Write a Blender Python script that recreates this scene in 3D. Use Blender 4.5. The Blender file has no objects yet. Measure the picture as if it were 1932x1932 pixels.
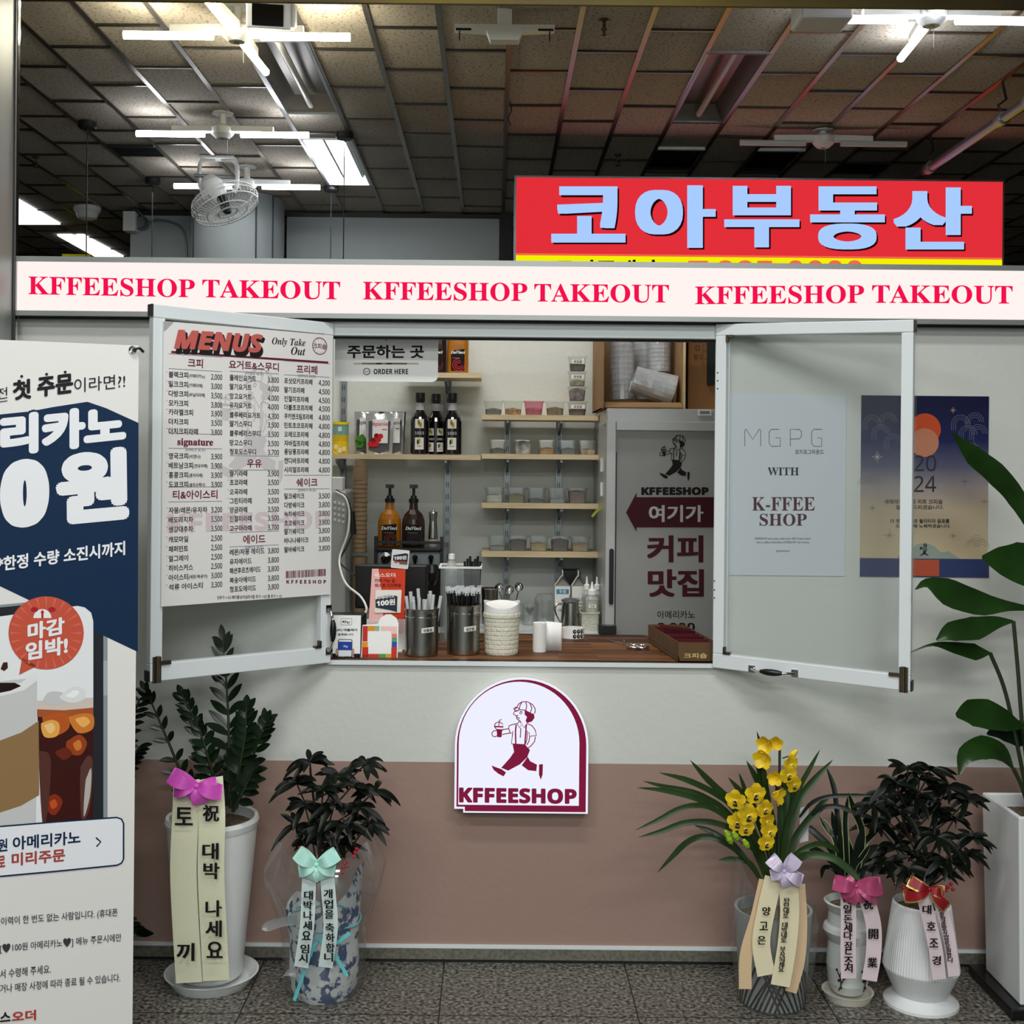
import bpy, math, random
from mathutils import Vector, Matrix
from mathutils.geometry import tessellate_polygon
random.seed(7)
R = random.uniform
PI = math.pi
SC = bpy.context.scene
COL = SC.collection

# ------------------------------------------------------------------ camera
F, CX, CY, ROLL, EYE = 2300.0, 932.0, 868.0, 0.0095, 1.577
cam = bpy.data.cameras.new('camera')
cam.sensor_width = 36.0
cam.lens = 36.0 * F / 1932.0
cam.shift_x = (966.0 - CX) / 1932.0
cam.shift_y = -(966.0 - CY) / 1932.0
cam.clip_start = 0.05
cam_o = bpy.data.objects.new('camera', cam)
COL.objects.link(cam_o)
cam_o.location = (0, 0, EYE)
cam_o.rotation_euler = (PI / 2, -ROLL, 0)
SC.camera = cam_o

# ------------------------------------------------------------------ world, exposure
world = bpy.data.worlds.new('hall_air')
SC.world = world
world.use_nodes = True
world.node_tree.nodes['Background'].inputs[0].default_value = (0.55, 0.6, 0.62, 1)
world.node_tree.nodes['Background'].inputs[1].default_value = 0.06
SC.view_settings.view_transform = 'Standard'
SC.view_settings.look = 'None'
SC.view_settings.gamma = 1.0
SC.view_settings.use_curve_mapping = False
SC.view_settings.exposure = 0.0


def area(name, loc, size, power, color=(1, 1, 1), rot=(0, 0, 0), spread=PI):
    l = bpy.data.lights.new(name, 'AREA')
    l.shape = 'RECTANGLE'
    l.size, l.size_y = size
    l.energy = power
    l.color = color
    l.spread = spread
    o = bpy.data.objects.new(name, l)
    COL.objects.link(o)
    o.location = loc
    o.rotation_euler = rot
    return o


# the fluorescent fittings of the hall that hang above and in front of the kiosk
area('hall_light', (-1.5, 1.0, 3.38), (1.2, 0.3), 34, (0.985, 1, 0.985))
area('hall_light', (1.35, 1.0, 3.38), (1.2, 0.3), 34, (0.985, 1, 0.985))
area('hall_light', (0.0, 2.3, 3.38), (1.6, 0.25), 34, (0.985, 1, 0.985))
area('hall_light', (0.0, -1.4, 3.38), (3.0, 0.5), 110, (0.985, 1, 0.985))
area('hall_light', (0.0, -3.2, 3.38), (3.0, 0.5), 130, (0.985, 1, 0.985))
area('kiosk_light', (-0.15, 4.12, 3.38), (1.2, 0.15), 22, (1, 0.98, 0.93))
area('hall_light', (-2.3, 8.3, 3.38), (1.5, 0.5), 5, (0.95, 1, 1))

# ------------------------------------------------------------------ materials
MATS = {}


def lin(c):
    if isinstance(c, str):
        c = c.lstrip('#')
        c = [int(c[i:i + 2], 16) / 255 for i in (0, 2, 4)]
    return tuple(x / 12.92 if x <= 0.04045 else ((x + 0.055) / 1.055) ** 2.4 for x in c) + (1.0,)


def mat(name, color='#808080', rough=0.5, metal=0.0, emit=0.0, noise=None, bump=None, spec=None,
        alpha=None, trans=0.0, coat=0.0, color2=None, scale=20.0, stretch=None, sheen=0):
    """noise: amount 0-1 of color2 mixed in by a noise texture; bump: (strength, scale)"""
    m = bpy.data.materials.new(name)
    m.use_nodes = True
    nt = m.node_tree
    b = nt.nodes['Principled BSDF']
    b.inputs['Base Color'].default_value = lin(color)
    b.inputs['Roughness'].default_value = rough
    b.inputs['Metallic'].default_value = metal
    if spec is not None:
        b.inputs['Specular IOR Level'].default_value = spec
    if trans:
        b.inputs['Transmission Weight'].default_value = trans
    if coat:
        b.inputs['Coat Weight'].default_value = coat
    if alpha is not None:
        b.inputs['Alpha'].default_value = alpha
    if emit:
        b.inputs['Emission Color'].default_value = lin(color)
        b.inputs['Emission Strength'].default_value = emit
    tc = None
    if noise or bump:
        tc = nt.nodes.new('ShaderNodeTexCoord')
        src = tc.outputs['Object']
        if stretch:
            mp = nt.nodes.new('ShaderNodeMapping')
            mp.inputs['Scale'].default_value = stretch
            nt.links.new(src, mp.inputs[0])
            src = mp.outputs[0]
    if noise:
        n = nt.nodes.new('ShaderNodeTexNoise')
        n.inputs['Scale'].default_value = scale
        n.inputs['Detail'].default_value = 4
        nt.links.new(src, n.inputs['Vector'])
        rp = nt.nodes.new('ShaderNodeMapRange')
        rp.inputs[1].default_value = 0.35
        rp.inputs[2].default_value = 0.65
        rp.inputs[4].default_value = noise
        nt.links.new(n.outputs[0], rp.inputs[0])
        mx = nt.nodes.new('ShaderNodeMix')
        mx.data_type = 'RGBA'
        mx.inputs[6].default_value = lin(color)
        mx.inputs[7].default_value = lin(color2 or '#000000')
        nt.links.new(rp.outputs[0], mx.inputs[0])
        nt.links.new(mx.outputs[2], b.inputs['Base Color'])
        if emit:
            nt.links.new(mx.outputs[2], b.inputs['Emission Color'])
    if bump:
        n2 = nt.nodes.new('ShaderNodeTexNoise')
        n2.inputs['Scale'].default_value = bump[1]
        nt.links.new(src, n2.inputs['Vector'])
        bp = nt.nodes.new('ShaderNodeBump')
        bp.inputs['Strength'].default_value = bump[0]
        bp.inputs['Distance'].default_value = 0.01
        nt.links.new(n2.outputs[0], bp.inputs['Height'])
        nt.links.new(bp.outputs[0], b.inputs['Normal'])
    MATS[name] = m
    return m


def film(name, color='#ffffff', haze=0.05, gloss=0.1, rough=0.08):
    """thin clear sheet: mostly see-through, a little mirror, a little milk"""
    m = bpy.data.materials.new(name)
    m.use_nodes = True
    nt = m.node_tree
    nt.nodes.remove(nt.nodes['Principled BSDF'])
    out = nt.nodes['Material Output']
    t = nt.nodes.new('ShaderNodeBsdfTransparent')
    t.inputs[0].default_value = lin(color)
    g = nt.nodes.new('ShaderNodeBsdfGlossy')
    g.inputs['Roughness'].default_value = rough
    d = nt.nodes.new('ShaderNodeBsdfDiffuse')
    d.inputs[0].default_value = lin(color)
    a = nt.nodes.new('ShaderNodeMixShader')
    a.inputs[0].default_value = haze
    nt.links.new(t.outputs[0], a.inputs[1])
    nt.links.new(d.outputs[0], a.inputs[2])
    b = nt.nodes.new('ShaderNodeMixShader')
    b.inputs[0].default_value = gloss
    nt.links.new(a.outputs[0], b.inputs[1])
    nt.links.new(g.outputs[0], b.inputs[2])
    nt.links.new(b.outputs[0], out.inputs[0])
    MATS[name] = m
    return m


def glow(name, color, strength):
    m = bpy.data.materials.new(name)
    m.use_nodes = True
    nt = m.node_tree
    nt.nodes.remove(nt.nodes['Principled BSDF'])
    e = nt.nodes.new('ShaderNodeEmission')
    e.inputs[0].default_value = lin(color)
    e.inputs[1].default_value = strength
    nt.links.new(e.outputs[0], nt.nodes['Material Output'].inputs[0])
    MATS[name] = m
    return m


# flat print and paint colours are made on demand: ink('#rrggbb')
def ink(c, rough=0.6):
    k = 'ink_' + c.lstrip('#') + ('' if rough == 0.6 else '_%d' % int(rough * 100))
    if k not in MATS:
        mat(k, c, rough, spec=0.2)
    return k


mat('white_metal', '#dfe6e8', 0.35, spec=0.5)
mat('white_plastic', '#e8eae6', 0.4)
mat('dark_cap', '#1a1a1c', 0.5)
mat('steel', '#b9b9b4', 0.22, 1.0)
mat('brushed_steel', '#a3a39e', 0.22, 1.0, bump=(0.05, 60), stretch=(40, 40, 1))
mat('dull_metal', '#8d9397', 0.4, 0.8)
mat('chrome', '#d8d8d8', 0.08, 1.0)
mat('brass_old', '#6d6250', 0.35, 0.9)
mat('black_plastic', '#0c0c0d', 0.35)
mat('black_gloss', '#060607', 0.15)
mat('acrylic_white', '#f0f0ee', 0.25)
mat('paper_white', '#e9e9e6', 0.7)
mat('menu_paper', '#e6e4e2', 0.45)
mat('wood_shelf', '#d9c7a2', 0.55, noise=0.5, color2='#b79a70', scale=6, stretch=(1, 12, 25))
mat('wood_cut', '#c9b48c', 0.7)
mat('cardboard', '#8d6d48', 0.85, noise=0.3, color2='#7a5c3b', scale=9)
mat('cardboard_dark', '#5d4429', 0.85)
mat('pot_white', '#e4e7e6', 0.3, noise=0.15, color2='#c9cfcf', scale=8)
mat('pot_matt', '#dfe2e3', 0.5)
mat('pot_porcelain', '#d5dad6', 0.15, coat=0.5)
mat('soil', '#3a3026', 0.95, noise=0.8, color2='#8a7a62', scale=120, bump=(0.8, 120))
mat('leaf_dark', '#0f1d14', 0.32, noise=0.5, color2='#0a130e', scale=14, spec=0.35)
mat('leaf_zz', '#122612', 0.3, noise=0.6, color2='#08120a', scale=14, spec=0.4)
mat('leaf_bush', '#0d140b', 0.35, noise=0.5, color2='#050805', scale=10, spec=0.2)
mat('leaf_orchid', '#2c461c', 0.35, noise=0.6, color2='#14260e', scale=9, spec=0.35)
mat('leaf_broad', '#26461a', 0.3, noise=0.6, color2='#10240c', scale=6, spec=0.45)
mat('leaf_edge', '#aab478', 0.45)
mat('stem_green', '#26351c', 0.5)
mat('stem_brown', '#2a2018', 0.7)
mat('petal', '#f2d21c', 0.5, noise=0.5, color2='#c79b12', scale=30)
mat('petal_lip', '#f1dc6a', 0.45)
mat('petal_throat', '#3b1410', 0.5)
mat('bud_green', '#8fb32a', 0.45)
mat('berry', '#a81420', 0.25)
mat('ribbon_cream', '#dedec0', 0.55, bump=(0.1, 300))
mat('ribbon_cream_two', '#e9e0bd', 0.5)
mat('ribbon_peach', '#dcc09a', 0.4)
mat('ribbon_pale', '#d4e4e2', 0.5)
mat('ribbon_blush', '#e6d3da', 0.45)
mat('bow_pink', '#d858c4', 0.5, noise=0.25, color2='#b83ca6', scale=90)
mat('bow_mint', '#bfeee2', 0.25, noise=0.4, color2='#8fd8cc', scale=20)
mat('bow_lilac', '#cfc3dc', 0.2, noise=0.4, color2='#b5a6c9', scale=20)
mat('bow_rose', '#b84d78', 0.25, noise=0.5, color2='#8e3058', scale=20)
mat('bow_red', '#8e1420', 0.4)
mat('gold_trim', '#c8a860', 0.3, 0.6)
mat('cord_aqua', '#62c4cc', 0.35)
film('cellophane', '#f8fafa', 0.035, 0.12, 0.07)
film('clear_film', '#fcfdfd', 0.012, 0.03, 0.03)
film('clear_tub', '#f0f2ee', 0.08, 0.06, 0.1)
film('smoke_tub', '#e2e7e7', 0.13, 0.06, 0.1)
film('pink_tub', '#e8b4c2', 0.2, 0.06, 0.1)
film('wrap_film', '#c8cccc', 0.3, 0.05, 0.2)
film('bag_film', '#f4f6f8', 0.35, 0.2, 0.12)
film('bottle_clear', '#e8eaea', 0.35, 0.08, 0.15)
glow('tube_white', '#f4f7ff', 28.0)
glow('tube_warm', '#fff6da', 55.0)
glow('panel_white', '#f0f6ff', 2.2)
glow('face_blush', '#fff4f0', 1.0)
glow('face_cool', '#eceeff', 1.02)
glow('glow_rose', '#f5104e', 1.0)
glow('glow_wine', '#8e2145', 0.75)
glow('glow_yellow', '#f4f000', 1.0)
glow('glow_sky', '#a8ccff', 1.0)
glow('glow_black', '#2a0508', 0.6)
glow('glow_coral', '#f06a48', 1.0)
glow('glow_ink', '#101008', 0.6)
mat('tube_off', '#cfcfca', 0.3)


def special():
    glow('glow_red', '#e8303a', 0.95)

    # painted front wall: pale grey above, dusty pink dado below
    m = mat('wall_paint', '#d3d6d1', 0.75, bump=(0.12, 40))
    nt = m.node_tree
    b = nt.nodes['Principled BSDF']
    g = nt.nodes.new('ShaderNodeNewGeometry')
    sx = nt.nodes.new('ShaderNodeSeparateXYZ')
    nt.links.new(g.outputs['Position'], sx.inputs[0])
    st = nt.nodes.new('ShaderNodeMath')
    st.operation = 'GREATER_THAN'
    st.inputs[1].default_value = 0.6265
    nt.links.new(sx.outputs[2], st.inputs[0])
    n = nt.nodes.new('ShaderNodeTexNoise')
    n.inputs['Scale'].default_value = 2.5
    n.inputs['Detail'].default_value = 5
    mx = nt.nodes.new('ShaderNodeMix')
    mx.data_type = 'RGBA'
    mx.inputs[6].default_value = lin('#a68a7e')
    mx.inputs[7].default_value = lin('#997d73')
    nt.links.new(n.outputs[0], mx.inputs[0])
    m2 = nt.nodes.new('ShaderNodeMix')
    m2.data_type = 'RGBA'
    m2.inputs[7].default_value = lin('#d2d5cf')
    nt.links.new(st.outputs[0], m2.inputs[0])
    nt.links.new(mx.outputs[2], m2.inputs[6])
    nt.links.new(m2.outputs[2], b.inputs['Base Color'])

    # speckled granite floor tiles with seams
    m = mat('granite_floor', '#6e675f', 0.34)
    nt = m.node_tree
    b = nt.nodes['Principled BSDF']
    g = nt.nodes.new('ShaderNodeNewGeometry')
    v = nt.nodes.new('ShaderNodeTexNoise')
    v.inputs['Scale'].default_value = 85
    v.inputs['Detail'].default_value = 3
    nt.links.new(g.outputs['Position'], v.inputs['Vector'])
    cr = nt.nodes.new('ShaderNodeValToRGB')
    el = cr.color_ramp.elements
    el[0].position, el[0].color = 0.36, lin('#2c2b27')
    el[1].position, el[1].color = 0.66, lin('#96938a')
    x = el.new(0.47)
    x.color = lin('#605d56')
    x = el.new(0.56)
    x.color = lin('#75726a')
    nt.links.new(v.outputs[0], cr.inputs[0])
    br = nt.nodes.new('ShaderNodeTexBrick')
    br.offset = 0
    br.inputs['Scale'].default_value = 1.0
    br.inputs['Brick Width'].default_value = 0.565
    br.inputs['Row Height'].default_value = 0.565
    br.inputs['Mortar Size'].default_value = 0.0022
    br.inputs['Mortar Smooth'].default_value = 0
    br.inputs['Color1'].default_value = (1, 1, 1, 1)
    br.inputs['Color2'].default_value = (0.92, 0.92, 0.92, 1)
    br.inputs['Mortar'].default_value = (0.12, 0.11, 0.1, 1)
    mp = nt.nodes.new('ShaderNodeMapping')
    mp.inputs['Location'].default_value = (0.565 * 4 + 0.141, 0.565 * 20 - 0.069, 0)
    nt.links.new(g.outputs['Position'], mp.inputs[0])
    nt.links.new(mp.outputs[0], br.inputs['Vector'])
    mu = nt.nodes.new('ShaderNodeMix')
    mu.data_type = 'RGBA'
    mu.blend_type = 'MULTIPLY'
    mu.inputs[0].default_value = 1
    nt.links.new(cr.outputs[0], mu.inputs[6])
    nt.links.new(br.outputs['Color'], mu.inputs[7])
    nt.links.new(mu.outputs[2], b.inputs['Base Color'])

    # mineral-fibre ceiling tile with fissures
    m = mat('ceiling_tile', '#a79d8e', 0.9)
    nt = m.node_tree
    b = nt.nodes['Principled BSDF']
    g = nt.nodes.new('ShaderNodeNewGeometry')
    v = nt.nodes.new('ShaderNodeTexNoise')
    v.inputs['Scale'].default_value = 75
    v.inputs['Detail'].default_value = 2
    nt.links.new(g.outputs['Position'], v.inputs['Vector'])
    cr = nt.nodes.new('ShaderNodeValToRGB')
    el = cr.color_ramp.elements
    el[0].position, el[0].color = 0.34, lin('#877e70')
    el[1].position, el[1].color = 0.44, lin('#cdc2b0')
    nt.links.new(v.outputs[0], cr.inputs[0])
    w = nt.nodes.new('ShaderNodeTexNoise')
    w.inputs['Scale'].default_value = 1.1
    nt.links.new(g.outputs['Position'], w.inputs['Vector'])
    mu = nt.nodes.new('ShaderNodeMix')
    mu.data_type = 'RGBA'
    mu.blend_type = 'MULTIPLY'
    mu.inputs[0].default_value = 0.5
    nt.links.new(cr.outputs[0], mu.inputs[6])
    nt.links.new(w.outputs[0], mu.inputs[7])
    nt.links.new(mu.outputs[2], b.inputs['Base Color'])

    # butcher-block counter: staves running left to right
    m = mat('walnut_block', '#5f3620', 0.5, spec=0.2)
    nt = m.node_tree
    b = nt.nodes['Principled BSDF']
    g = nt.nodes.new('ShaderNodeNewGeometry')
    br = nt.nodes.new('ShaderNodeTexBrick')
    br.offset = 0.37
    br.inputs['Scale'].default_value = 1
    br.inputs['Brick Width'].default_value = 0.34
    br.inputs['Row Height'].default_value = 0.032
    br.inputs['Mortar Size'].default_value = 0.0006
    br.inputs['Color1'].default_value = lin('#2e180c')
    br.inputs['Color2'].default_value = lin('#8a5a38')
    br.inputs['Mortar'].default_value = lin('#3a2012')
    nt.links.new(g.outputs['Position'], br.inputs['Vector'])
    mp = nt.nodes.new('ShaderNodeMapping')
    mp.inputs['Scale'].default_value = (4, 90, 30)
    nt.links.new(g.outputs['Position'], mp.inputs[0])
    n = nt.nodes.new('ShaderNodeTexNoise')
    n.inputs['Scale'].default_value = 1.5
    nt.links.new(mp.outputs[0], n.inputs['Vector'])
    mu = nt.nodes.new('ShaderNodeMix')
    mu.data_type = 'RGBA'
    mu.blend_type = 'MULTIPLY'
    mu.inputs[0].default_value = 0.35
    nt.links.new(br.outputs['Color'], mu.inputs[6])
    nt.links.new(n.outputs[0], mu.inputs[7])
    nt.links.new(mu.outputs[2], b.inputs['Base Color'])

    # dusk poster: night blue running down into sand gold
    m = mat('dusk_print', '#222244', 0.3)
    nt = m.node_tree
    b = nt.nodes['Principled BSDF']
    g = nt.nodes.new('ShaderNodeNewGeometry')
    sx = nt.nodes.new('ShaderNodeSeparateXYZ')
    nt.links.new(g.outputs['Position'], sx.inputs[0])
    mr = nt.nodes.new('ShaderNodeMapRange')
    mr.inputs[1].default_value = 1.29
    mr.inputs[2].default_value = 1.77
    nt.links.new(sx.outputs[2], mr.inputs[0])
    cr = nt.nodes.new('ShaderNodeValToRGB')
    el = cr.color_ramp.elements
    el[0].position, el[0].color = 0.0, lin('#c9b795')
    el[1].position, el[1].color = 1.0, lin('#0c0f38')
    for p, c in ((0.3, '#b9a98f'), (0.45, '#9b9291'), (0.58, '#5a5b72'), (0.75, '#1b2252')):
        x = el.new(p)
        x.color = lin(c)
    nt.links.new(mr.outputs[0], cr.inputs[0])
    nt.links.new(cr.outputs[0], b.inputs['Base Color'])

    # marble worktop
    mat('marble', '#d5d8da', 0.2, noise=0.7, color2='#9aa0a6', scale=3, stretch=(2, 9, 1))
    mat('granite_skirt', '#5a5a50', 0.4, noise=0.8, color2='#7d7c70', scale=90)
    mat('pillar_steel', '#989c9a', 0.4, 0.6)
    mat('beam_metal', '#5b5043', 0.35, 0.7, noise=0.7, color2='#8b7a30', scale=1.2)  # yellow noise paints warm reflections into the brown metal
    mat('grid_bar', '#857d72', 0.3, 0.8)
    mat('column_grey', '#868c8b', 0.5)
    mat('housing_metal', '#79736a', 0.35, 0.6)
    mat('cross_bar', '#4a4640', 0.3, 0.7)
    mat('hall_wall', '#1c1b1a', 0.9)
    mat('partition_grey', '#a9b2b1', 0.5)
    mat('fridge_grey', '#b4b6b5', 0.35, 0.3)
    mat('fridge_film', '#8c8c8a', 0.4)
    mat('cup_paper', '#8d7658', 0.7, noise=0.4, color2='#6d5a44', scale=30)
    m = mat('blue_paper', '#dfe2e2', 0.7, noise=1.0, color2='#2a4878', scale=30)
    rp = [n for n in m.node_tree.nodes if n.type == 'MAP_RANGE'][0]
    rp.inputs[1].default_value, rp.inputs[2].default_value = 0.5, 0.55
    mat('stripe_pot', '#9b9f9e', 0.4)


special()

# ------------------------------------------------------------------ geometry kit


def W(px, py, y):
    """the point of the place that sits at depth y behind photo pixel (px, py)"""
    dx, dy = px - CX, py - CY
    dx, dy = dx + ROLL * dy, dy - ROLL * dx
    return Vector((dx * y / F, y, EYE - dy * y / F))


def ray(px, py):
    dx, dy = px - CX, py - CY
    dx, dy = dx + ROLL * dy, dy - ROLL * dx
    return Vector((dx / F, 1.0, -dy / F))


class Plane:
    def __init__(s, o, u=(1, 0, 0), v=(0, 0, 1)):
        s.o, s.u, s.v = Vector(o), Vector(u).normalized(), Vector(v).normalized()
        s.n = s.u.cross(s.v).normalized()

    def w(s, a, b, h=0.0):
        return s.o + s.u * a + s.v * b + s.n * h

    def px(s, x, y):
        d = ray(x, y)
        e = Vector((0, 0, EYE))
        t = (s.o - e).dot(s.n) / d.dot(s.n)
        p = e + d * t - s.o
        return (p.dot(s.u), p.dot(s.v))


TXT = {}
STY = {'serif': (0x1D400, 0x1D7CE), 'sans': (0x1D5D4, 0x1D7EC), 'sansit': (0x1D63C, 0x1D7EC), 'ital': (0x1D468, 0x1D7CE),
       'thin': (0x1D5A0, 0x1D7E2)}


def styled(s, style):
    if not style:
        return s
    A, D = STY[style]
    r = ''
    for ch in s:
        if 'A' <= ch <= 'Z':
            r += chr(A + ord(ch) - 65)
        elif 'a' <= ch <= 'z':
            r += chr(A + 26 + ord(ch) - 97)
        elif '0' <= ch <= '9':
            r += chr(D + ord(ch) - 48)
        else:
            r += ch
    return r


def glyphs(s, off=0.0, res=3):
    """flat outline letters as (verts, faces, x0, x1, y0, y1)"""
    k = (s, off, res)
    if k in TXT:
        return TXT[k]
    c = bpy.data.curves.new('t', 'FONT')
    c.body = s
    c.size = 1.0
    c.offset = off
    c.resolution_u = res
    o = bpy.data.objects.new('t', c)
    me = o.to_mesh()
    vs = [(v.co.x, v.co.y) for v in me.vertices]
    fs = [tuple(p.vertices) for p in me.polygons]
    o.to_mesh_clear()
    bpy.data.objects.remove(o)
    bpy.data.curves.remove(c)
    if not vs:
        vs, fs = [(0, 0), (1, 0), (0, 1)], []
    xs, ys = [v[0] for v in vs], [v[1] for v in vs]
    TXT[k] = (vs, fs, min(xs), max(xs), min(ys), max(ys))
    return TXT[k]


class B:
    def __init__(s):
        s.v, s.f, s.m, s.sm, s.mats = [], [], [], [], []

    def add(s, vs, fs, m, smooth=False):
        if m not in s.mats:
            s.mats.append(m)
        k, n = s.mats.index(m), len(s.v)
        s.v += [tuple(p) for p in vs]
        for f in fs:
            s.f.append([i + n for i in f])
            s.m.append(k)
            s.sm.append(smooth)
        return s

    def box(s, a, b, m):
        x0, y0, z0 = (min(a[i], b[i]) for i in range(3))
        x1, y1, z1 = (max(a[i], b[i]) for i in range(3))
        return s.add([(x0, y0, z0), (x1, y0, z0), (x1, y1, z0), (x0, y1, z0), (x0, y0, z1), (x1, y0, z1), (x1, y1, z1), (x0, y1, z1)],
                     [(3, 2, 1, 0), (4, 5, 6, 7), (0, 1, 5, 4), (1, 2, 6, 5), (2, 3, 7, 6), (3, 0, 4, 7)], m)

    def obox(s, P, a0, a1, b0, b1, h0, h1, m):
        c = [P.w(a, b, h) for h in (h0, h1) for a, b in ((a0, b0), (a1, b0), (a1, b1), (a0, b1))]
        return s.add(c, [(3, 2, 1, 0), (4, 5, 6, 7), (0, 1, 5, 4), (1, 2, 6, 5), (2, 3, 7, 6), (3, 0, 4, 7)], m)

    def hexa(s, q, d, m):
        """slab: four corners q pushed by vector d"""
        q = [Vector(p) for p in q]
        c = q + [p + Vector(d) for p in q]
        return s.add(c, [(3, 2, 1, 0), (4, 5, 6, 7), (0, 1, 5, 4), (1, 2, 6, 5), (2, 3, 7, 6), (3, 0, 4, 7)], m)

    def prism(s, P, pts, h0, h1, m, side=None):
        n = len(pts)
        c = [P.w(a, b, h0) for a, b in pts] + [P.w(a, b, h1) for a, b in pts]
        t = tessellate_polygon([[Vector((a, b, 0)) for a, b in pts]])
        s.add(c, [tuple(i + n for i in f) for f in t] + [tuple(reversed(f)) for f in t], m)
        s.add(c, [(i, (i + 1) % n, n + (i + 1) % n, n + i) for i in range(n)], side or m)
        return s

    def poly(s, P, pts, h, m):
        t = tessellate_polygon([[Vector((a, b, 0)) for a, b in pts]])
        return s.add([P.w(a, b, h) for a, b in pts], [tuple(f) for f in t], m)

    def rect(s, P, a0, b0, a1, b1, h, m):
        return s.add([P.w(a0, b0, h), P.w(a1, b0, h), P.w(a1, b1, h), P.w(a0, b1, h)], [(0, 1, 2, 3)], m)

    def line(s, P, pts, w, h, m, closed=False):
        pts = [Vector((a, b)) for a, b in pts]
        n = len(pts)
        vs, fs = [], []
        for i, p in enumerate(pts):
            a = pts[i - 1] if (i or closed) else p
            b = pts[(i + 1) % n] if (i < n - 1 or closed) else p
            d = (b - a)
            d = d.normalized() if d.length > 1e-9 else Vector((1, 0))
            q = Vector((-d.y, d.x)) * w / 2
            vs += [P.w(*(p + q), h), P.w(*(p - q), h)]
        for i in range(n if closed else n - 1):
            j = (i + 1) % n
            fs.append((2 * i, 2 * i + 1, 2 * j + 1, 2 * j))
        return s.add(vs, fs, m)

    def tube(s, pts, r, m, n=8, caps=True, smooth=True):
        pts = [Vector(p) for p in pts]
        rs = r if isinstance(r, (list, tuple)) else [r] * len(pts)
        vs, fs, x = [], [], None
        for i, p in enumerate(pts):
            d = (pts[min(i + 1, len(pts) - 1)] - pts[max(i - 1, 0)])
            d = d.normalized() if d.length > 1e-9 else Vector((0, 0, 1))
            if x is None:
                x = d.cross(Vector((0.31, 0.17, 0.93)) if abs(d.z) < 0.9 else Vector((1, 0, 0))).normalized()
            else:
                x = (x - d * x.dot(d)).normalized()
            y = d.cross(x)
            vs += [p + (x * math.cos(2 * PI * k / n) + y * math.sin(2 * PI * k / n)) * rs[i] for k in range(n)]
        for i in range(len(pts) - 1):
            fs += [(i * n + k, i * n + (k + 1) % n, (i + 1) * n + (k + 1) % n, (i + 1) * n + k) for k in range(n)]
        s.add(vs, fs, m, smooth)
        if caps:
            q = len(pts) - 1
            s.add(vs[:n] + vs[q * n:], [tuple(reversed(range(n))), tuple(range(n, 2 * n))], m)
        return s

    def lathe(s, c, prof, m, n=28, sy=1.0, smooth=True, axis=None, rfun=None):
        """prof: (radius, height[, material])"""
        c = Vector(c)
        if axis is not None:
            q = Vector((0, 0, 1)).rotation_difference(Vector(axis).normalized())
        for i in range(len(prof) - 1):
            vs = []
            for p in prof[i:i + 2]:
                for k in range(n):
                    t = 2 * PI * k / n
                    r = p[0] * (rfun(t) if rfun else 1)
                    v = Vector((r * math.cos(t), r * math.sin(t) * sy, p[1]))
                    if axis is not None:
                        v = q @ v
                    vs.append(c + v)
            mm = prof[i][2] if len(prof[i]) > 2 else m
            s.add(vs, [(k, (k + 1) % n, n + (k + 1) % n, n + k) for k in range(n)], mm, smooth)
        return s

    def ball(s, c, r, m, n=12, sz=1.0):
        c = Vector(c)
        k = max(4, n // 2)
        return s.lathe(c, [(r * math.sin(PI * i / k), -r * sz * math.cos(PI * i / k)) for i in range(k + 1)], m, n)

    def blade(s, pts, ws, m, face=(0, -1, 0.25), fold=0.25, edge=None, sm=True):
        """leaf or ribbon: centre line pts with half widths ws, broad side towards face"""
        pts = [Vector(p) for p in pts]
        fc = Vector(face).normalized()
        vs, n = [], len(pts)
        for i, p in enumerate(pts):
            d = (pts[min(i + 1, n - 1)] - pts[max(i - 1, 0)]).normalized()
            x = d.cross(fc)
            x = x.normalized() if x.length > 1e-6 else Vector((1, 0, 0))
            up = x.cross(d).normalized()
            w = ws[i]
            vs += [p + x * w - up * 0, p - up * w * fold * -1 * -1, p - x * w]
        fs, fe = [], []
        for i in range(n - 1):
            a, b = 3 * i, 3 * i + 3
            fs += [(a, a + 1, b + 1, b), (a + 1, a + 2, b + 2, b + 1)]
        return s.add(vs, fs, m, sm)

    def text(s, P, st, tl, tr, bl, m, h=0.001, style=None, off=0.0, fat=0, res=3):
        """letters stretched into the parallelogram tl-tr-bl (plane units)"""
        vs, fs, x0, x1, y0, y1 = glyphs(styled(st, style), off, res)
        tl, tr, bl = Vector(tl), Vector(tr), Vector(bl)
        e, g = tr - tl, tl - bl
        sh = [(0, 0)]
        if fat:
            if not isinstance(fat, tuple) and fat < 0:
                fx = fy = -fat
                sh = [(-fx, 0), (fx, 0), (0, fy * 0.6), (0, -fy * 0.6)]
            elif isinstance(fat, tuple):
                fx, fy = fat
                sh = [(i * fx, j * fy) for i in (-1, -0.6, -0.2, 0.2, 0.6, 1) for j in (-1, -0.33, 0.33, 1)]
            else:
                k = 12 if fat > 0.02 else 6
                fx = fy = fat
                sh = [(fat * math.cos(2 * PI * i / k), fat * math.sin(2 * PI * i / k)) for i in range(k)]
            x0, x1, y0, y1 = x0 - fx, x1 + fx, y0 - fy, y1 + fy
        for i, (ax, ay) in enumerate(sh):
            c = [P.w(*(bl + e * ((x + ax - x0) / (x1 - x0)) + g * ((y + ay - y0) / (y1 - y0))), h + i * 2e-6) for x, y in vs]
            s.add(c, fs, m)
        return s

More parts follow.
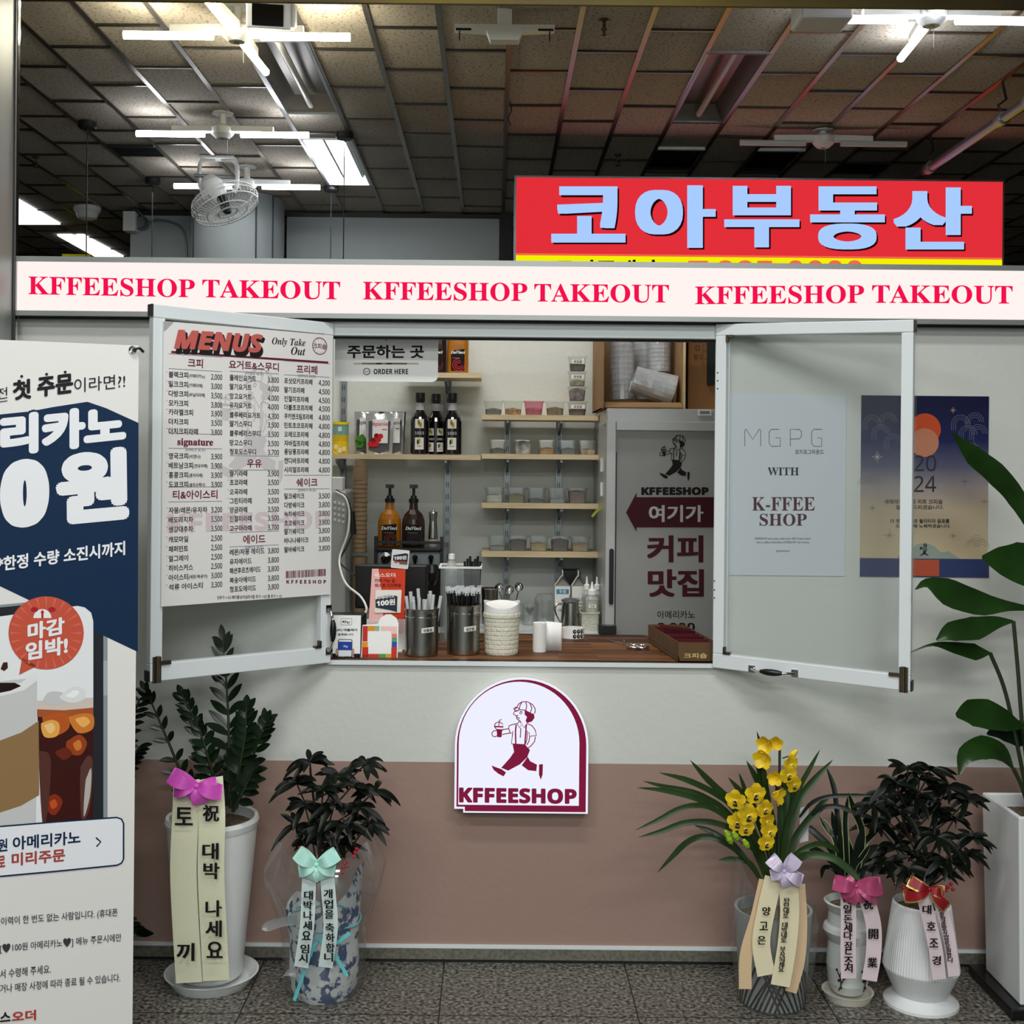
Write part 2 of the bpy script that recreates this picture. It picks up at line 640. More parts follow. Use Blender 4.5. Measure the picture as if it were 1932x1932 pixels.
    def tbox(s, P, st, x0, y0, x1, y1, m, slope=0.0, **k):
        """letters stretched into the photo box seen on plane P; slope = rise in pixels from left to right"""
        return s.text(P, st, P.px(x0, y0), P.px(x1, y0 - slope), P.px(x0, y1), m, **k)

    def label(s, P, st, a, b, size, m, align='l', h=0.001, style=None, off=0.0, wmax=None, vert=None, res=2, fat=0):
        """letters of height size at plane point (a, b = middle of the line)"""
        vs, fs, x0, x1, y0, y1 = glyphs(styled(st, style), off, res)
        w = (x1 - x0) * size
        if wmax:
            w = wmax
        a0 = a if align == 'l' else (a - w if align == 'r' else a - w / 2)
        lo = -0.1 if y0 < -0.02 else y0
        b0 = b - size * 0.38 + (y0 * size if y0 < 0 else 0)
        hh = (y1 - y0) * size
        return s.text(P, st, (a0, b0 + hh), (a0 + w, b0 + hh), (a0, b0), m, h=h, style=style, off=off, res=res, fat=fat)

    def build(s, name, parent=None, loc=None, bev=0.0, seg=2, solid=0.0):
        me = bpy.data.meshes.new(name)
        if parent is not None:
            o0 = base(parent)
        else:
            o0 = Vector(loc) if loc is not None else Vector((0, 0, 0))
        me.from_pydata([tuple(Vector(p) - o0) for p in s.v], [], s.f)
        for k in s.mats:
            me.materials.append(MATS[k])
        for p, a, b in zip(me.polygons, s.m, s.sm):
            p.material_index = a
            p.use_smooth = b
        me.update()
        o = bpy.data.objects.new(name, me)
        COL.objects.link(o)
        if parent is not None:
            o.parent = parent
        else:
            o.location = o0
        if bev:
            d = o.modifiers.new('bevel', 'BEVEL')
            d.width = bev
            d.segments = seg
            d.limit_method = 'ANGLE'
            d.angle_limit = 0.7
        if solid:
            d = o.modifiers.new('solid', 'SOLIDIFY')
            d.thickness = solid
            d.offset = 0
        return o


def base(o):
    p = Vector((0, 0, 0))
    while o is not None:
        p = p + Vector(o.location)
        o = o.parent
    return p


def tag(o, label=None, cat=None, group=None, kind=None):
    if label:
        o['label'] = label
    if cat:
        o['category'] = cat
    if group:
        o['group'] = group
    if kind:
        o['kind'] = kind
    return o


def thing(name, label, cat, loc, group=None):
    o = bpy.data.objects.new(name, None)
    o.empty_display_size = 0.05
    COL.objects.link(o)
    o.location = loc
    return tag(o, label, cat, group)


def dup(root, loc, label=None):
    r = root.copy()
    COL.objects.link(r)
    r.location = loc
    if label:
        r['label'] = label

    def kids(a, b):
        for ch in list(a.children):
            c = ch.copy()
            COL.objects.link(c)
            c.parent = b
            kids(ch, c)
    kids(root, r)
    return r


def struct(name, b, label=None, parent=None, **k):
    o = b.build(name, parent, **k)
    if parent is None:
        tag(o, label, None, None, 'structure')
        o['category'] = name.split('_')[0]
    return o


def ell(cx, cy, rx, ry, n=24, a0=0.0, a1=2 * PI):
    return [(cx + rx * math.cos(a0 + (a1 - a0) * i / n), cy + ry * math.sin(a0 + (a1 - a0) * i / n)) for i in range(n + (0 if a1 - a0 >= 2 * PI - 1e-6 else 1))]


def rrect(a0, b0, a1, b1, r, n=5):
    o = []
    for cx, cy, t in ((a1 - r, b1 - r, 0), (a0 + r, b1 - r, PI / 2), (a0 + r, b0 + r, PI), (a1 - r, b0 + r, 1.5 * PI)):
        o += [(cx + r * math.cos(t + PI / 2 * i / n), cy + r * math.sin(t + PI / 2 * i / n)) for i in range(n + 1)]
    return o


def curve(pts, n=16):
    """smooth path through points (Catmull-Rom)"""
    pts = [Vector(p) for p in pts]
    q = [pts[0] * 2 - pts[1]] + pts + [pts[-1] * 2 - pts[-2]]
    out = []
    seg = len(pts) - 1
    for i in range(n + 1):
        t = i / n * seg
        k = min(int(t), seg - 1)
        u = t - k
        a, b, c, d = q[k:k + 4]
        out.append(0.5 * ((2 * b) + (c - a) * u + (2 * a - 5 * b + 4 * c - d) * u * u + (3 * b - a - 3 * c + d) * u ** 3))
    return out

# ================================================================== THE SETTING
YW = 3.83            # outer face of the kiosk front wall
CEIL = 3.477
SILL = 0.944         # counter height
WP = Plane((0, YW, 0))

b = B()
b.box((-8, -4, -0.05), (8, 17, 0), 'granite_floor')
struct('floor', b, 'dark speckled granite tile floor in front of the kiosk')

# suspended ceiling: running-bond mineral tiles, metal bars between the rows
CW, CD = 0.305, 0.58
OPEN = {3: [(5.65, 6.81), (7.39, 8.0)], -4: [(5.55, 6.71), (7.25, 8.44)], 5: [(7.4, 8.0)], 7: [(7.7, 7.95)], -8: [(7.45, 7.7)]}
b = B()
for k in range(-19, 20):
    xa = 0.05 + CW * k
    y = 5.655 - CD * 3 + (0.29 if k % 2 == 0 else 0)
    while y < 15.5:
        y0, y1 = y, y + CD
        y += CD
        segs = [(y0, y1)]
        for h0, h1 in OPEN.get(k, ()):
            nx = []
            for p, q in segs:
                if h1 <= p or h0 >= q:
                    nx.append((p, q))
                else:
                    if h0 > p:
                        nx.append((p, h0))
                    if h1 < q:
                        nx.append((h1, q))
            segs = nx
        for p, q in segs:
            if q - p < 0.02:
                continue
            t = [R(-0.0025, 0.0025) for _ in range(4)]
            e = 0.0035
            z = CEIL + 0.004
            vs = [(xa + e, p + e, z + t[0]), (xa + CW - e, p + e, z + t[1]), (xa + CW - e, q - e, z + t[2]), (xa + e, q - e, z + t[3])]
            vs += [(a, c, z + 0.03) for a, c, _ in vs]
            b.add(vs, [(3, 2, 1, 0), (0, 1, 5, 4), (1, 2, 6, 5), (2, 3, 7, 6), (3, 0, 4, 7)], 'ceiling_tile')
b.box((-8, -4, CEIL + 0.14), (8, 17, CEIL + 0.2), 'hall_wall')
b.box((-8, -4, CEIL + 0.003), (8, 3.9, CEIL + 0.03), 'ceiling_tile')
struct('ceiling', b, 'stained mineral tile ceiling of the hall laid in staggered rows')
b = B()
for k in range(-19, 20):
    x = 0.05 + CW * k
    b.box((x - 0.012, 3.9, CEIL - 0.004), (x + 0.012, 15.5, CEIL + 0.004), 'grid_bar')
    y = 5.655 - CD * 3 + (0.29 if k % 2 == 0 else 0)
    while y < 15.5:
        if not any(p + 0.05 < y < q - 0.05 for p, q in OPEN.get(k, ())):
            b.box((x + 0.012, y - 0.008, CEIL - 0.006), (x + CW - 0.012, y + 0.008, CEIL + 0.004), 'cross_bar')
        y += CD
struct('trim_1', b, 'reflective metal ceiling bars running away from the kiosk')

b = B()
b.box((-8, 16.8, 0), (8, 17, CEIL + 0.1), 'hall_wall')
struct('wall_back', b, 'dark far wall of the hall')
for nm, x in (('wall_left', -8), ('wall_right', 7.9)):
    b = B()
    b.box((x, -4, 0), (x + 0.1, 17, CEIL + 0.1), 'hall_wall')
    struct(nm, b, 'dark side wall of the hall')
b = B()
b.box((-8, -4.1, 0), (8, -4, CEIL + 0.1), 'partition_grey')
struct('wall_rear', b, 'grey wall of the passage facing the kiosk')

# kiosk front wall with its serving opening
OX0, OX1, OZ1 = -0.532, 0.722, 1.963
b = B()
b.box((-1.7, YW, 0), (OX0, YW + 0.1, 2.02), 'wall_paint')
b.box((OX1, YW, 0), (2.6, YW + 0.1, 2.02), 'wall_paint')
b.box((OX0, YW, 0), (OX1, YW + 0.1, SILL - 0.0125), 'wall_paint')
struct('wall_front', b, 'kiosk front wall painted pale grey over dusty pink')
b = B()
b.box((OX0 - 0.01, YW - 0.012, OZ1), (OX1 + 0.01, YW + 0.1, 2.012), 'white_metal')
b.box((OX0 - 0.015, YW - 0.012, SILL), (OX0 + 0.012, YW + 0.1, OZ1), 'white_metal')
b.box((OX1 - 0.012, YW - 0.012, SILL), (OX1 + 0.015, YW + 0.1, OZ1), 'white_metal')
b.box((OX0 + 0.012, YW + 0.02, OZ1 - 0.006), (OX1 - 0.012, YW + 0.05, OZ1), 'dark_cap')
struct('window_1', b, 'white metal frame around the serving opening', bev=0.002)
b = B()
b.box((-1.7, YW - 0.012, 0.012), (2.6, YW - 0.0, 0.045), 'granite_skirt')
b.box((-1.7, YW - 0.008, 0.045), (2.6, YW - 0.0, 0.055), 'white_metal')
b.box((-1.7, YW - 0.004, 0.0), (2.6, YW, 0.012), 'dark_cap')  # dark strip painted in for the shade under the skirting
struct('baseboard_front', b, 'grey stone skirting with a white top edge along the kiosk')

# inside of the kiosk
b = B()
b.box((-1.7, 5.09, 0), (1.5, 5.15, 2.24), 'wall_paint')
struct('wall_shelves', b, 'pale inner back wall of the kiosk')
for nm, x in (('wall_kiosk_left', -1.7), ('wall_kiosk_right', 1.42)):
    b = B()
    b.box((x, YW + 0.1, 0), (x + 0.06, 5.09, 2.02), 'wall_paint')
    struct(nm, b, 'inner side wall of the kiosk')

# left pillar and overhead beam framing the view
b = B()
p = [(-1.95, 3.5), (-1.53, 3.5), (-1.495, 3.53), (-1.488, 3.56), (-1.488, 3.79), (-1.95, 3.79)]
b.prism(Plane((0, 0, 0), (1, 0, 0), (0, 1, 0)), p, 0.0, CEIL, 'pillar_steel')
b.box((-1.4885, 3.752, 0.0), (-1.484, 3.758, CEIL), 'dark_cap')
b.box((-1.4885, 3.768, 0.0), (-1.483, 3.786, CEIL), 'chrome')
struct('pillar_steel', b, 'stainless steel pillar at the far left of the kiosk')
b = B()
b.box((-1.95, 3.99, 3.07), (2.6, 4.005, 3.2), 'beam_metal')
struct('beam_top', b, 'dark metal beam across the top of the kiosk front')

# counter: butcher block with a white front lip
b = B()
b.box((OX0 + 0.013, YW - 0.004, SILL - 0.0118), (OX1 - 0.013, 4.45, SILL), 'walnut_block')
b.box((OX0 + 0.013, YW + 0.103, SILL - 0.035), (OX1 - 0.012, 4.45, SILL - 0.012), 'walnut_block')
b.box((OX0 + 0.013, YW - 0.014, SILL - 0.012), (OX1 - 0.013, YW - 0.004, SILL + 0.001), 'white_metal')
b.box((OX0 + 0.05, YW + 0.103, 0), (OX1 - 0.02, YW + 0.16, SILL - 0.03), 'cardboard_dark')
o = b.build('serving_counter', None, loc=(0, 4.1, 0))
tag(o, 'dark wood butcher block serving counter under the hatch', 'counter')
b = B()
b.box((-1.64, 4.56, 0.9), (0.40, 5.088, 0.932), 'marble')
b.box((-1.62, 4.6, 0), (0.39, 5.088, 0.9), 'white_plastic')
o = b.build('back_counter', None, loc=(-0.6, 4.8, 0))
tag(o, 'white marble topped back counter under the wall shelves', 'counter')

# ================================================================== BACKDROP OF THE HALL
t = thing('partition_wall', 'grey partition panels behind the hanging cords at the hall end', 'partition', (-0.8, 9.45, 0))
top = CEIL - 0.02
for xa, xb in ((W(246, 440, 9.4).x, W(360, 440, 9.4).x), (W(541, 440, 9.4).x, W(942, 440, 9.4).x)):
    b = B()
    b.box((xa, 9.4, 0), (xb, 9.45, top - 0.02), 'partition_grey')
    b.build('panel', t)
b = B()
b.box((W(943, 440, 9.4).x, 9.36, 0), (W(966, 440, 9.4).x, 9.5, top + 0.03), 'dark_cap')
b.box((W(246, 440, 9.4).x, 9.38, top - 0.02), (W(942, 440, 9.4).x, 9.46, top + 0.01), 'dark_cap')
b.build('dark_frame', t)
c0 = W(449, 440, 9.0)
b = B()
b.lathe((c0.x, 9.0, 0), [(0.338, 0), (0.338, CEIL)], 'column_grey', 40)
for a in (-0.98, -2.55, -0.55):
    b.tube([(c0.x + 0.34 * math.cos(a), 9.0 + 0.34 * math.sin(a), 0), (c0.x + 0.34 * math.cos(a), 9.0 + 0.34 * math.sin(a), CEIL)], 0.006, 'dark_cap', 6)
o = b.build('column', None, loc=(c0.x, 9.0, 0))
tag(o, 'round grey clad column behind the oscillating fan', 'column', None, 'structure')

# ------------------------------------------------------------------ ceiling fittings


def tube_lamp(b, p, q, r=0.016, m='tube_white'):
    b.tube([p, q], r, m, 10)


def cross_lamp(name, label, px, py, y, arms, m, group='cross shaped ceiling lamps'):
    """hub with tubes; arms: list of direction letters"""
    c = W(px, py, y)
    t = thing(name, label, 'ceiling lamp', (c.x, c.y, CEIL), group)
    b = B()
    b.lathe((c.x, c.y, c.z), [(0, -0.012), (0.035, -0.012), (0.062, 0.012), (0.07, 0.045), (0.05, 0.06), (0.02, 0.065), (0.02, CEIL - c.z - 0.01), (0.06, CEIL - c.z - 0.008), (0.06, CEIL - c.z)], 'white_plastic', 8)
    b.lathe((c.x, c.y, c.z - 0.014), [(0, 0), (0.012, 0), (0.014, 0.006)], 'dull_metal', 12)
    b.build('hub', t)
    D = {'l': (-1, 0), 'r': (1, 0), 'f': (0.07, 1), 'b': (-0.07, -1)}
    for a in arms:
        d = Vector(D[a] + (0,))
        b = B()
        s = d.cross(Vector((0, 0, 1)))
        z0 = c.z + 0.025
        w0 = Vector((c.x, c.y, z0))
        q = [w0 + d * 0.05 + s * 0.03, w0 + d * 0.05 - s * 0.03, w0 + d * 0.28 - s * 0.016, w0 + d * 0.28 + s * 0.016]
        b.hexa(q, (0, 0, 0.03), 'white_plastic')
        b.build('arm', t)
        b = B()
        tube_lamp(b, w0 + d * 0.1 + Vector((0, 0, -0.012)), w0 + d * 0.475 + Vector((0, 0, -0.012)), 0.017, m)
        b.build('lamp_tube', t)
    b = B()
    b.tube([c + Vector((0.02, 0.03, -0.01)), c + Vector((0.022, 0.03, -0.09))], 0.0015, 'dull_metal', 4)
    b.build('pull_chain', t)
    return t


cross_lamp('cross_ceiling_lamp', 'warm lit four tube ceiling lamp beside the hanging monitor', 447, 74, 5.12, 'lrfb', 'tube_warm')
cross_lamp('cross_ceiling_lamp', 'cool bright four tube ceiling lamp above the red sign', 1757, 44, 4.98, 'lrfb', 'tube_white')
cross_lamp('cross_ceiling_lamp', 'lit two tube ceiling lamp between fan and cross lamp', 420, 258, 6.72, 'lr', 'tube_white')
cross_lamp('cross_ceiling_lamp', 'lit two tube ceiling lamp partly hidden by the fan', 466, 356, 7.95, 'lr', 'tube_white')
cross_lamp('cross_ceiling_lamp', 'unlit two tube lamp just above the red sign', 1553, 275, 6.95, 'lr', 'tube_off')
c = W(952, 64, 5.14)
t = thing('unlit_ceiling_lamp', 'empty white lamp bracket without tubes near ceiling centre', 'ceiling lamp', (c.x, c.y, CEIL))
b = B()
P = Plane((c.x, c.y - 0.03, c.z))
b.prism(P, [(-0.06, -0.035), (0.06, -0.035), (0.075, 0.005), (0.21, 0.012), (0.21, 0.03), (-0.21, 0.03), (-0.21, 0.012), (-0.075, 0.005)], -0.06, 0.0, 'white_plastic')
b.box((c.x - 0.03, c.y - 0.02, c.z + 0.03), (c.x + 0.03, c.y + 0.04, CEIL), 'white_plastic')
b.build('bracket_body', t, bev=0.003)
for s in (-1, 1):
    b = B()
    b.box((c.x + s * 0.14, c.y - 0.03, c.z + 0.004), (c.x + s * 0.205, c.y - 0.026, c.z + 0.013), 'black_plastic')
    b.build('socket_slot', t)
    b = B()
    b.tube([(c.x + s * 0.19, c.y, c.z + 0.014), (c.x + s * 0.19, c.y, c.z - 0.03)], 0.003, 'black_plastic', 5)
    b.build('pull_chain', t)


def troffer(name, label, k, y0, y1, lit, group=None, tubes=2):
    x0, x1 = 0.05 + CW * k + 0.012, 0.05 + CW * (k + 1) - 0.012
    t = thing(name, label, 'ceiling light', ((x0 + x1) / 2, (y0 + y1) / 2, CEIL), group)
    b = B()
    z = CEIL + 0.09
    m = 'white_plastic' if lit else 'housing_metal'
    xa, xb, ya, yb = x0 + 0.05, x1 - 0.05, y0 + 0.04, y1 - 0.04
    o4 = [(x0, y0, CEIL), (x1, y0, CEIL), (x1, y1, CEIL), (x0, y1, CEIL)]
    i4 = [(xa, ya, z), (xb, ya, z), (xb, yb, z), (xa, yb, z)]
    b.add(o4 + i4, [(0, 1, 5, 4), (1, 2, 6, 5), (2, 3, 7, 6), (3, 0, 4, 7), (4, 5, 6, 7)], m)
    b.build('housing', t)
    b = B()
    for p, q in (((x0 - 0.012, y0 - 0.012), (x1 + 0.012, y0 + 0.004)), ((x0 - 0.012, y1 - 0.004), (x1 + 0.012, y1 + 0.012)),
                 ((x0 - 0.012, y0), (x0 + 0.004, y1)), ((x1 - 0.004, y0), (x1 + 0.012, y1))):
        b.box((p[0], p[1], CEIL - 0.006), (q[0], q[1], CEIL + 0.006), 'white_metal' if lit else 'dull_metal')
    b.build('frame', t)
    xs = [(x0 + x1) / 2] if tubes == 1 else [x0 + 0.075, x1 - 0.075]
    for x in xs:
        b = B()
        tube_lamp(b, (x, y0 + 0.07, CEIL + 0.03), (x, y1 - 0.05, CEIL + 0.03), 0.018 if not lit else 0.024, 'tube_white' if lit else 'tube_off')
        b.build('lamp_tube', t)
        if lit:
            b = B()
            b.box((x + 0.03, y0 + 0.06, CEIL + 0.02), (x + 0.045, y1 - 0.05, CEIL + 0.08), 'chrome')
            b.build('reflector', t)


troffer('recessed_light', 'unlit recessed fluorescent light behind the warm cross lamp', -4, 5.55, 6.71, False, 'recessed ceiling lights', 1)
troffer('recessed_light', 'unlit recessed fluorescent light with red tinted housing', 3, 5.65, 6.81, False, 'recessed ceiling lights', 1)
troffer('recessed_light', 'lit recessed two tube light in the tile ceiling', -4, 7.25, 8.44, True, 'recessed ceiling lights', 2)


def vent(name, label, k, y0, y1, slats, grp='openings in the ceiling'):
    x0, x1 = 0.05 + CW * k + 0.01, 0.05 + CW * (k + 1) - 0.01
    t = thing(name, label, 'ceiling vent', ((x0 + x1) / 2, (y0 + y1) / 2, CEIL), grp)
    b = B()
    b.box((x0, y0, CEIL + 0.05), (x1, y1, CEIL + 0.06), 'black_plastic')
    b.build('duct', t)
    b = B()
    b.box((x0, y0 - 0.02, CEIL - 0.012), (x1, y0 + 0.008, CEIL + 0.03), 'white_metal' if not slats else 'dark_cap')
    b.box((x0, y1 - 0.01, CEIL - 0.003), (x1, y1 + 0.01, CEIL + 0.03), 'dark_cap')
    b.build('frame', t)
    if slats:
        b = B()
        n = 6
        for i in range(n):
            y = y0 + (y1 - y0) * (i + 0.5) / n
            b.box((x0, y - 0.006, CEIL - 0.004), (x1, y + 0.006, CEIL + 0.004), 'dark_cap')
        b.build('slats', t)


vent('ceiling_opening', 'black ceiling opening with white front lip above the red sign', 3, 7.39, 8.0, 0)
vent('ceiling_opening', 'black ceiling opening behind the unlit two tube lamp', 5, 7.4, 8.0, 0)
vent('ceiling_vent', 'dark slatted vent near the grey pipe', 7, 7.7, 7.95, 1)
vent('ceiling_vent', 'dark slatted vent beside the leftmost hanging cord', -8, 7.45, 7.7, 1)

# flat light panels far left
for i, (q, lb) in enumerate((([(20, 372), (34, 378), (114, 424), (34, 424)], 'bright flat light panel beside the steel pillar'),
                             ([(108, 445), (158, 445), (233, 485), (180, 485)], 'bright flat light panel above the yellow sign'))):
    b = B()
    vs = []
    for x, y in q:
        d = ray(x, y)
        k = (CEIL - 0.012 - EYE) / d.z
        vs.append(Vector((0, 0, EYE)) + d * k)
    b.hexa(vs, (0, 0, 0.015), 'panel_white')
    cc = sum(vs, Vector()) / 4
    o = b.build('panel_light', None, loc=(cc.x, cc.y, CEIL))
    tag(o, lb, 'ceiling light', 'flat light panels')

# sprinklers, detector
for px, py, lb in ((1140, 52, 'brass sprinkler head right of the empty lamp bracket'), (1166, 306, 'small sprinkler head just above the red sign edge'),
                   (68, 310, 'small dark sprinkler head beside the steel pillar'), (962, 205, 'thin dangling wire end near the ceiling centre')):
    d = ray(px, py - 14)
    k = (CEIL - EYE) / d.z
    p = Vector((0, 0, EYE)) + d * k
    b = B()
    if 'wire' in lb:
        b.tube([p, p + Vector((0.01, 0, -0.05)), p + Vector((-0.01, 0, -0.09)), p + Vector((0.006, 0, -0.13))], 0.004, 'dark_cap', 5)
        o = b.build('loose_wire', None, loc=p)
        tag(o, lb, 'wire')
    else:
        b.lathe(p, [(0.022, 0.004), (0.022, -0.006), (0.008, -0.01), (0.008, -0.035), (0.016, -0.04), (0.006, -0.05), (0.006, -0.062), (0.02, -0.068), (0, -0.072)], 'brass_old', 12)
        o = b.build('sprinkler_head', None, loc=p)
        tag(o, lb, 'sprinkler', 'sprinkler heads')
p = Vector((0, 0, EYE)) + ray(165, 390) * ((CEIL - EYE) / ray(165, 390).z)
b = B()
b.lathe(p, [(0.1, 0.0), (0.1, -0.03), (0.085, -0.05), (0.07, -0.09), (0.03, -0.105), (0, -0.107)], 'white_plastic', 20)
tag(b.build('smoke_detector', None, loc=p), 'round pale dome detector on the ceiling above the leftmost cord', 'detector')

# hanging cords with canopies
for px, py, lb in ((165, 237, 'leftmost black hanging cord with round canopy'), (288, 342, 'black hanging cord left of the oscillating fan'),
                   (625, 357, 'shorter black hanging cord below the lit recessed light'), (650, 257, 'black hanging cord passing over the lit recessed light')):
    d = ray(px, py)
    p = Vector((0, 0, EYE)) + d * ((CEIL - 0.02 - EYE) / d.z)
    t = thing('ceiling_pendant', lb, 'pendant cord', (p.x, p.y, CEIL), 'black pendant cords')
    b = B()
    b.lathe((p.x, p.y, CEIL), [(0.0, 0), (0.05, 0), (0.052, -0.028), (0.045, -0.038), (0, -0.04)], 'dark_cap', 18)
    b.build('canopy', t)
    b = B()
    b.tube([(p.x, p.y, CEIL - 0.03), (p.x, p.y, 2.1)], 0.0035, 'dark_cap', 6)
    b.build('cord', t)

# wall-mounted grey box with cable on the left panel
c = W(249, 420, 9.35)
t = thing('junction_box', 'small grey box with coiled cable on the partition panel', 'junction box', (c.x, 9.4, c.z - 0.08))
b = B()
b.box((c.x - 0.05, 9.28, c.z - 0.075), (c.x + 0.045, 9.4, c.z + 0.075), 'white_plastic')
b.build('box_body', t, bev=0.006)
b = B()
b.tube(curve([(c.x + 0.04, 9.33, c.z - 0.05), (c.x + 0.1, 9.33, c.z + 0.0), (c.x + 0.06, 9.33, c.z + 0.08), (c.x + 0.0, 9.35, c.z + 0.09), (c.x + 0.06, 9.37, c.z - 0.02), (c.x + 0.2, 9.38, c.z + 0.03), (c.x + 0.38, 9.39, c.z - 0.04), (c.x + 0.42, 9.39, c.z - 0.3)], 40), 0.008, 'dull_metal', 6)
b.build('cable', t)
b = B()
b.lathe((c.x + 0.07, 9.34, c.z + 0.0), [(0, 0.02), (0.04, 0.02), (0.055, 0), (0.055, -0.06), (0, -0.06)], 'dull_metal', 14, axis=(0, -1, 0))
b.build('lens_cap', t)

# little yellow sign deep in the hall
c = W(144, 484, 10.2)
b = B()
b.box((c.x - 0.12, 10.2, c.z - 0.25), (c.x + 0.12, 10.24, c.z + 0.02), ink('#e6dc10'))
b.box((c.x - 0.02, 10.2, 0), (c.x + 0.02, 10.24, c.z - 0.25), 'dark_cap')
tag(b.build('yellow_sign', None, loc=(c.x, 10.2, 0)), 'small yellow sign peeking over the light band at left', 'sign')

# hanging monitor and its neighbour box
c = W(508, 34, 4.8)
t = thing('hanging_monitor', 'small beige monitor hung in front of the warm cross lamp', 'monitor', (c.x, 4.85, CEIL))
P = Plane((c.x, 4.8, c.z), (1, 0, 0.06), (0.06, 0.32, -0.95))
P = Plane((c.x, 4.78, c.z), (1, 0, -0.05), (0.05, -0.3, 0.95))
b = B()
b.obox(P, -0.088, 0.088, -0.046, 0.06, -0.1, 0.0, 'pot_matt')
b.obox(P, 0.088, 0.1, -0.036, 0.05, -0.08, -0.02, 'white_plastic')
b.build('housing', t, bev=0.006)
b = B()
b.rect(P, -0.064, -0.036, 0.06, 0.045, 0.002, 'black_gloss')
b.build('screen', t)
b = B()
b.tube([(c.x, 4.84, c.z + 0.05), (c.x, 4.84, CEIL)], 0.012, 'dull_metal', 8)
b.build('mounting_rod', t)
c = W(1556, 18, 4.8)
t = thing('ceiling_box', 'beige metal box hung left of the cool cross lamp', 'box', (c.x, 4.85, CEIL))
b = B()
b.box((c.x - 0.1, 4.78, c.z - 0.04), (c.x + 0.11, 4.95, c.z + 0.06), 'pot_matt')
b.build('box_body', t, bev=0.012)
b = B()
b.tube([(c.x, 4.84, c.z + 0.05), (c.x, 4.84, CEIL)], 0.012, 'dull_metal', 8)
b.build('mounting_rod', t)

# grey pipe on the right with clamps
px_, pz = 2.505, EYE + 1.715
t = thing('ceiling_pipe', 'grey pipe hung under the ceiling at upper right', 'pipe', (px_, 6.2, CEIL))
b = B()
b.tube([(px_, 4.6, pz), (px_, 8.6, pz)], 0.026, 'dull_metal', 14)
b.build('pipe_run', t)
for y in (5.72, 6.05, 7.05):
    b = B()
    b.tube([(px_, y - 0.03, pz), (px_, y + 0.03, pz)], 0.034, 'pillar_steel', 14)
    b.tube([(px_, y, pz + 0.03), (px_ - 0.02, y, pz + 0.07), (px_ + 0.02, y, pz + 0.1), (px_, y, CEIL)], 0.007, 'dark_cap', 6)
    b.build('clamp', t)

# oscillating fan
top = W(412, 318, 7.72)
t = thing('oscillating_fan', 'white oscillating ceiling fan with wire cage in front of the column', 'fan', (top.x, top.y, CEIL))
b = B()
P = Plane((top.x, top.y, 0))
ux = 0.11
for s in (-1, 1):
    b.tube(curve([(top.x + s * 0.02, top.y, CEIL - 0.01), (top.x + s * ux, top.y, CEIL - 0.03), (top.x + s * (ux + 0.008), top.y, CEIL - 0.16), (top.x + s * (ux - 0.01), top.y, CEIL - 0.22)], 14), 0.014, 'white_plastic', 8)
b.box((top.x - 0.11, top.y - 0.05, CEIL - 0.014), (top.x + 0.11, top.y + 0.05, CEIL), 'white_plastic')
b.build('bracket', t)
b = B()
mc = W(398, 348, 7.66)
fn = Vector((0.38, -0.2, -0.9)).normalized()
b.lathe(mc + fn * 0.02, [(0, -0.07), (0.045, -0.065), (0.075, -0.02), (0.08, 0.05), (0.05, 0.085), (0.02, 0.12)], 'white_plastic', 20, axis=fn)
b.tube([mc - Vector((0.11, -0.02, -0.06)), mc + Vector((0.14, 0.06, 0.06))], 0.012, 'dull_metal', 8)
b.build('motor', t)
fc = W(424, 385, 7.55)
q = Vector((0, 0, 1)).rotation_difference(fn)


def fp(r, a, h):
    return fc + q @ Vector((r * math.cos(a), r * math.sin(a), h))


b = B()
for r, h in ((0.212, 0), (0.2, 0.035), (0.13, 0.055), (0.2, -0.035), (0.06, 0.06)):
    b.tube([fp(r, 2 * PI * i / 36, h) for i in range(37)], 0.004, 'white_plastic', 5, False)
for i in range(48):
    a = 2 * PI * i / 48
    b.tube([fp(0.05, a, 0.062), fp(0.13, a, 0.055), fp(0.2, a, 0.035), fp(0.212, a, 0), fp(0.2, a, -0.035), fp(0.1, a, -0.05)], 0.0014, 'white_plastic', 4, False)
b.build('wire_cage', t)
for k in range(3):
    b = B()
    a0 = 2 * PI * k / 3 + 0.4
    vs = []
    for i in range(6):
        r = 0.03 + 0.155 * i / 5
        w = 0.22 + 0.5 * i / 5 * (1 - 0.35 * i / 5)
        vs += [fp(r, a0 - w, -0.012), fp(r, a0 + w, 0.018)]
    b.add(vs, [(2 * i, 2 * i + 1, 2 * i + 3, 2 * i + 2) for i in range(5)], 'bottle_clear', True)
    b.build('blade', t)
b = B()
b.lathe(fc, [(0.035, -0.05), (0.035, 0.03), (0.02, 0.064), (0, 0.068)], 'dark_cap', 14, axis=fn)
b.build('hub', t)

# ------------------------------------------------------------------ red real-estate sign
YS = 7.15
SP = Plane((0, YS, 0))
a0, b1 = SP.px(971, 330)
a1, _ = SP.px(1896, 340)
b1 = 0.5 * (b1 + SP.px(1896, 340)[1])
b0 = b1 - 0.82
t = thing('real_estate_sign', 'red and yellow backlit estate agent sign above the light band', 'sign', ((a0 + a1) / 2, YS, b0))
b = B()
b.obox(SP, a0, a1, b0, b1, -0.3, -0.004, 'dull_metal')
b.build('sign_box', t)
b = B()
byl = SP.px(1430, 482)[1]
b.rect(SP, a0 + 0.012, byl, a1 - 0.012, b1 - 0.012, 0, 'glow_red')
b.build('red_face', t)
b = B()
b.rect(SP, a0 + 0.012, b0 + 0.01, a1 - 0.012, byl, 0, 'glow_yellow')
b.rect(SP, a0 + 0.012, byl - 0.012, a1 - 0.012, byl, 0.001, 'glow_coral')
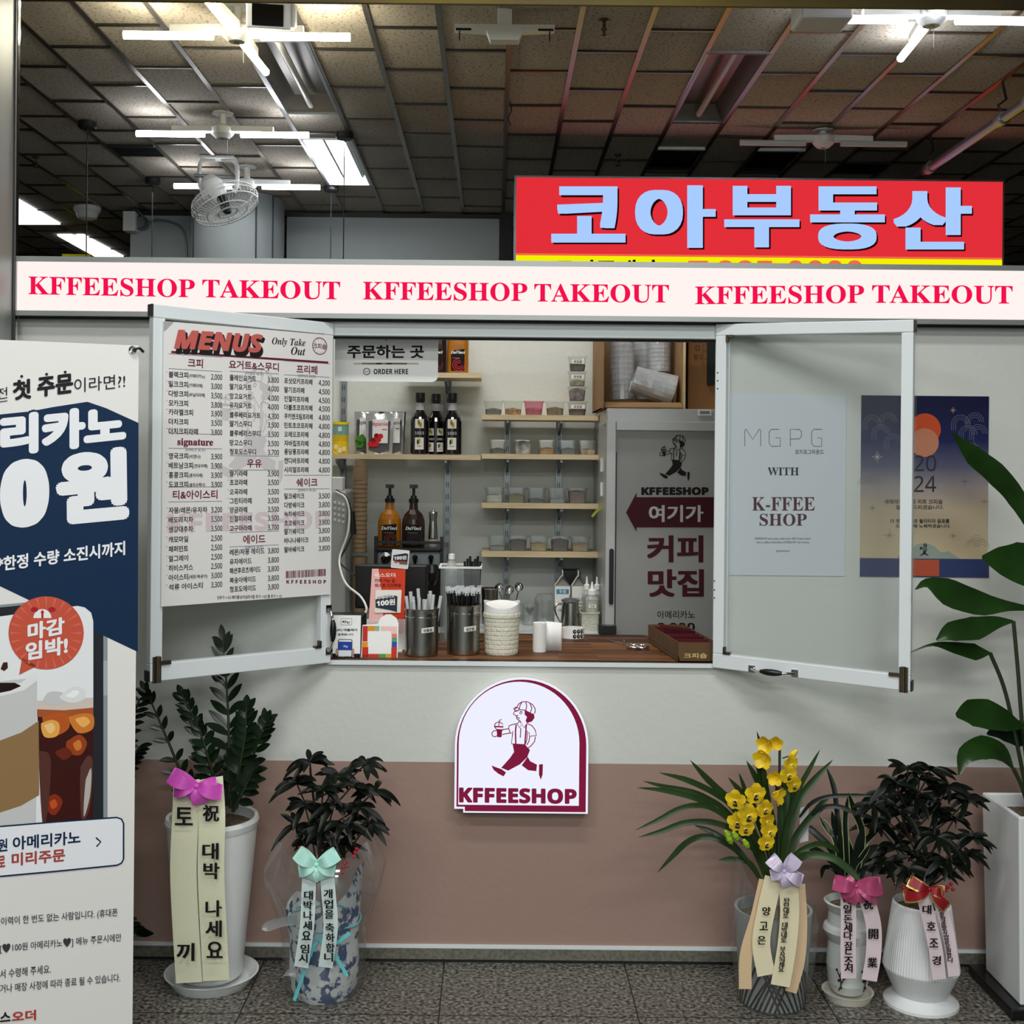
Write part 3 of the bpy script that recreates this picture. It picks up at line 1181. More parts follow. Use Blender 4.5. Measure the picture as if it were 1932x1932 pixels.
b.build('yellow_stripe', t)
b = B()
sh = B()
for ch, x0, y0, x1, y1 in (('코', 1040, 352, 1180, 458), ('아', 1198, 350, 1350, 468), ('부', 1366, 351, 1508, 467), ('동', 1528, 352, 1669, 471), ('산', 1685, 354, 1833, 471)):
    b.tbox(SP, ch, x0, y0, x1, y1, 'glow_sky', h=0.005, fat=(0.048, 0.024), res=6)
    sh.tbox(SP, ch, x0 + 4, y0 + 4, x1 + 3, y1 + 3, 'glow_black', h=0.002, fat=(0.048, 0.024), res=6)
sh.tbox(SP, '공인중개사', 1046, 490, 1242, 541, 'glow_ink', h=0.002, fat=0.03)
b.build('lettering', t)
b = B()
b.tbox(SP, 'T.885-0000', 1298, 491, 1630, 549, 'glow_coral', h=0.002, style='sans', fat=0.02)
sh.build('lettering_shadow', t)
b.build('lettering', t)
b = B()
for x in (a0 + 0.3, a1 - 0.3):
    b.box((x - 0.04, YS + 0.1, 0), (x + 0.04, YS + 0.18, b0), 'dark_cap')
b.build('post', t)

# ------------------------------------------------------------------ light band of the kiosk
YB = 3.775
LP = Plane((0, YB, 0))
t = thing('light_band_sign', 'long white lit sign band with pink capitals over the hatch', 'sign', (0.4, YB, 2.012))
LX0, LX1 = -1.488, 2.3
b = B()
b.box((LX0, YB + 0.004, 2.012), (LX1, YB + 0.2, 2.193), 'dull_metal')
b.box((LX0, YB - 0.006, 2.178), (LX1, YB + 0.004, 2.194), 'pillar_steel')
b.box((LX0, YB - 0.006, 2.011), (LX1, YB + 0.004, 2.026), 'pillar_steel')
b.build('casing', t)
b = B()
b.rect(LP, LX0 + 0.006, 2.026, LX1, 2.178, 0.0, 'face_blush')
b.build('lit_face', t)
b = B()
for s, x0, x1, yl, yr, hh in (('KFFEESHOP', 54, 368, 521, 527, 35), ('TAKEOUT', 382, 642, 527, 531, 35), ('KFFEESHOP', 685, 995, 531, 534, 35),
                              ('TAKEOUT', 1008, 1262, 535, 537, 35), ('KFFEESHOP', 1311, 1630, 540, 537.5, 35), ('TAKEOUT', 1645, 1910, 537.5, 539, 35)):
    b.tbox(LP, s, x0, yl, x1, yl + hh, 'glow_rose', slope=-(yr - yl), h=0.002, style='serif', off=0.004, res=5)
b.build('lettering', t)
b = B()
b.box((LX0, YB + 0.03, 2.005), (LX1, YB + 0.05, 2.012), 'dark_cap')  # thin black seam along the underside of the band
b.build('black_seam', t)

# ================================================================== HATCH LEAVES
def leaf_frame(n, hx, hy, ox, oy, zt_h, zb_h, zt_o, zb_o, sgn):
    """white framed hatch leaf hinged at (hx, hy), its outer edge swung to (ox, oy)"""
    A, Bp = Vector((hx, hy, zb_h)), Vector((ox, oy, zb_o))
    C_, D = Vector((ox, oy, zt_o)), Vector((hx, hy, zt_h))
    hor = Vector((ox - hx, oy - hy, 0)).normalized()
    nrm = Vector((hor.y, -hor.x, 0)) if sgn > 0 else Vector((-hor.y, hor.x, 0))   # towards the viewer
    if nrm.y > 0:
        nrm = -nrm
    return A, Bp, C_, D, hor, nrm


def hatch_leaf(name, label, args, sgn, tops, bots, stile):
    A, Bp, Cc, D, hor, nrm = leaf_frame(0, *args, sgn)
    root = thing(name, label, 'window', (A.x, A.y, A.z))
    root['kind'] = 'structure'
    th = -nrm * 0.03
    b = B()
    up = Vector((0, 0, 1))
    w = hor * stile
    for (p, q, r, s_) in ((D - up * tops, Cc - up * tops, Cc, D), (A, Bp, Bp + up * bots, A + up * bots)):
        b.hexa([p, q, r, s_], th, 'white_metal')
    e = nrm * -0.001
    b.hexa([A + up * bots + e, A + w + up * bots + e, D + w - up * tops + e, D - up * tops + e], th, 'white_metal')
    b.hexa([Bp - w + up * bots + e, Bp + up * bots + e, Cc - up * tops + e, Cc - w - up * tops + e], th, 'white_metal')
    b.build('frame', root, bev=0.0025)
    b = B()
    q = [p - nrm * 0.014 for p in (A + w * 0.8 + up * bots * 0.8, Bp - w * 0.8 + up * bots * 0.8, Cc - w * 0.8 - up * tops * 0.8, D + w * 0.8 - up * tops * 0.8)]
    b.add(q, [(0, 1, 2, 3)], 'clear_film')
    b.build('pane', root)
    # corner caps and hinges at the outer edge
    b = B()
    b.hexa([Cc + hor * 0.001 - up * 0.034, Cc + hor * 0.001 - up * 0.034 - nrm * 0.03, Cc + hor * 0.001 - nrm * 0.03, Cc + hor * 0.001], hor * 0.004, 'dark_cap')
    b.build('end_cap', root)
    b = B()
    b.hexa([Bp + hor * 0.001 + up * 0.03, Bp + hor * 0.001 + up * 0.03 - nrm * 0.03, Bp + hor * 0.001 - nrm * 0.03, Bp + hor * 0.001], hor * 0.004, 'dark_cap')
    b.build('end_cap', root)
    P = Plane(Bp, hor if sgn > 0 else -hor, up)
    d = -1 if sgn > 0 else 1
    b = B()
    b.obox(P, d * 0.006, d * 0.03, -0.004, 0.07, 0.001, 0.006, 'brass_old')
    b.tube([P.w(d * 0.018, -0.002, 0.008), P.w(d * 0.018, 0.072, 0.008)], 0.006, 'brass_old', 8)
    b.build('hinge', root)
    b = B()
    b.obox(P, d * 0.03, d * 0.06, bots - 0.004, bots + 0.006, -0.006, 0.006, 'brass_old')
    b.build('latch_bolt', root)
    PA = Plane(A, hor if sgn > 0 else -hor, up)
    for aa, bb in ((-d * stile, bots), (-d * stile, (D - A).z - tops)):
        b = B()
        s1 = 0.022 if bb < 0.3 else -0.022
        b.obox(PA, aa, aa - d * 0.022, bb, bb + s1 * 0.3, -0.012, 0.004, 'brass_old')
        b.obox(PA, aa, aa - d * 0.007, bb, bb + s1, -0.012, 0.004, 'brass_old')
        b.build('corner_bracket', root)
    return root, P, (A, Bp, Cc, D, hor, nrm)


def pull(b, P, a, c, along):
    """black bow pull handle with chrome feet; along = unit plane direction"""
    L = 0.066
    for s in (-1, 1):
        x, y = a + along[0] * s * L, c + along[1] * s * L
        b.obox(P, x - 0.01, x + 0.01, y - 0.011, y + 0.011, 0.0, 0.004, 'chrome')
    pts = []
    for i in range(13):
        t = -1 + 2 * i / 12
        pts.append(P.w(a + along[0] * L * t, c + along[1] * L * t, 0.004 + 0.026 * (1 - abs(t) ** 3)))
    b.tube(pts[:4], 0.0045, 'chrome', 8)
    b.tube(pts[9:], 0.0045, 'chrome', 8)
    b.tube(pts[3:10], [0.0055, 0.0085, 0.01, 0.0105, 0.01, 0.0085, 0.0055], 'black_plastic', 10)


hx = W(627, 900, 3.8).x
ho = W(287, 900, 3.43).x
lroot, LFP, lf = hatch_leaf('window_2', 'left white hatch leaf carrying the menu board',
                            (hx, 3.805, ho, 3.43, W(627, 609, 3.8).z, W(627, 1251, 3.8).z, W(287, 573, 3.43).z, W(287, 1287, 3.43).z), -1, 0.038, 0.05, 0.036)
hx = W(1348, 900, 3.8).x
ho = W(1721, 900, 3.53).x
rroot, RFP, rf = hatch_leaf('window_3', 'right white hatch leaf with a clear pane in front of the posters',
                            (hx, 3.805, ho, 3.53, W(1348, 611, 3.8).z, W(1348, 1260, 3.8).z, W(1721, 603, 3.53).z, W(1721, 1305, 3.53).z), 1, 0.036, 0.045, 0.034)
P = Plane(rf[0], rf[4], (rf[1] - rf[0]).normalized().cross(rf[4].cross((0, 0, 1))).normalized() * 1)
P = Plane(rf[0], rf[4], (0, 0, 1))
b = B()
a, c = P.px(1459, 1266)
d = Vector(P.px(1490, 1269)) - Vector(P.px(1430, 1263))
d.normalize()
pull(b, P, a, c, (d.x, d.y))
b.build('pull_handle', rroot)
for yy in (703, 718, 733, 1096, 1113, 1128):
    b = B()
    a, c = P.px(1354 - (yy > 1000) * 6, yy)
    b.prism(P, ell(a, c, 0.0022, 0.0022, 8), 0.0, 0.001, 'dark_cap')
    b.build('screw_hole', rroot)
P = Plane(lf[0], -lf[4], (0, 0, 1))
b = B()
a, c = P.px(619, 1188)
pull(b, P, a, c, (0, 1))
b.build('pull_handle', lroot)
# clear acrylic sheet screwed behind the right leaf, a little wider than it
P = Plane(rf[0] - rf[5] * 0.034, rf[4], (0, 0, 1))
b = B()
a0_, b0_ = P.px(1350, 1250)
a1_, b1_ = P.px(1731, 598)
b.obox(P, 0.01, a1_, 0.03, b1_, -0.003, 0.0, 'clear_film')
b.build('acrylic_sheet', rroot)

# ------------------------------------------------------------------ the walking man emblem of the shop
MAN_FILL = [
    [(1340, 375), (1362, 385), (1386, 394), (1389, 412), (1376, 430), (1352, 438), (1345, 426), (1352, 408), (1340, 396)],
    [(1283, 542), (1345, 545), (1368, 570), (1355, 605), (1320, 640), (1262, 672), (1228, 658), (1270, 610), (1290, 580)],
    [(1357, 603), (1370, 625), (1403, 641), (1400, 673), (1360, 669), (1328, 645)],
    [(1180, 647), (1200, 655), (1230, 665), (1252, 681), (1240, 700), (1215, 688), (1190, 668)],
    [(1413, 640), (1432, 638), (1431, 690), (1422, 715), (1413, 690)],
    [(1203, 468), (1231, 470), (1228, 509), (1207, 508)]]
MAN_LINE = [
    [(1290, 374), (1302, 360), (1310, 345), (1327, 334), (1352, 333), (1377, 346), (1391, 366), (1391, 386), (1381, 396), (1342, 375), (1312, 372)],
    [(1286, 368), (1298, 360), (1312, 366), (1310, 376), (1294, 378), (1286, 368)],
    [(1327, 334), (1318, 350), (1313, 370)], [(1345, 333), (1350, 355), (1346, 374)], [(1365, 338), (1375, 365), (1368, 388)],
    [(1310, 377), (1290, 382), (1285, 394), (1296, 402), (1308, 401)], [(1303, 403), (1300, 414), (1310, 424), (1320, 430), (1322, 440)],
    [(1303, 410), (1315, 414), (1310, 420)], [(1320, 380), (1316, 392), (1324, 394), (1328, 384), (1320, 380)],
    [(1318, 428), (1304, 441), (1316, 462), (1328, 442), (1338, 462), (1352, 440)],
    [(1304, 441), (1280, 446), (1264, 452), (1263, 466), (1270, 486), (1282, 490), (1282, 478)], [(1282, 490), (1277, 540), (1345, 544), (1352, 520), (1354, 475)],
    [(1352, 440), (1376, 450), (1392, 470), (1399, 498), (1364, 503), (1362, 482)], [(1394, 503), (1390, 528), (1374, 548), (1352, 566), (1338, 574)],
    [(1366, 505), (1362, 528), (1352, 545)], [(1263, 466), (1240, 470), (1226, 476)], [(1272, 487), (1246, 492), (1230, 496)],
    [(1204, 476), (1188, 478), (1180, 490), (1184, 503), (1198, 507), (1207, 500)],
    [(1192, 455), (1198, 440), (1214, 433), (1230, 440), (1236, 456), (1192, 455)], [(1193, 458), (1236, 459), (1231, 472), (1203, 470), (1193, 458)],
    [(1214, 452), (1217, 425), (1228, 422)], [(1322, 462), (1320, 510)]]
MAN_BAND = [[(1299, 446), (1296, 478), (1298, 541)], [(1349, 446), (1346, 490), (1343, 543)]]


def emblem(b, P, q, s, m, h=0.001, line=4.5):
    """the walking figure; q = plane position of its foot-left corner, s = plane units per drawing unit"""
    f = lambda p: (q[0] + (p[0] - 1180) * s, q[1] + (715 - p[1]) * s)
    for pl in MAN_FILL:
        b.poly(P, [f(p) for p in pl], h, m)
    for pl in MAN_LINE:
        b.line(P, [f(p) for p in pl], line * s, h + 0.0001, m)
    for pl in MAN_BAND:
        b.line(P, [f(p) for p in pl], 7 * s, h + 0.0001, m)


# ------------------------------------------------------------------ menu board on the left leaf
off = lf[5] * 0.006
MP = Plane(lf[0] + off, -lf[4], (0, 0, 1))
u_in, v_in = MP.px(625, 632)
tl, tr, bl, br = MP.px(309, 606), MP.px(624, 632), MP.px(304, 1146), MP.px(627, 1120)
x0m, x1m = 0.5 * (tl[0] + bl[0]), 0.5 * (tr[0] + br[0])
y1m, y0m = 0.5 * (tl[1] + tr[1]), 0.5 * (bl[1] + br[1])
t = thing('menu_board', 'tall white printed menu board hung on the left hatch leaf', 'menu', tuple(MP.w((x0m + x1m) / 2, y0m)))
b = B()
b.obox(MP, x0m, x1m, y0m, y1m, -0.004, 0.0, 'menu_paper')
b.build('board', t)
mk, mr, mg = ink('#1c1a1c'), ink('#6a1530'), ink('#7d8094')
wm = B()
a, c = MP.px(405, 912)
emblem(wm, MP, (a, c), (MP.px(534, 900)[0] - a) / 252, ink('#cdc9ca'), 0.0006, 5)
wm.build('watermark_figure', t)
wm = B()
wm.tbox(MP, 'KFFEESHOP', 316, 969, 622, 1006, ink('#d6c6cb'), h=0.0005, slope=6, style='sans', fat=0.02)
wm.build('watermark_lettering', t)
b = B()
b.tbox(MP, 'MENUS', 331, 625, 500, 668, mk, h=0.001, slope=-10, style='sansit', fat=0.05, res=4)
b.tbox(MP, 'MENUS', 328, 621, 496, 658, ink('#c4605a'), h=0.0016, slope=-10, style='sansit', fat=0.035, res=4)
b.tbox(MP, 'Only Take', 513, 636, 576, 653, mk, slope=-4, style='ital')
b.tbox(MP, 'Out', 549, 654, 576, 669, mk, slope=-2, style='ital')
a, c = MP.px(603, 653)
b.line(MP, ell(a, c, 0.0255, 0.0255, 30), 0.0022, 0.001, mr, True)
b.label(MP, '크피숍', a, c, 0.018, mr, 'c', off=0.01)
for k in range(10):
    an = 2 * PI * k / 10
    if abs(math.sin(an)) > 0.3:
        b.rect(MP, a + 0.02 * math.cos(an) - 0.001, c + 0.02 * math.sin(an) - 0.001, a + 0.02 * math.cos(an) + 0.001, c + 0.02 * math.sin(an) + 0.001, 0.001, mr)
b.line(MP, [MP.px(323, 664), MP.px(619, 684)], 0.006, 0.001, mr)
X = lambda px, py: MP.px(px, py)[0]
cols = [((318, 419), [
    ('h', '크피', 685), ('블랙크피', '(아메리카노)', '2,000', 706), ('밀크크피', '(카페라떼)', '3,000', 724), ('다방크피', '(바닐라라떼)', '3,500', 742),
    ('모카크피', '', '3,800', 760), ('카라멜크피', '', '3,900', 777), ('더치크피', '', '3,500', 795), ('더치크피라떼', '', '3,800', 813),
    ('h', 'signature', 833), ('i', 848), ('영국크피', '(비엔나)', '3,900', 860), ('베트남크피', '(연유라떼)', '3,900', 878), ('홍콩크피', '(홍차라떼)', '3,900', 896), ('도쿄크피', '(솔트슈페너)', '3,900', 914),
    ('h', '티&아이스티', 933), ('자몽/레몬/유자차', '', '3,200', 963), ('배도라지차', '', '3,500', 981), ('생강대추차', '', '3,500', 999), ('캐모마일', '', '2,500', 1018),
    ('패퍼민트', '', '2,500', 1036), ('얼그레이', '', '2,500', 1054), ('히비스커스', '', '2,500', 1072), ('아이스티', '(레몬/복숭아)', '3,000', 1090), ('석류 아이스티', '', '3,300', 1108)]),
    ((433, 526), [
        ('h', '요거트&스무디', 690), ('i', 704), ('플레인요거트', '', '3,800', 712), ('딸기요거트', '', '4,000', 729), ('망고요거트', '', '4,000', 747), ('유자요거트', '', '4,000', 764),
        ('블루베리요거트', '', '4,300', 782), ('딸기스무디', '', '3,500', 799), ('블루베리스무디', '', '3,500', 817), ('망고스무디', '', '3,500', 835), ('청포도스무디', '', '3,700', 852),
        ('h', '우유', 874), ('딸기라떼', '', '3,900', 893), ('초코라떼', '', '3,500', 910), ('오곡라떼', '', '3,500', 928), ('그린티라떼', '', '3,500', 945), ('앙금라떼', '', '3,500', 962),
        ('인절미라떼', '', '3,500', 979), ('고구마라떼', '', '3,700', 997), ('h', '에이드', 1017), ('i', 1032), ('레몬/자몽 에이드', '', '3,800', 1042), ('유자에이드', '', '3,800', 1060),
        ('패션후르츠에이드', '', '3,800', 1077), ('복숭아에이드', '', '3,800', 1095), ('청포도에이드', '', '3,800', 1112)]),
    ((536, 622), [
        ('h', '프리페', 697), ('i', 709), ('포샷모카프라페', '', '4,200', 718), ('딸기프라페', '', '4,500', 735), ('인절미프라페', '', '4,500', 752), ('더블초코프라페', '', '4,500', 768),
        ('쿠키앤크림프라페', '', '4,800', 785), ('민트초코프라페', '', '4,800', 802), ('오레오프라페', '', '4,800', 819), ('자바칩프라페', '', '4,800', 836), ('퐁당퐁프라페', '', '4,800', 852),
        ('캔디바프라페', '', '4,800', 869), ('시리얼프라페', '', '4,800', 886), ('h', '쉐이크', 910), ('i', 924), ('밀크쉐이크', '', '3,500', 936), ('다방쉐이크', '', '3,800', 953),
        ('녹차쉐이크', '', '3,800', 970), ('초코쉐이크', '', '3,800', 987), ('딸기쉐이크', '', '3,800', 1003), ('바나나쉐이크', '', '3,800', 1020), ('딸바쉐이크', '', '3,800', 1037)])]
for (xl, xr), rows in cols:
    for r in rows:
        y = r[-1]
        if r[0] == 'h':
            a, c = MP.px((xl + xr) / 2, y)
            w0, w1 = X(xl, y), X(xr, y)
            b.label(MP, r[1], a, c, 0.0275, mr, 'c', style='serif' if r[1] == 'signature' else None, off=0.016)
            for dv in (0.022, -0.02):
                b.rect(MP, w0, c + dv - 0.0006, w1, c + dv + 0.0006, 0.001, mg)
        elif r[0] == 'i':
            a, c = MP.px((xl + xr) / 2, y)
            b.label(MP, '(ONLY ICE)', a, c, 0.0115, mg, 'c', style='serif')
        else:
            a, c = MP.px(xl, y)
            a2, _ = MP.px(xr, y)
            n = len(r[0])
            w = abs(X(xl + n * (9.2 if xl == 318 else (8.3 if xl == 433 else 7.6)), y) - a) * (0.88 if n > 7 else 1)
            b.label(MP, r[0], a, c, 0.02, mk, 'l', fat=-0.018, wmax=w)
            if r[1]:
                b.label(MP, r[1], a + w + 0.002, c - 0.001, 0.0125, mk, 'l', fat=-0.012, wmax=abs(X(xl + 4.5 * len(r[1]), y) - a))
            b.label(MP, r[2], a2, c, 0.022, mk, 'r', style='thin', fat=-0.014, wmax=abs(X(xr - 21, y) - a2))
            if n and (xl == 318 or (xl == 433 and 900 < y < 1000)) and not (800 > y > 785):
                b.rect(MP, a - 0.006, c + 0.006, a - 0.004, c + 0.008, 0.001, mr)
a0_, c0_ = MP.px(539, 1091)
a1_, c1_ = MP.px(616, 1073)
x = a0_
while x < a1_ - 0.003:
    w = random.choice((0.0012, 0.002, 0.0035))
    b.rect(MP, x, c0_, x + w, c1_, 0.001, mr)
    x += w + random.choice((0.001, 0.0016, 0.0025))
b.tbox(MP, 'K F F E E S H O P', 540, 1094, 615, 1101, mr, style='sans', off=0.01)
b.tbox(MP, '샷추가 + 0.5 헤이즐넛/바닐라시럽 추가 + 0.5 펄 추가 + 1.0', 409, 1124, 531, 1131, mk, slope=3, off=0.01)
b.build('lettering', t)
b = B()
b.poly(MP, [(x0m, y1m), (x0m, y1m - 0.03), (x0m + 0.03, y1m)], 0.0012, ink('#a8a8a8'))
b.build('folded_corner', t)

# ------------------------------------------------------------------ hanging order sign
OP = Plane((0, 3.95, 0))
a0_, c1_ = OP.px(632, 600)
a1_, c0_ = OP.px(826, 721)
a0_ = OP.px(632, 660)[0]
t = thing('order_here_sign', 'white rounded sign reading ORDER HERE hung behind the hatch frame', 'sign', tuple(OP.w((a0_ + a1_) / 2, c0_)))
b = B()
pts = [(a0_, OZ1 + 0.03), (a0_, c0_ + 0.02)] + [(a0_ + 0.02 - 0.02 * math.cos(x), c0_ + 0.02 - 0.02 * math.sin(x)) for x in (0.4, 0.8, 1.2)] + [(a0_ + 0.02, c0_), (a1_ - 0.02, c0_)]
pts += [(a1_ - 0.02 + 0.02 * math.sin(x), c0_ + 0.02 - 0.02 * math.cos(x)) for x in (0.4, 0.8, 1.2)] + [(a1_, c0_ + 0.02), (a1_, OZ1 + 0.03)]
b.prism(OP, list(pts), -0.005, 0, 'acrylic_white')
b.build('board', t)
b = B()
b.box((a0_, 3.93, OZ1 + 0.02), (a1_, 3.956, OZ1 + 0.03), 'white_metal')
b.build('hanger', t)
b = B()
b.poly(OP, [OP.px(723, 636), OP.px(728, 643), OP.px(734, 636)], 0.001, ink('#8c1c24'))
b.tbox(OP, '주문하는 곳', 655, 651, 800, 676, mk, fat=0.028)
b.tbox(OP, 'ORDER HERE', 705, 696, 770, 706, mk, style='sans', off=0.004)
a, c = OP.px(692, 701)
b.line(OP, ell(a, c, 0.0105, 0.0105, 24), 0.0022, 0.001, mk, True)
b.line(OP, [(a - 0.006, c + 0.003), (a - 0.003, c - 0.004), (a, c + 0.003), (a + 0.003, c - 0.004), (a + 0.006, c + 0.003)], 0.0018, 0.001, ink('#8c1c24'))
for x0, x1, co in ((667, 683, '#c8c2a8'), (683, 710, '#8a7350'), (710, 720, '#1c1a18'), (720, 729, '#8a7350'), (729, 740, '#1c1a18'), (740, 768, '#7a6648'), (768, 790, '#c8c2a8')):
    p, q = OP.px(x0, 687.5), OP.px(x1, 684.5)
    b.rect(OP, p[0], p[1], q[0], q[1], 0.001, ink(co))
b.build('lettering', t)

# ------------------------------------------------------------------ posters on the wall
PP = Plane((0, YW - 0.0025, 0))
t = thing('shop_poster', 'pale grey poster reading WITH between spaced and maroon capitals', 'poster', tuple(PP.w(*PP.px(1485, 1085))))
b = B()
p, q = PP.px(1372, 1085), PP.px(1597, 745)
b.obox(PP, p[0], q[0], p[1], q[1], -0.001, 0, ink('#d3d9df', 0.35))
b.build('sheet', t)
b = B()
lg = ink('#55585e')
for pl in ([(1405, 842), (1405, 811), (1407, 809), (1420, 829), (1433, 809), (1435, 811), (1435, 842)],
           [(1470, 810), (1455, 810), (1451, 815), (1451, 836), (1456, 842), (1472, 842), (1472, 826), (1463, 826)],
           [(1491, 842), (1491, 810), (1508, 810), (1512, 814), (1512, 824), (1508, 828), (1491, 828)],
           [(1551, 810), (1535, 810), (1531, 815), (1531, 836), (1536, 842), (1550, 842), (1550, 826), (1542, 826)]):
    b.line(PP, [PP.px(*x) for x in pl], 0.0018, 0.0008, lg)
b.tbox(PP, '모지포그라운드', 1500, 848, 1554, 857, lg, off=0.008)
b.tbox(PP, 'WITH', 1448, 882, 1507, 897, ink('#1d2030'), style='serif')
b.tbox(PP, 'K-FFEE', 1419, 938, 1537, 963, ink('#4a1428'), style='serif')
b.tbox(PP, 'SHOP', 1433, 969, 1522, 992, ink('#4a1428'), style='serif')
b.tbox(PP, 'KFFEESHOP only makes coffee with 100% Arabica beans.', 1424, 1014, 1530, 1019, lg)
b.tbox(PP, 'Have a coffee comfortably at KFFEESHOP with baristas.', 1427, 1021, 1527, 1026, lg)
b.tbox(PP, '@KFFEESHOP', 1464, 1038, 1490, 1042, lg)
b.build('lettering', t)

t = thing('new_year_poster', 'dusk blue and sand poster with an orange sun and 2024', 'poster', tuple(PP.w(*PP.px(1744, 1088))))
b = B()
p, q = PP.px(1622, 1088), PP.px(1866, 748)
b.obox(PP, p[0], q[0], p[1], q[1], -0.001, 0, 'dusk_print')
b.build('sheet', t)
b = B()
s = 1 / 600.5
a, c = PP.px(1745, 810)
for i in range(8):
    pass
b.poly(PP, ell(a, c, 30 * s, 30 * s, 32), 0.0004, ink('#c9502a'))
a2, c2 = PP.px(1744, 835)
b.poly(PP, ell(a2, c2, 27 * s, 27 * s, 32), 0.0006, ink('#c07e62'))
p, q = PP.px(1622, 1088), PP.px(1866, 1055)
b.rect(PP, p[0], p[1] + 0.0005, q[0], q[1], 0.0004, ink('#33406a'))
p, q = PP.px(1720, 1087), PP.px(1772, 1056)
b.rect(PP, p[0], p[1] + 0.001, q[0], q[1], 0.0006, ink('#b5543c'))
b.poly(PP, [PP.px(*x) for x in ((1690, 1054), (1705, 1040), (1720, 1036), (1727, 1028), (1745, 1024), (1762, 1030), (1775, 1042), (1790, 1040), (1810, 1054))], 0.0005, ink('#93a094'))
gl = ink('#8a8f9c')
for cx, cy, n in ((1645, 800, 0), (1675, 796, 0), (1662, 818, 0), (1812, 800, 0), (1839, 796, 0), (1826, 820, 0), (1846, 818, 0), (1685, 836, 0)):
    a, c = PP.px(cx, cy)
    for r in (17, 13, 9):
        b.line(PP, ell(a, c, r * s, r * s, 12, 0, PI) + [(a - r * s, c - 12 * s)], 0.0008, 0.0006, gl)
for cx, cy in ((1632, 914), (1648, 914), (1640, 906), (1835, 1032), (1852, 1032), (1843, 1024)):
    a, c = PP.px(cx, cy)
    for r in (14, 10, 6):
        b.line(PP, ell(a, c, r * s, r * s, 12, 0, PI), 0.0008, 0.0006, ink('#7d7a7c'))
for cx, cy, r, co in ((1655, 862, 10, '#e8e4d8'), (1798, 774, 6, '#c9a070'), (1820, 908, 9, '#777'), (1837, 840, 9, '#999'), (1678, 1010, 12, '#8a8070'), (1798, 1011, 7, '#8a8070'), (1646, 958, 7, '#8a8070'), (1857, 946, 9, '#b08850'), (1837, 842, 6, '#c9b080')):
    co = co if len(co) == 7 else '#' + ''.join(x * 2 for x in co[1:])
    a, c = PP.px(cx, cy)
    for k in range(4):
        an = PI * k / 4
        rr = r * s * (1 if k % 2 == 0 else 0.65)
        b.line(PP, [(a - rr * math.cos(an), c - rr * math.sin(an)), (a + rr * math.cos(an), c + rr * math.sin(an))], 0.001, 0.0007, ink(co))
b.build('printed_motifs', t)
b = B()
dk = ink('#33333c')
b.tbox(PP, '20', 1724, 859, 1766, 889, dk, style='thin', res=5)
b.tbox(PP, '24', 1724, 898, 1766, 928, dk, style='thin', res=5)
b.tbox(PP, '새해에도 한 해 저희 크피숍', 1668, 942, 1778, 951, dk, off=0.01)
b.tbox(PP, '잘 부탁드리겠습니다.', 1690, 953, 1780, 961, dk, off=0.01)
b.tbox(PP, '더 맛있고 높은 퀄리티의 음료를', 1680, 979, 1791, 987, dk, off=0.018)
b.tbox(PP, '드리기위해 노력하겠습니다.', 1690, 989, 1793, 996, dk, off=0.018)
a, c = PP.px(1735, 1050)
emblem(b, PP, (a, c), 16 * s / 252, ink('#1c1c22'), 0.0009, 12)
b.build('lettering', t)

# ------------------------------------------------------------------ arched lit sign
AP = Plane((0, YW - 0.055, 0))


def arch(x0, x1, ytop, ybot, step=0, n=30):
    p0, p1 = AP.px(x0, ybot), AP.px(x1, ybot)
    top = AP.px((x0 + x1) / 2, ytop)[1]
    r = (p1[0] - p0[0]) / 2
    cx = p0[0] + r
    ry = r * 1.02
    cb = top - ry
    pts = [(cx + r * math.cos(PI * i / n), cb + ry * math.sin(PI * i / n)) for i in range(n + 1)]
    pts.append(p0 if not step else p0)
    pts.append((p1[0], p0[1]))
    return pts


t = thing('arch_sign', 'arched lit white sign with maroon walking figure under the counter', 'sign', tuple(AP.w(*AP.px(983, 1534))))
b = B()
body = arch(857, 1109, 1278, 1533)
lo = body[-2]
notch = AP.px(874, 1526)
body2 = body[:-2] + [(lo[0], notch[1]), (notch[0], notch[1]), (notch[0], lo[1]), body[-1]]
b.prism(AP, body2, -0.055, -0.002, 'acrylic_white')
b.build('casing', t)
b = B()
b.poly(AP, body2, 0.0, 'face_cool')
b.build('lit_face', t)
b = B()
o1 = arch(861, 1105, 1282, 1530)
n2 = AP.px(877, 1522)
o1 = o1[:-2] + [(o1[-2][0], n2[1]), (n2[0], n2[1]), (n2[0], o1[-1][1]), o1[-1]]
b.poly(AP, o1, 0.0006, 'glow_wine')
b.poly(AP, arch(864.5, 1092, 1286, 1518), 0.0012, 'face_cool')
a, c = AP.px(927, 1470)
emblem(b, AP, (a, c), (AP.px(1024, 1470)[0] - a) / 252, 'glow_wine', 0.0018, 4.5)
b.tbox(AP, 'KFFEESHOP', 866, 1485, 1088, 1514, 'glow_wine', h=0.0018, slope=-3, style='sans', fat=0.035, res=5)
b.build('printed_emblem', t)

# ================================================================== INSIDE THE KIOSK
YI = 5.085           # face of the inner back wall
YF = 4.84            # front edge of the wall shelves


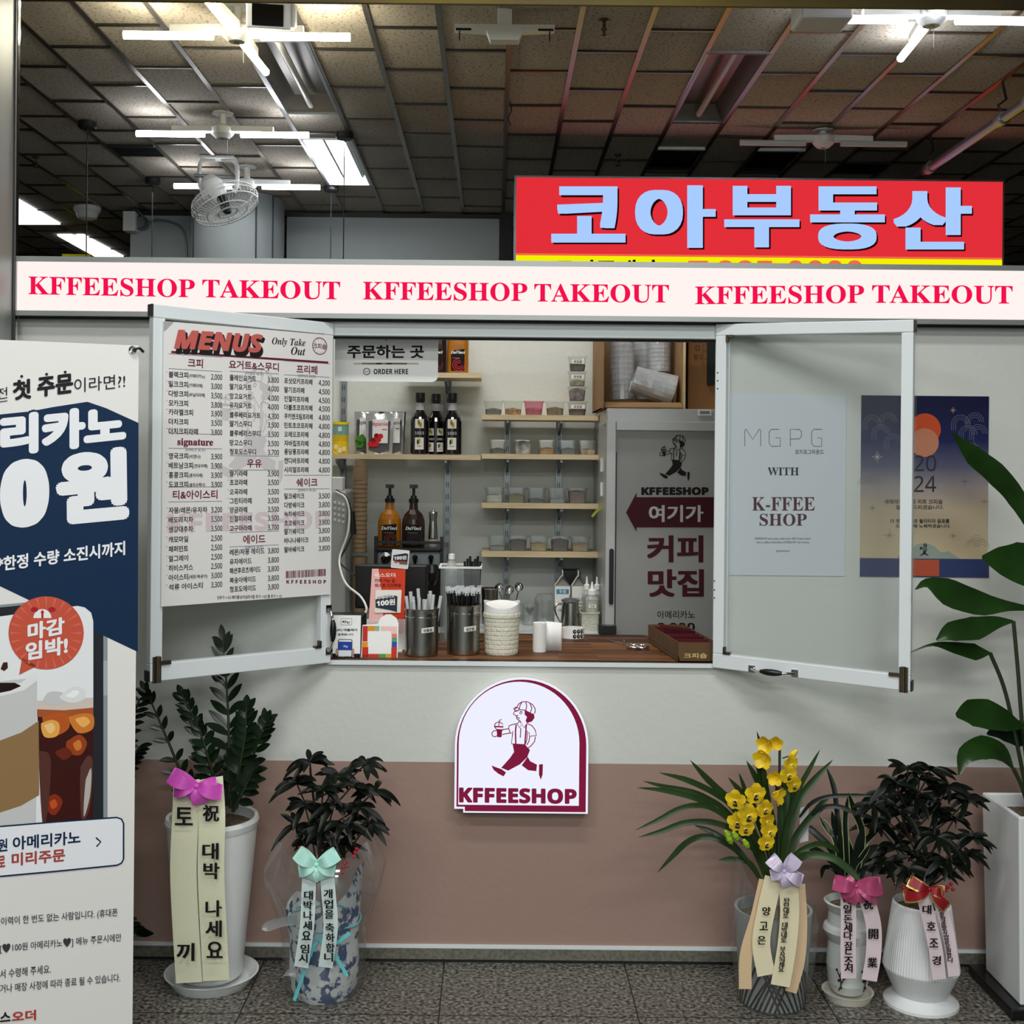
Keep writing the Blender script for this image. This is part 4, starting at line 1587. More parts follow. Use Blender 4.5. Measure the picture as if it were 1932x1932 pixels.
def shelf(px0, px1, py, label, brk):
    p0, p1 = W(px0, py, YF), W(px1, py, YF)
    z = (p0.z + p1.z) / 2
    t = thing('wall_shelf', label, 'shelf', ((p0.x + p1.x) / 2, YF, z), 'wooden wall shelves inside the kiosk')
    b = B()
    b.box((p0.x, YF, z - 0.02), (p1.x, YI - 0.02, z), 'wood_shelf')
    b.build('board', t)
    for px in brk:
        x = W(px, py, YI).x
        b = B()
        P = Plane((x - 0.005, YI - 0.02, z - 0.02), (0, -1, 0), (0, 0, 1))
        b.prism(P, [(0, 0), (0.2, 0), (0.2, -0.012), (0.03, -0.05), (0, -0.055)], -0.01, 0.0, 'dull_metal')
        b.build('bracket', t)
    return p0.x, p1.x, z


S_top = shelf(760, 908, 703, 'short high shelf holding the orange sauce bottle', (845,))
S_mid = shelf(600, 907, 857, 'long left shelf holding pouches and dark syrup bottles', (648, 845))
S_r = [shelf(909, 1130, 783, 'uppermost right shelf of tubs with the small tub stack', (957, 1054)),
       shelf(909, 1130, 857, 'second right shelf with the widely spaced snack tubs', (957, 1054)),
       shelf(909, 1130, 950, 'third right shelf starting with a tub of white powder', (957, 1054)),
       shelf(909, 1130, 1042, 'lowest right shelf starting with a grey half empty tub', (957, 1054))]
# slotted wall rails
for px, z0, z1, lb in ((648, 0.932, 2.0, 'slotted metal wall rail behind the yellow can'), (845, 0.932, 2.1, 'slotted metal wall rail behind the orange sauce bottle'),
                       (957, 0.932, 1.76, 'left slotted metal rail carrying the tub shelves'), (1054, 0.932, 1.76, 'right slotted metal rail carrying the tub shelves')):
    x = W(px, 870, YI).x
    t = thing('wall_rail', lb, 'shelf rail', (x, YI, z0), 'slotted shelf rails')
    b = B()
    b.box((x - 0.012, YI - 0.016, z0), (x + 0.012, YI + 0.004, z1), 'dull_metal')
    b.build('rail', t)
    b = B()
    z = z0 + 0.03
    while z < z1 - 0.03:
        for s in (-1, 1):
            b.box((x + s * 0.004 - 0.0014, YI - 0.0168, z), (x + s * 0.004 + 0.0014, YI - 0.015, z + 0.022), 'dark_cap')
        z += 0.05
    b.build('slots', t)


def rrloop(w, d, r, n=3):
    return rrect(-w / 2, -d / 2, w / 2, d / 2, r, n)


def tub(x, y, z, w, h, shell, stuff, level, label, lab=False, lid=False, lump=0.006):
    t = thing('plastic_tub', label, 'food tub', (x, y, z), 'plastic tubs on the right wall shelves')
    b = B()
    loops = []
    for hh, k in ((0.0, 0.80), (h * 0.93, 0.96), (h * 0.93, 1.04), (h, 1.05), (h, 0.97)):
        loops.append([(x + p * k, y + q * k, z + hh) for p, q in rrloop(w, w, w * 0.16)])
    n = len(loops[0])
    for i in range(len(loops) - 1):
        b.add(loops[i] + loops[i + 1], [(k, (k + 1) % n, n + (k + 1) % n, n + k) for k in range(n)], shell)
    b.add(loops[0], [tuple(reversed(range(n)))], shell)
    if lid:
        b.add([(p, q, r_ + 0.001) for p, q, r_ in loops[3]], [tuple(range(n))], shell)
    b.build('shell', t)
    b = B()
    rr = random.Random(label)
    k = 7
    vs, fs = [], []
    lo = [(x + p * 0.775, y + q * 0.775, z + 0.002) for p, q in rrloop(w, w, w * 0.16)]
    hi = [(x + p * (0.775 + 0.14 * level), y + q * (0.775 + 0.14 * level), z + h * level * (0.9 + rr.uniform(-0.12, 0.12))) for p, q in rrloop(w, w, w * 0.16)]
    b.add(lo + hi, [(i, (i + 1) % n, n + (i + 1) % n, n + i) for i in range(n)], stuff)
    b.add(hi + [(x, y, z + h * level + lump)], [(i, (i + 1) % n, n) for i in range(n)], stuff)
    o = b.build('contents', t)
    if lab:
        b = B()
        P = Plane((x, y - w * 0.5 + 0.002, z + h * 0.62))
        b.rect(P, -w * 0.35, -0.008, w * 0.35, 0.008, 0.001, ink('#e6e4e0'))
        b.label(P, '토핑용', 0, 0, 0.012, ink('#333333'), 'c', h=0.0015, off=0.01)
        b.build('paper_label', t)
    return t


def stf(n, c, c2=None, sc=80):
    k = 'food_' + n
    if k not in MATS:
        mat(k, c, 0.7, noise=1.0 if c2 else None, color2=c2 or '#000000', scale=sc, bump=(0.6, sc))
    return k


YT = 4.92
TW = 0.078
z = S_r[0][2]
for px, sh, st, lv, lb, lab in ((931, 'clear_tub', stf('mix', '#7a4a2c', '#1f6a6a', 60), 0.42, 'tub of mixed colourful sweets at the left end of the uppermost tub shelf', 0),
                                (968, 'clear_tub', stf('red', '#7a2a18', '#c89a4a', 90), 0.45, 'tub of red and gold crumbs on the uppermost tub shelf', 0),
                                (1007, 'pink_tub', stf('pink', '#a04a62', '#c06a84'), 0.5, 'pink tinted tub on the uppermost tub shelf', 0),
                                (1047, 'clear_tub', stf('nut', '#8a6a38', '#5c4420', 90), 0.55, 'tub of brown gold granola on the uppermost tub shelf', 0),
                                (1089, 'clear_tub', stf('plum', '#5a2434', '#2c1420', 60), 0.5, 'labelled tub of plum bits at the foot of the small stack', 1)):
    tub(W(px, 780, YT).x, YT, z, TW, 0.058, sh, st, lv, lb, lab)
xx = W(1089, 700, YT).x
for i, (st, lb, lab, lv) in enumerate(((stf('wine', '#4a2a34', '#8a7a80', 60), 'unlabelled tub of dark flakes second from the bottom of the stack', 0, 0.8),
                                       (stf('sage', '#7d7c58', '#a5a08a', 60), 'labelled tub of sage green bits third from the bottom of the stack', 1, 0.35),
                                       (stf('grey', '#4a4438', '#3a2c28', 60), 'topmost labelled tub of the small stack', 1, 0.5))):
    tub(xx, YT, z + 0.0602 * (i + 1), TW * 0.92, 0.0585, 'clear_tub', st, lv, lb, lab)
z = S_r[1][2]
for px, sh, st, lv, lb in ((939, 'clear_tub', stf('seaweed', '#1c2a20'), 0.35, 'tub of dark green tea leaves on the second tub shelf'),
                           (986, 'clear_tub', stf('pack', '#101014', '#c8c8c8', 26), 0.85, 'tub packed with black and silver sachets on the second tub shelf'),
                           (1031, 'clear_tub', stf('curl', '#b8894a', '#8a5c28', 50), 0.42, 'tub of golden curls on the second tub shelf'),
                           (1071, 'smoke_tub', stf('ash', '#5a5852', '#3c3a36', 60), 0.4, 'tub of grey bits on the second tub shelf'),
                           (1108, 'clear_tub', stf('mush', '#6a4a34', '#c8b49a', 40), 0.36, 'tub of brown shells at the fridge end of the second tub shelf')):
    tub(W(px, 855, YT).x, YT, z, TW * 0.98, 0.058, sh, st, lv, lb)
z = S_r[2][2]
for px, sh, st, lv, lb in ((933, 'smoke_tub', stf('white', '#d8d8d2'), 0.5, 'tub of white powder on the third tub shelf'),
                           (974, 'smoke_tub', stf('olive', '#77783c'), 0.55, 'tub of olive green powder on the third tub shelf'),
                           (1012, 'smoke_tub', stf('soot', '#1a1a1c'), 0.25, 'tub of black powder on the third tub shelf'),
                           (1051, 'smoke_tub', stf('blue', '#8fa2b0'), 0.25, 'tub of pale blue powder on the third tub shelf'),
                           (1089, 'smoke_tub', stf('cocoa', '#7c5c4e'), 0.8, 'tub of cocoa brown powder on the third tub shelf')):
    tub(W(px, 948, YT).x, YT, z, TW, 0.06, sh, st, lv, lb)
z = S_r[3][2]
for px, sh, st, lv, lb in ((938, 'smoke_tub', stf('ashen', '#8e8e90'), 0.3, 'tub with a little grey powder on the lowest tub shelf'),
                           (977, 'smoke_tub', stf('coffee', '#332622'), 0.75, 'tub of dark coffee powder on the lowest tub shelf'),
                           (1016, 'smoke_tub', stf('tan', '#b89c66'), 0.55, 'tub of tan powder heaped to one side on the lowest tub shelf'),
                           (1056, 'smoke_tub', stf('choc', '#3a2018'), 0.8, 'tub of chocolate brown powder on the lowest tub shelf'),
                           (1094, 'smoke_tub', stf('sand', '#b99a6c'), 0.55, 'tub of sand coloured powder at the fridge end of the lowest shelf')):
    tub(W(px, 1040, YT).x, YT, z, TW, 0.058, sh, st, lv, lb)

# ---- bottles
mat('orange_sauce', '#a56712', 0.2, coat=0.3)
mat('brown_sauce', '#2c1710', 0.2, coat=0.3)
mat('dark_glass', '#0a0608', 0.08, coat=0.5)


def square_bottle(px, label, m, fade):
    z = S_top[2]
    x = W(px, 700, 4.93).x
    t = thing('sauce_bottle', label, 'bottle', (x, 4.93, z), 'sauce bottles on the high shelf')
    b = B()
    w = 0.085
    loops = []
    for h, k in ((0, 0.94), (0.006, 1), (0.14, 1), (0.16, 0.96), (0.172, 0.82), (0.195, 0.42), (0.225, 0.38), (0.225, 0.0)):
        loops.append([(x + p * k, 4.93 + q * k, z + h) for p, q in rrloop(w, w * 0.8, w * 0.2)])
    n = len(loops[0])
    for i in range(len(loops) - 1):
        b.add(loops[i] + loops[i + 1], [(k, (k + 1) % n, n + (k + 1) % n, n + k) for k in range(n)], m, True)
    b.build('bottle_body', t)
    b = B()
    b.lathe((x, 4.93, z + 0.224), [(0.017, 0), (0.019, 0.02), (0, 0.022)], 'black_plastic', 14)
    b.build('cap', t)
    P = Plane((x, 4.93 - w * 0.4 - 0.0012, z))
    b = B()
    b.poly(P, [(-0.027, 0.012), (0.027, 0.012), (0.027, 0.1), (-0.027, 0.092)], 0.0, ink('#0f0b0d'))
    b.label(P, 'DaVinci', 0, 0.087, 0.017, ink('#f0f0f0'), 'c', style='ital', off=0.012)
    b.rect(P, -0.022, 0.062, 0.008, 0.064, 0.001, ink('#8a8a8a'))
    for r in (0.024, 0.016, 0.009):
        b.line(P, ell(0.004, 0.036, r, r, 22, 0.6 * r * 100, 0.6 * r * 100 + 5.2), 0.0028, 0.0008, ink('#c82832' if not fade else '#703038'))
    b.build('bottle_label', t)


square_bottle(822, 'dark brown sauce bottle half hidden by the order sign', 'brown_sauce', True)
square_bottle(864, 'square orange sauce bottle with black label on the high shelf', 'orange_sauce', False)


def syrup(px, y, label, two):
    z = S_mid[2]
    x = W(px, 850, y).x
    t = thing('syrup_bottle', label, 'bottle', (x, y, z), 'dark syrup bottles')
    b = B()
    b.lathe((x, y, z), [(0, 0), (0.036, 0), (0.038, 0.004), (0.038, 0.135), (0.034, 0.15), (0.019, 0.172), (0.015, 0.18), (0.0145, 0.215), (0, 0.215)], 'dark_glass', 24)
    b.build('glass_body', t)
    b = B()
    b.lathe((x, y, z + 0.21), [(0.018, 0), (0.02, 0.012), (0.019, 0.038), (0, 0.039)], 'black_plastic', 18)
    b.build('cap', t)
    b = B()
    b.lathe((x, y, z), [(0.0205, 0.178), (0.0185, 0.196), (0.0155, 0.208)], ink('#a9a7ae', 0.4), 20)
    b.build('neck_band', t)
    P = Plane((x, y - 0.0385, z))
    b = B()
    for ox in ((-0.019, 0.019) if two else (0.0,)):
        w = 0.0125 if two else 0.0175
        lo = 0.012 if two else 0.02
        k = 0.78 if two else 1.0
        f = lambda v: lo + v * k
        b.rect(P, ox - w, f(0), ox + w, f(0.048), 0.0, ink('#d8d6d2'))
        b.rect(P, ox - w, f(0.085), ox + w, f(0.122), 0.0, ink('#d8d6d2'))
        b.label(P, '1883', ox, f(0.066), 0.017 * k, ink('#b8b6b2'), 'c', h=0.0005, style='serif')
        for a, c in ((0.0, 0.104), (0.006, 0.098), (-0.004, 0.11), (0.0, 0.034), (-0.006, 0.03)):
            b.poly(P, ell(ox + a * k, f(c), 0.004 * k, 0.011 * k, 10), 0.0006, ink('#a59a1c' if a > -0.005 else '#3a3416'))
        b.rect(P, ox - w * 0.5, f(0.012), ox + w * 0.5, f(0.014), 0.0006, ink('#555555'))
    b.build('bottle_label', t)


syrup(792, 4.91, 'left dark syrup bottle beside the silver pouches', False)
syrup(822, 4.985, 'middle dark syrup bottle with two narrow label columns', True)
syrup(853, 4.91, 'right dark syrup bottle at the end of the long shelf', False)
# yellow can
z = S_mid[2]
x = W(640, 850, 4.93).x
t = thing('powder_can', 'yellow and blue can with yellow lid beside the menu board', 'can', (x, 4.93, z))
b = B()
b.lathe((x, 4.93, z), [(0, 0), (0.037, 0), (0.037, 0.05, ink('#d8b41e', 0.35)), (0.037, 0.075, ink('#7da8a0', 0.35)), (0.037, 0.118, ink('#1f78b4', 0.35)), (0, 0.118)], ink('#e2c02a', 0.35), 28)
b.build('can_body', t)
b = B()
b.lathe((x, 4.93, z + 0.117), [(0.0385, 0), (0.0385, 0.011), (0, 0.012)], ink('#f0d400', 0.4), 28)
b.build('lid', t)
P = Plane((x + 0.012, 4.93 - 0.037, z))
b = B()
b.rect(P, -0.012, 0.09, 0.002, 0.108, 0.001, ink('#d9e6ee'))
for a, c in ((-0.02, 0.028), (-0.004, 0.014), (0.012, 0.02)):
    b.poly(P, ell(a, c, 0.009, 0.011, 12), 0.001, ink('#ead7a0'))
b.build('printed_label', t)


def pouch(px, y, w, h, label, kind):
    z = S_mid[2]
    x = W(px, 850, y).x
    t = thing('foil_pouch', label, 'pouch', (x, y, z), 'stand up pouches on the long shelf')
    b = B()
    foil = 'foil'
    n, k = 9, 8
    vs = []
    for side in (-1, 1):
        for j in range(k + 1):
            v = j / k
            for i in range(n + 1):
                u = -1 + 2 * i / n
                th = 0.022 * (1 - v) ** 0.7 * math.sqrt(max(0, 1 - u * u * 0.96)) + 0.0012
                ww = w / 2 * (0.9 + 0.1 * v)
                vs.append((x + u * ww, y + side * th + 0.004 * math.sin(u * 5 + v * 7), z + h * v))
    m = (n + 1) * (k + 1)
    fs = []
    for s in (0, 1):
        for j in range(k):
            for i in range(n):
                a = s * m + j * (n + 1) + i
                fs.append((a, a + 1, a + n + 2, a + n + 1) if s == 0 else (a + 1, a, a + n + 1, a + n + 2))
    b.add(vs, fs, 'foil' if kind != 'black' else 'black_gloss', True)
    b.build('pouch_body', t)
    if kind == 'black':
        return
    P = Plane((x, y - 0.029, z), (1, 0, 0), (0, 0.135, 1))
    b = B()
    b.poly(P, [(-w * 0.36, 0.015), (0, 0.004), (w * 0.36, 0.015), (w * 0.38, h * 0.82), (-w * 0.38, h * 0.82)], -0.002, ink('#4a4c4e', 0.25))
    b.rect(P, -w * 0.24, h * 0.27, w * 0.3, h * 0.86, 0.001, ink('#dcdcdc', 0.4))
    co = {'red': '#c01824', 'green': '#3c7a28', 'plain': '#303030'}[kind]
    b.label(P, 'épanie', w * 0.03, h * 0.76, 0.024, ink(co if kind == 'red' else '#3a3a3a'), 'c', h=0.0015, off=0.006)
    if kind != 'plain':
        rr = random.Random(kind)
        for _ in range(12):
            a, c = rr.uniform(-0.3, 0.05) * w, rr.uniform(0.2, 0.45) * h
            b.poly(P, ell(a, c, 0.011, 0.011, 9), 0.0012 + _ * 1e-4, ink(co if _ % 3 else ('#7e0c14' if kind == 'red' else '#24501a')))
    b.rect(P, w * 0.1, h * 0.6, w * 0.27, h * 0.62, 0.0015, ink(co))
    b.build('printed_label', t)


mat('foil', '#c9cacb', 0.26, 0.55, bump=(0.5, 22))
pouch(722, 5.035, 0.19, 0.176, 'black pouch standing behind the silver ones', 'black')
pouch(689, 4.955, 0.092, 0.172, 'left silver pouch with a green picture', 'green')
pouch(743, 4.965, 0.085, 0.172, 'right silver pouch mostly hidden by the red one', 'plain')
pouch(716, 4.905, 0.115, 0.163, 'front silver pouch with a red berry picture', 'red')

# ---- left side: white machine, cup stack, coffee machine
BZ = 0.932
x = W(643, 1000, 4.66).x
t = thing('white_machine', 'pale grey machine behind the menu board edge', 'machine', (x, 4.75, BZ))
b = B()
zt = W(640, 925, 4.66).z
b.box((x - 0.2, 4.64, BZ), (x + 0.022, 4.9, zt), 'fridge_grey')
b.build('machine_body', t, bev=0.01)
b = B()
for j in range(4):
    for i in range(3):
        b.box((x - 0.025 + i * 0.016, 4.637, zt - 0.05 - j * 0.022 - i * 0.004), (x - 0.016 + i * 0.016, 4.64, zt - 0.04 - j * 0.022 - i * 0.004), 'white_plastic')
b.build('button_panel', t)
b = B()
b.box((x - 0.06, 4.66, zt), (x + 0.004, 4.74, zt + 0.05), 'white_plastic')
b.build('top_box', t, bev=0.004)
b = B()
b.tube(curve([W(634, 928, 4.6), W(652, 940, 4.58), W(659, 970, 4.58), W(655, 1010, 4.57), W(641, 1050, 4.56), W(643, 1078, 4.5), W(655, 1104, 4.34), W(680, 1125, 4.27), W(691, 1145, 4.23), W(690, 1155, 4.22), W(683, 1164, 4.2)], 48), 0.0042, 'white_plastic', 8)
o = b.build('white_cable', None, loc=W(683, 1164, 4.2))
tag(o, 'white cable hanging down from the pale grey machine', 'cable')
b = B()
b.tube(curve([W(634, 924, 4.62), W(655, 940, 4.62), W(664, 970, 4.62), W(666, 1000, 4.62), W(655, 1030, 4.62), W(641, 1058, 4.6), W(655, 1075, 4.5), W(668, 1085, 4.4)], 40), 0.0032, 'black_plastic', 6)
b.tube([W(664, 965, 4.62), W(667, 1008, 4.62)], 0.011, 'black_plastic', 8)
o = b.build('black_cable', None, loc=W(668, 1085, 4.4))
tag(o, 'black cable with a plug block beside the pale grey machine', 'cable')

# paper cup stack
cx_ = W(679, 1000, 4.78).x
zt = W(679, 897, 4.78).z
n = 18
for i in range(n):
    b = B()
    z0 = BZ + 0.26 + (zt - BZ - 0.26) * i / n if i else BZ
    hh = (zt - BZ - 0.26) / n
    x = cx_ + 0.001 * math.sin(i * 1.7)
    if i == 0:
        b.lathe((x, 4.78, BZ), [(0, 0), (0.024, 0), (0.03, 0.26), (0.031, 0.262), (0, 0.262)], 'cup_paper', 20)
    elif i == n - 1:
        b.lathe((x, 4.78, z0), [(0.029, 0), (0.027, hh + 0.03), (0.0275, hh + 0.034), (0.021, hh + 0.034), (0.02, hh + 0.06), (0, hh + 0.06)], 'cup_paper', 20)
    else:
        b.lathe((x, 4.78, z0), [(0.0272, 0), (0.0288, 0.003), (0.0284, 0.009), (0.0274, hh)], 'cup_paper', 20)
    o = b.build('paper_cup', None, loc=(x, 4.78, z0))
    if i == 0:
        tag(o, 'plain brown cup column at the foot of the tall cup stack', 'paper cup', 'brown cups in the tall stack')
    elif i == n - 1:
        tag(o, 'printed paper cup turned upside down on top of the tall stack', 'paper cup', 'brown cups in the tall stack')
    else:
        tag(o, 'brown paper cup nested inside the tall leaning stack', 'paper cup', 'brown cups in the tall stack')

# espresso machine
ex0, ex1 = W(706, 1100, 4.68).x, W(836, 1100, 4.68).x
ez = W(770, 1034, 4.68).z
t = thing('espresso_machine', 'black espresso machine with a railed top behind the monitor', 'coffee machine', ((ex0 + ex1) / 2, 4.85, BZ))
b = B()
b.box((ex0, 4.7, BZ), (ex1, 5.04, ez - 0.075), 'black_plastic')
b.box((ex0, 4.66, ez - 0.012), (ex1, 5.04, ez), 'black_plastic')
b.box((ex0, 4.7, ez - 0.075), (ex1, 4.98, ez - 0.012), 'dull_metal')
b.build('body', t, bev=0.004)
b = B()
for x in (ex0 + 0.006, ex1 - 0.006):
    b.box((x - 0.006, 4.66, ez - 0.2), (x + 0.006, 4.69, ez + 0.045), 'black_plastic')
b.box((ex0, 4.662, ez + 0.018), (ex1, 4.67, ez + 0.028), 'black_plastic')
b.build('cup_rail', t)
for px, py, r in ((725, 1055, 0.014), (783, 1052, 0.011), (813, 1052, 0.011)):
    b = B()
    p = W(px, py, 4.66)
    b.ball(p, r, 'black_gloss', 14)
    b.tube([p, p + Vector((0, 0.05, -0.01))], 0.006, 'chrome', 8)
    b.tube([p + Vector((0, 0, -0.008)), p + Vector((0, 0, -0.03))], [0.008, 0.004], 'black_gloss', 8)
    b.build('steam_knob', t)
b = B()
p = W(727, 1052, 4.69)
b.lathe(p, [(0, 0.012), (0.022, 0.01), (0.024, 0), (0.02, -0.01)], 'chrome', 20, axis=(0, -1, 0))
b.build('pressure_gauge', t)
p = W(815, 1080, 4.6)
b = B()
b.lathe(p, [(0, 0.03), (0.02, 0.03), (0.026, 0.0), (0.022, -0.03), (0.012, -0.05)], 'black_plastic', 18)
b.lathe(p + Vector((0, 0, -0.008)), [(0.018, -0.016), (0.016, -0.028), (0, -0.028)], 'chrome', 18)
b.tube([p + Vector((0, 0.03, 0.01)), p + Vector((0, 0.14, 0.01))], 0.014, 'black_plastic', 10)
b.build('portafilter', t)


def pump_bottle(px, label, m, fade):
    z = ez + 0.0015
    x = W(px, 1000, 4.78).x
    t = thing('pump_bottle', label, 'bottle', (x, 4.78, z), 'pump sauce bottles on the espresso machine')
    b = B()
    b.lathe((x, 4.78, z), [(0, 0), (0.043, 0), (0.0455, 0.005), (0.0455, 0.085), (0.043, 0.105), (0.035, 0.125), (0.018, 0.142), (0.016, 0.165), (0.016, 0.178), (0, 0.178)], m, 26, sy=0.85)
    b.build('bottle_body', t)
    b = B()
    b.lathe((x, 4.78, z + 0.17), [(0.019, 0), (0.0195, 0.014), (0.013, 0.016), (0.012, 0.026), (0.006, 0.028), (0.0055, 0.06), (0, 0.06)], 'black_plastic', 18)
    b.box((x - 0.0155, 4.765, z + 0.226), (x + 0.0155, 4.795, z + 0.24), 'black_plastic')
    b.box((x - 0.007, 4.70, z + 0.228), (x + 0.007, 4.77, z + 0.237), 'black_plastic')
    b.build('pump', t)
    P = Plane((x, 4.78 - 0.0455 * 0.85 - 0.001, z))
    b = B()
    b.poly(P, [(-0.026, 0.006), (0.03, 0.006), (0.03, 0.088), (-0.026, 0.082)], 0.0, ink('#0d0a0c'))
    b.label(P, 'DaVinci', 0.002, 0.072, 0.0185, ink('#e8e8e8'), 'c', style='ital', off=0.012)
    b.rect(P, -0.02, 0.052, 0.02, 0.054, 0.001, ink('#777777'))
    for r in (0.024, 0.016, 0.009):
        b.line(P, ell(0.008, 0.028, r, r * 0.85, 22, 0, 5.4), 0.0026, 0.0008, ink('#7c2a1c' if not fade else '#3c2430'))
    b.build('bottle_label', t)


pump_bottle(735, 'orange sauce bottle with black pump', 'orange_sauce', False)
pump_bottle(780, 'black brown sauce bottle with black pump', 'brown_sauce', True)
x = W(817, 1000, 4.78).x
t = thing('pepper_mill', 'slim steel grinder beside the dark pump bottle', 'grinder', (x, 4.78, ez))
b = B()
b.lathe((x, 4.78, ez), [(0, 0), (0.017, 0), (0.018, 0.03)], 'bottle_clear', 18)
b.lathe((x, 4.78, ez), [(0.0175, 0.028), (0.0175, 0.031), (0.019, 0.034), (0.017, 0.07), (0.0145, 0.1), (0.017, 0.13), (0.0155, 0.136), (0.005, 0.138), (0.004, 0.144), (0, 0.145)], 'brushed_steel', 20)
b.build('grinder_body', t)
b = B()
b.lathe((x, 4.78, ez), [(0.0183, 0.014), (0.0183, 0.026)], ink('#d8a8a4'), 18)
b.build('paper_label', t)

# ---- till area
p0, p1 = W(669, 1148, 4.3), W(806, 1066, 4.3)
t = thing('till_monitor', 'black till monitor turned away with cards stuck on it', 'monitor', ((p0.x + p1.x) / 2, 4.33, SILL))
b = B()
b.box((p0.x, 4.3, p0.z), (p1.x, 4.335, p1.z), 'black_plastic')
b.build('screen_back', t, bev=0.006)
b = B()
xm = (p0.x + p1.x) / 2
b.box((xm - 0.03, 4.335, SILL + 0.01), (xm + 0.03, 4.365, p1.z - 0.05), 'black_plastic')
b.box((xm - 0.08, 4.29, SILL), (xm + 0.08, 4.42, SILL + 0.014), 'black_plastic')
b.build('stand', t, bev=0.004)
b = B()
p = W(651, 1170, 4.05)
b.box((p.x - 0.07, 3.98, SILL), (p.x + 0.06, 4.16, SILL + 0.11), 'black_plastic')
o = b.build('receipt_printer', None, loc=(p.x, 4.07, SILL), bev=0.006)
tag(o, 'black till box behind the white payment card', 'printer')


def card_plane(px, py, y, lean=0.0, roll=0.0, yaw=0.0):
    o = W(px, py, y)
    u = Vector((math.cos(roll) * math.cos(yaw), math.sin(yaw), math.sin(roll)))
    v = Vector((-math.sin(roll), lean, 1))
    v = (v - u * v.dot(u)).normalized()
    return Plane(o, u, v)


def burst100(b, P, a, c, w, first=True, pic=True):
    """small offer card print: fat white letters on a navy slab"""
    nv, wh = ink('#2a3444'), ink('#f2f2f0')
    b.poly(P, [(a - w * 0.47, c + w * 0.1), (a + w * 0.3, c + w * 0.3), (a + w * 0.46, c + w * 0.26), (a + w * 0.46, c - w * 0.4), (a + w * 0.2, c - w * 0.34), (a - w * 0.45, c - w * 0.24)], 0.0008, nv)
    if first:
        b.text(P, '아메리카노', (a - w * 0.4, c + w * 0.24), (a + w * 0.34, c + w * 0.36), (a - w * 0.4, c + w * 0.06), nv, h=0.001, fat=0.06)
        b.text(P, '아메리카노', (a - w * 0.4, c + w * 0.26), (a + w * 0.34, c + w * 0.38), (a - w * 0.4, c + w * 0.08), wh, h=0.0014, fat=0.02)
    b.text(P, '100원', (a - w * 0.42, c + w * 0.06), (a + w * 0.36, c + w * 0.16), (a - w * 0.4, c - w * 0.2), wh, h=0.0016, style='sans', fat=0.03)
    if not first:
        b.rect(P, a - w * 0.05, c - w * 0.42, a + w * 0.45, c - w * 0.22, 0.001, ink('#8a5a44'))
        b.poly(P, ell(a - w * 0.25, c - w * 0.3, w * 0.12, w * 0.07, 14), 0.001, ink('#e05040'))


P = card_plane(755, 1072, 4.285, 0.0, -0.08)
t = thing('offer_card', 'small square offer card stuck to the top of the till monitor', 'card', tuple(P.o))
b = B()
q = P.px(737, 1071), P.px(774, 1039)
b.prism(P, rrect(q[0][0], q[0][1], q[1][0] - 0.002, q[1][1], 0.004), -0.0015, 0, 'acrylic_white')
b.build('card', t)
b = B()
burst100(b, P, (q[0][0] + q[1][0]) / 2, (q[0][1] + q[1][1]) / 2 + 0.006, 0.056, False)
b.build('printed_offer', t)

P = card_plane(729, 1190, 4.03, 0.1, -0.02)
t = thing('flyer_stand', 'acrylic flyer stand holding a red order flyer', 'flyer stand', (P.o.x, P.o.y, SILL))
b = B()
f = lambda *c: [P.px(*k) for k in c]
b.poly(P, f((691, 1200), (763, 1200), (764, 1168), (694, 1168)), 0.012, 'bag_film')
b.poly(P, f((690, 1226), (764, 1226), (764, 1168), (692, 1168)), -0.004, 'acrylic_white')
z0 = SILL
b.box((P.o.x - 0.055, 3.99, SILL), (P.o.x + 0.055, 4.09, SILL + 0.004), 'acrylic_white')
b.build('stand', t)
b = B()
b.poly(P, f((694, 1195), (762, 1195), (765, 1074), (702, 1073)), 0.0, ink('#cf3a16', 0.35))
b.poly(P, f((694, 1195), (724, 1195), (722, 1130), (714, 1073), (702, 1073)), 0.0006, ink('#f0b8b4', 0.35))
b.build('red_flyer', t)
b = B()
b.tbox(P, '패스오더', 706, 1081, 746, 1089, ink('#f6e6de'), h=0.0012, off=0.02)
b.tbox(P, '카페 가는 길', 707, 1092, 745, 1099, ink('#5a1410'), h=0.0012, off=0.02)
b.tbox(P, '패스로 미리주문', 707, 1101, 757, 1108, ink('#5a1410'), h=0.0012, off=0.02)
b.build('lettering', t)
t2 = f((707, 1156), (756, 1156), (758, 1113), (709, 1113))
b = B()
b.poly(P, t2, 0.006, ink('#ece6de'))
b.build('offer_leaflet', t)
b = B()
P2 = Plane(P.w(0, 0, 0.0065), P.u, P.v)
a, c = P2.px(729, 1136)
burst100(b, P2, a, c, 0.078, True)
b.build('printed_offer', t)

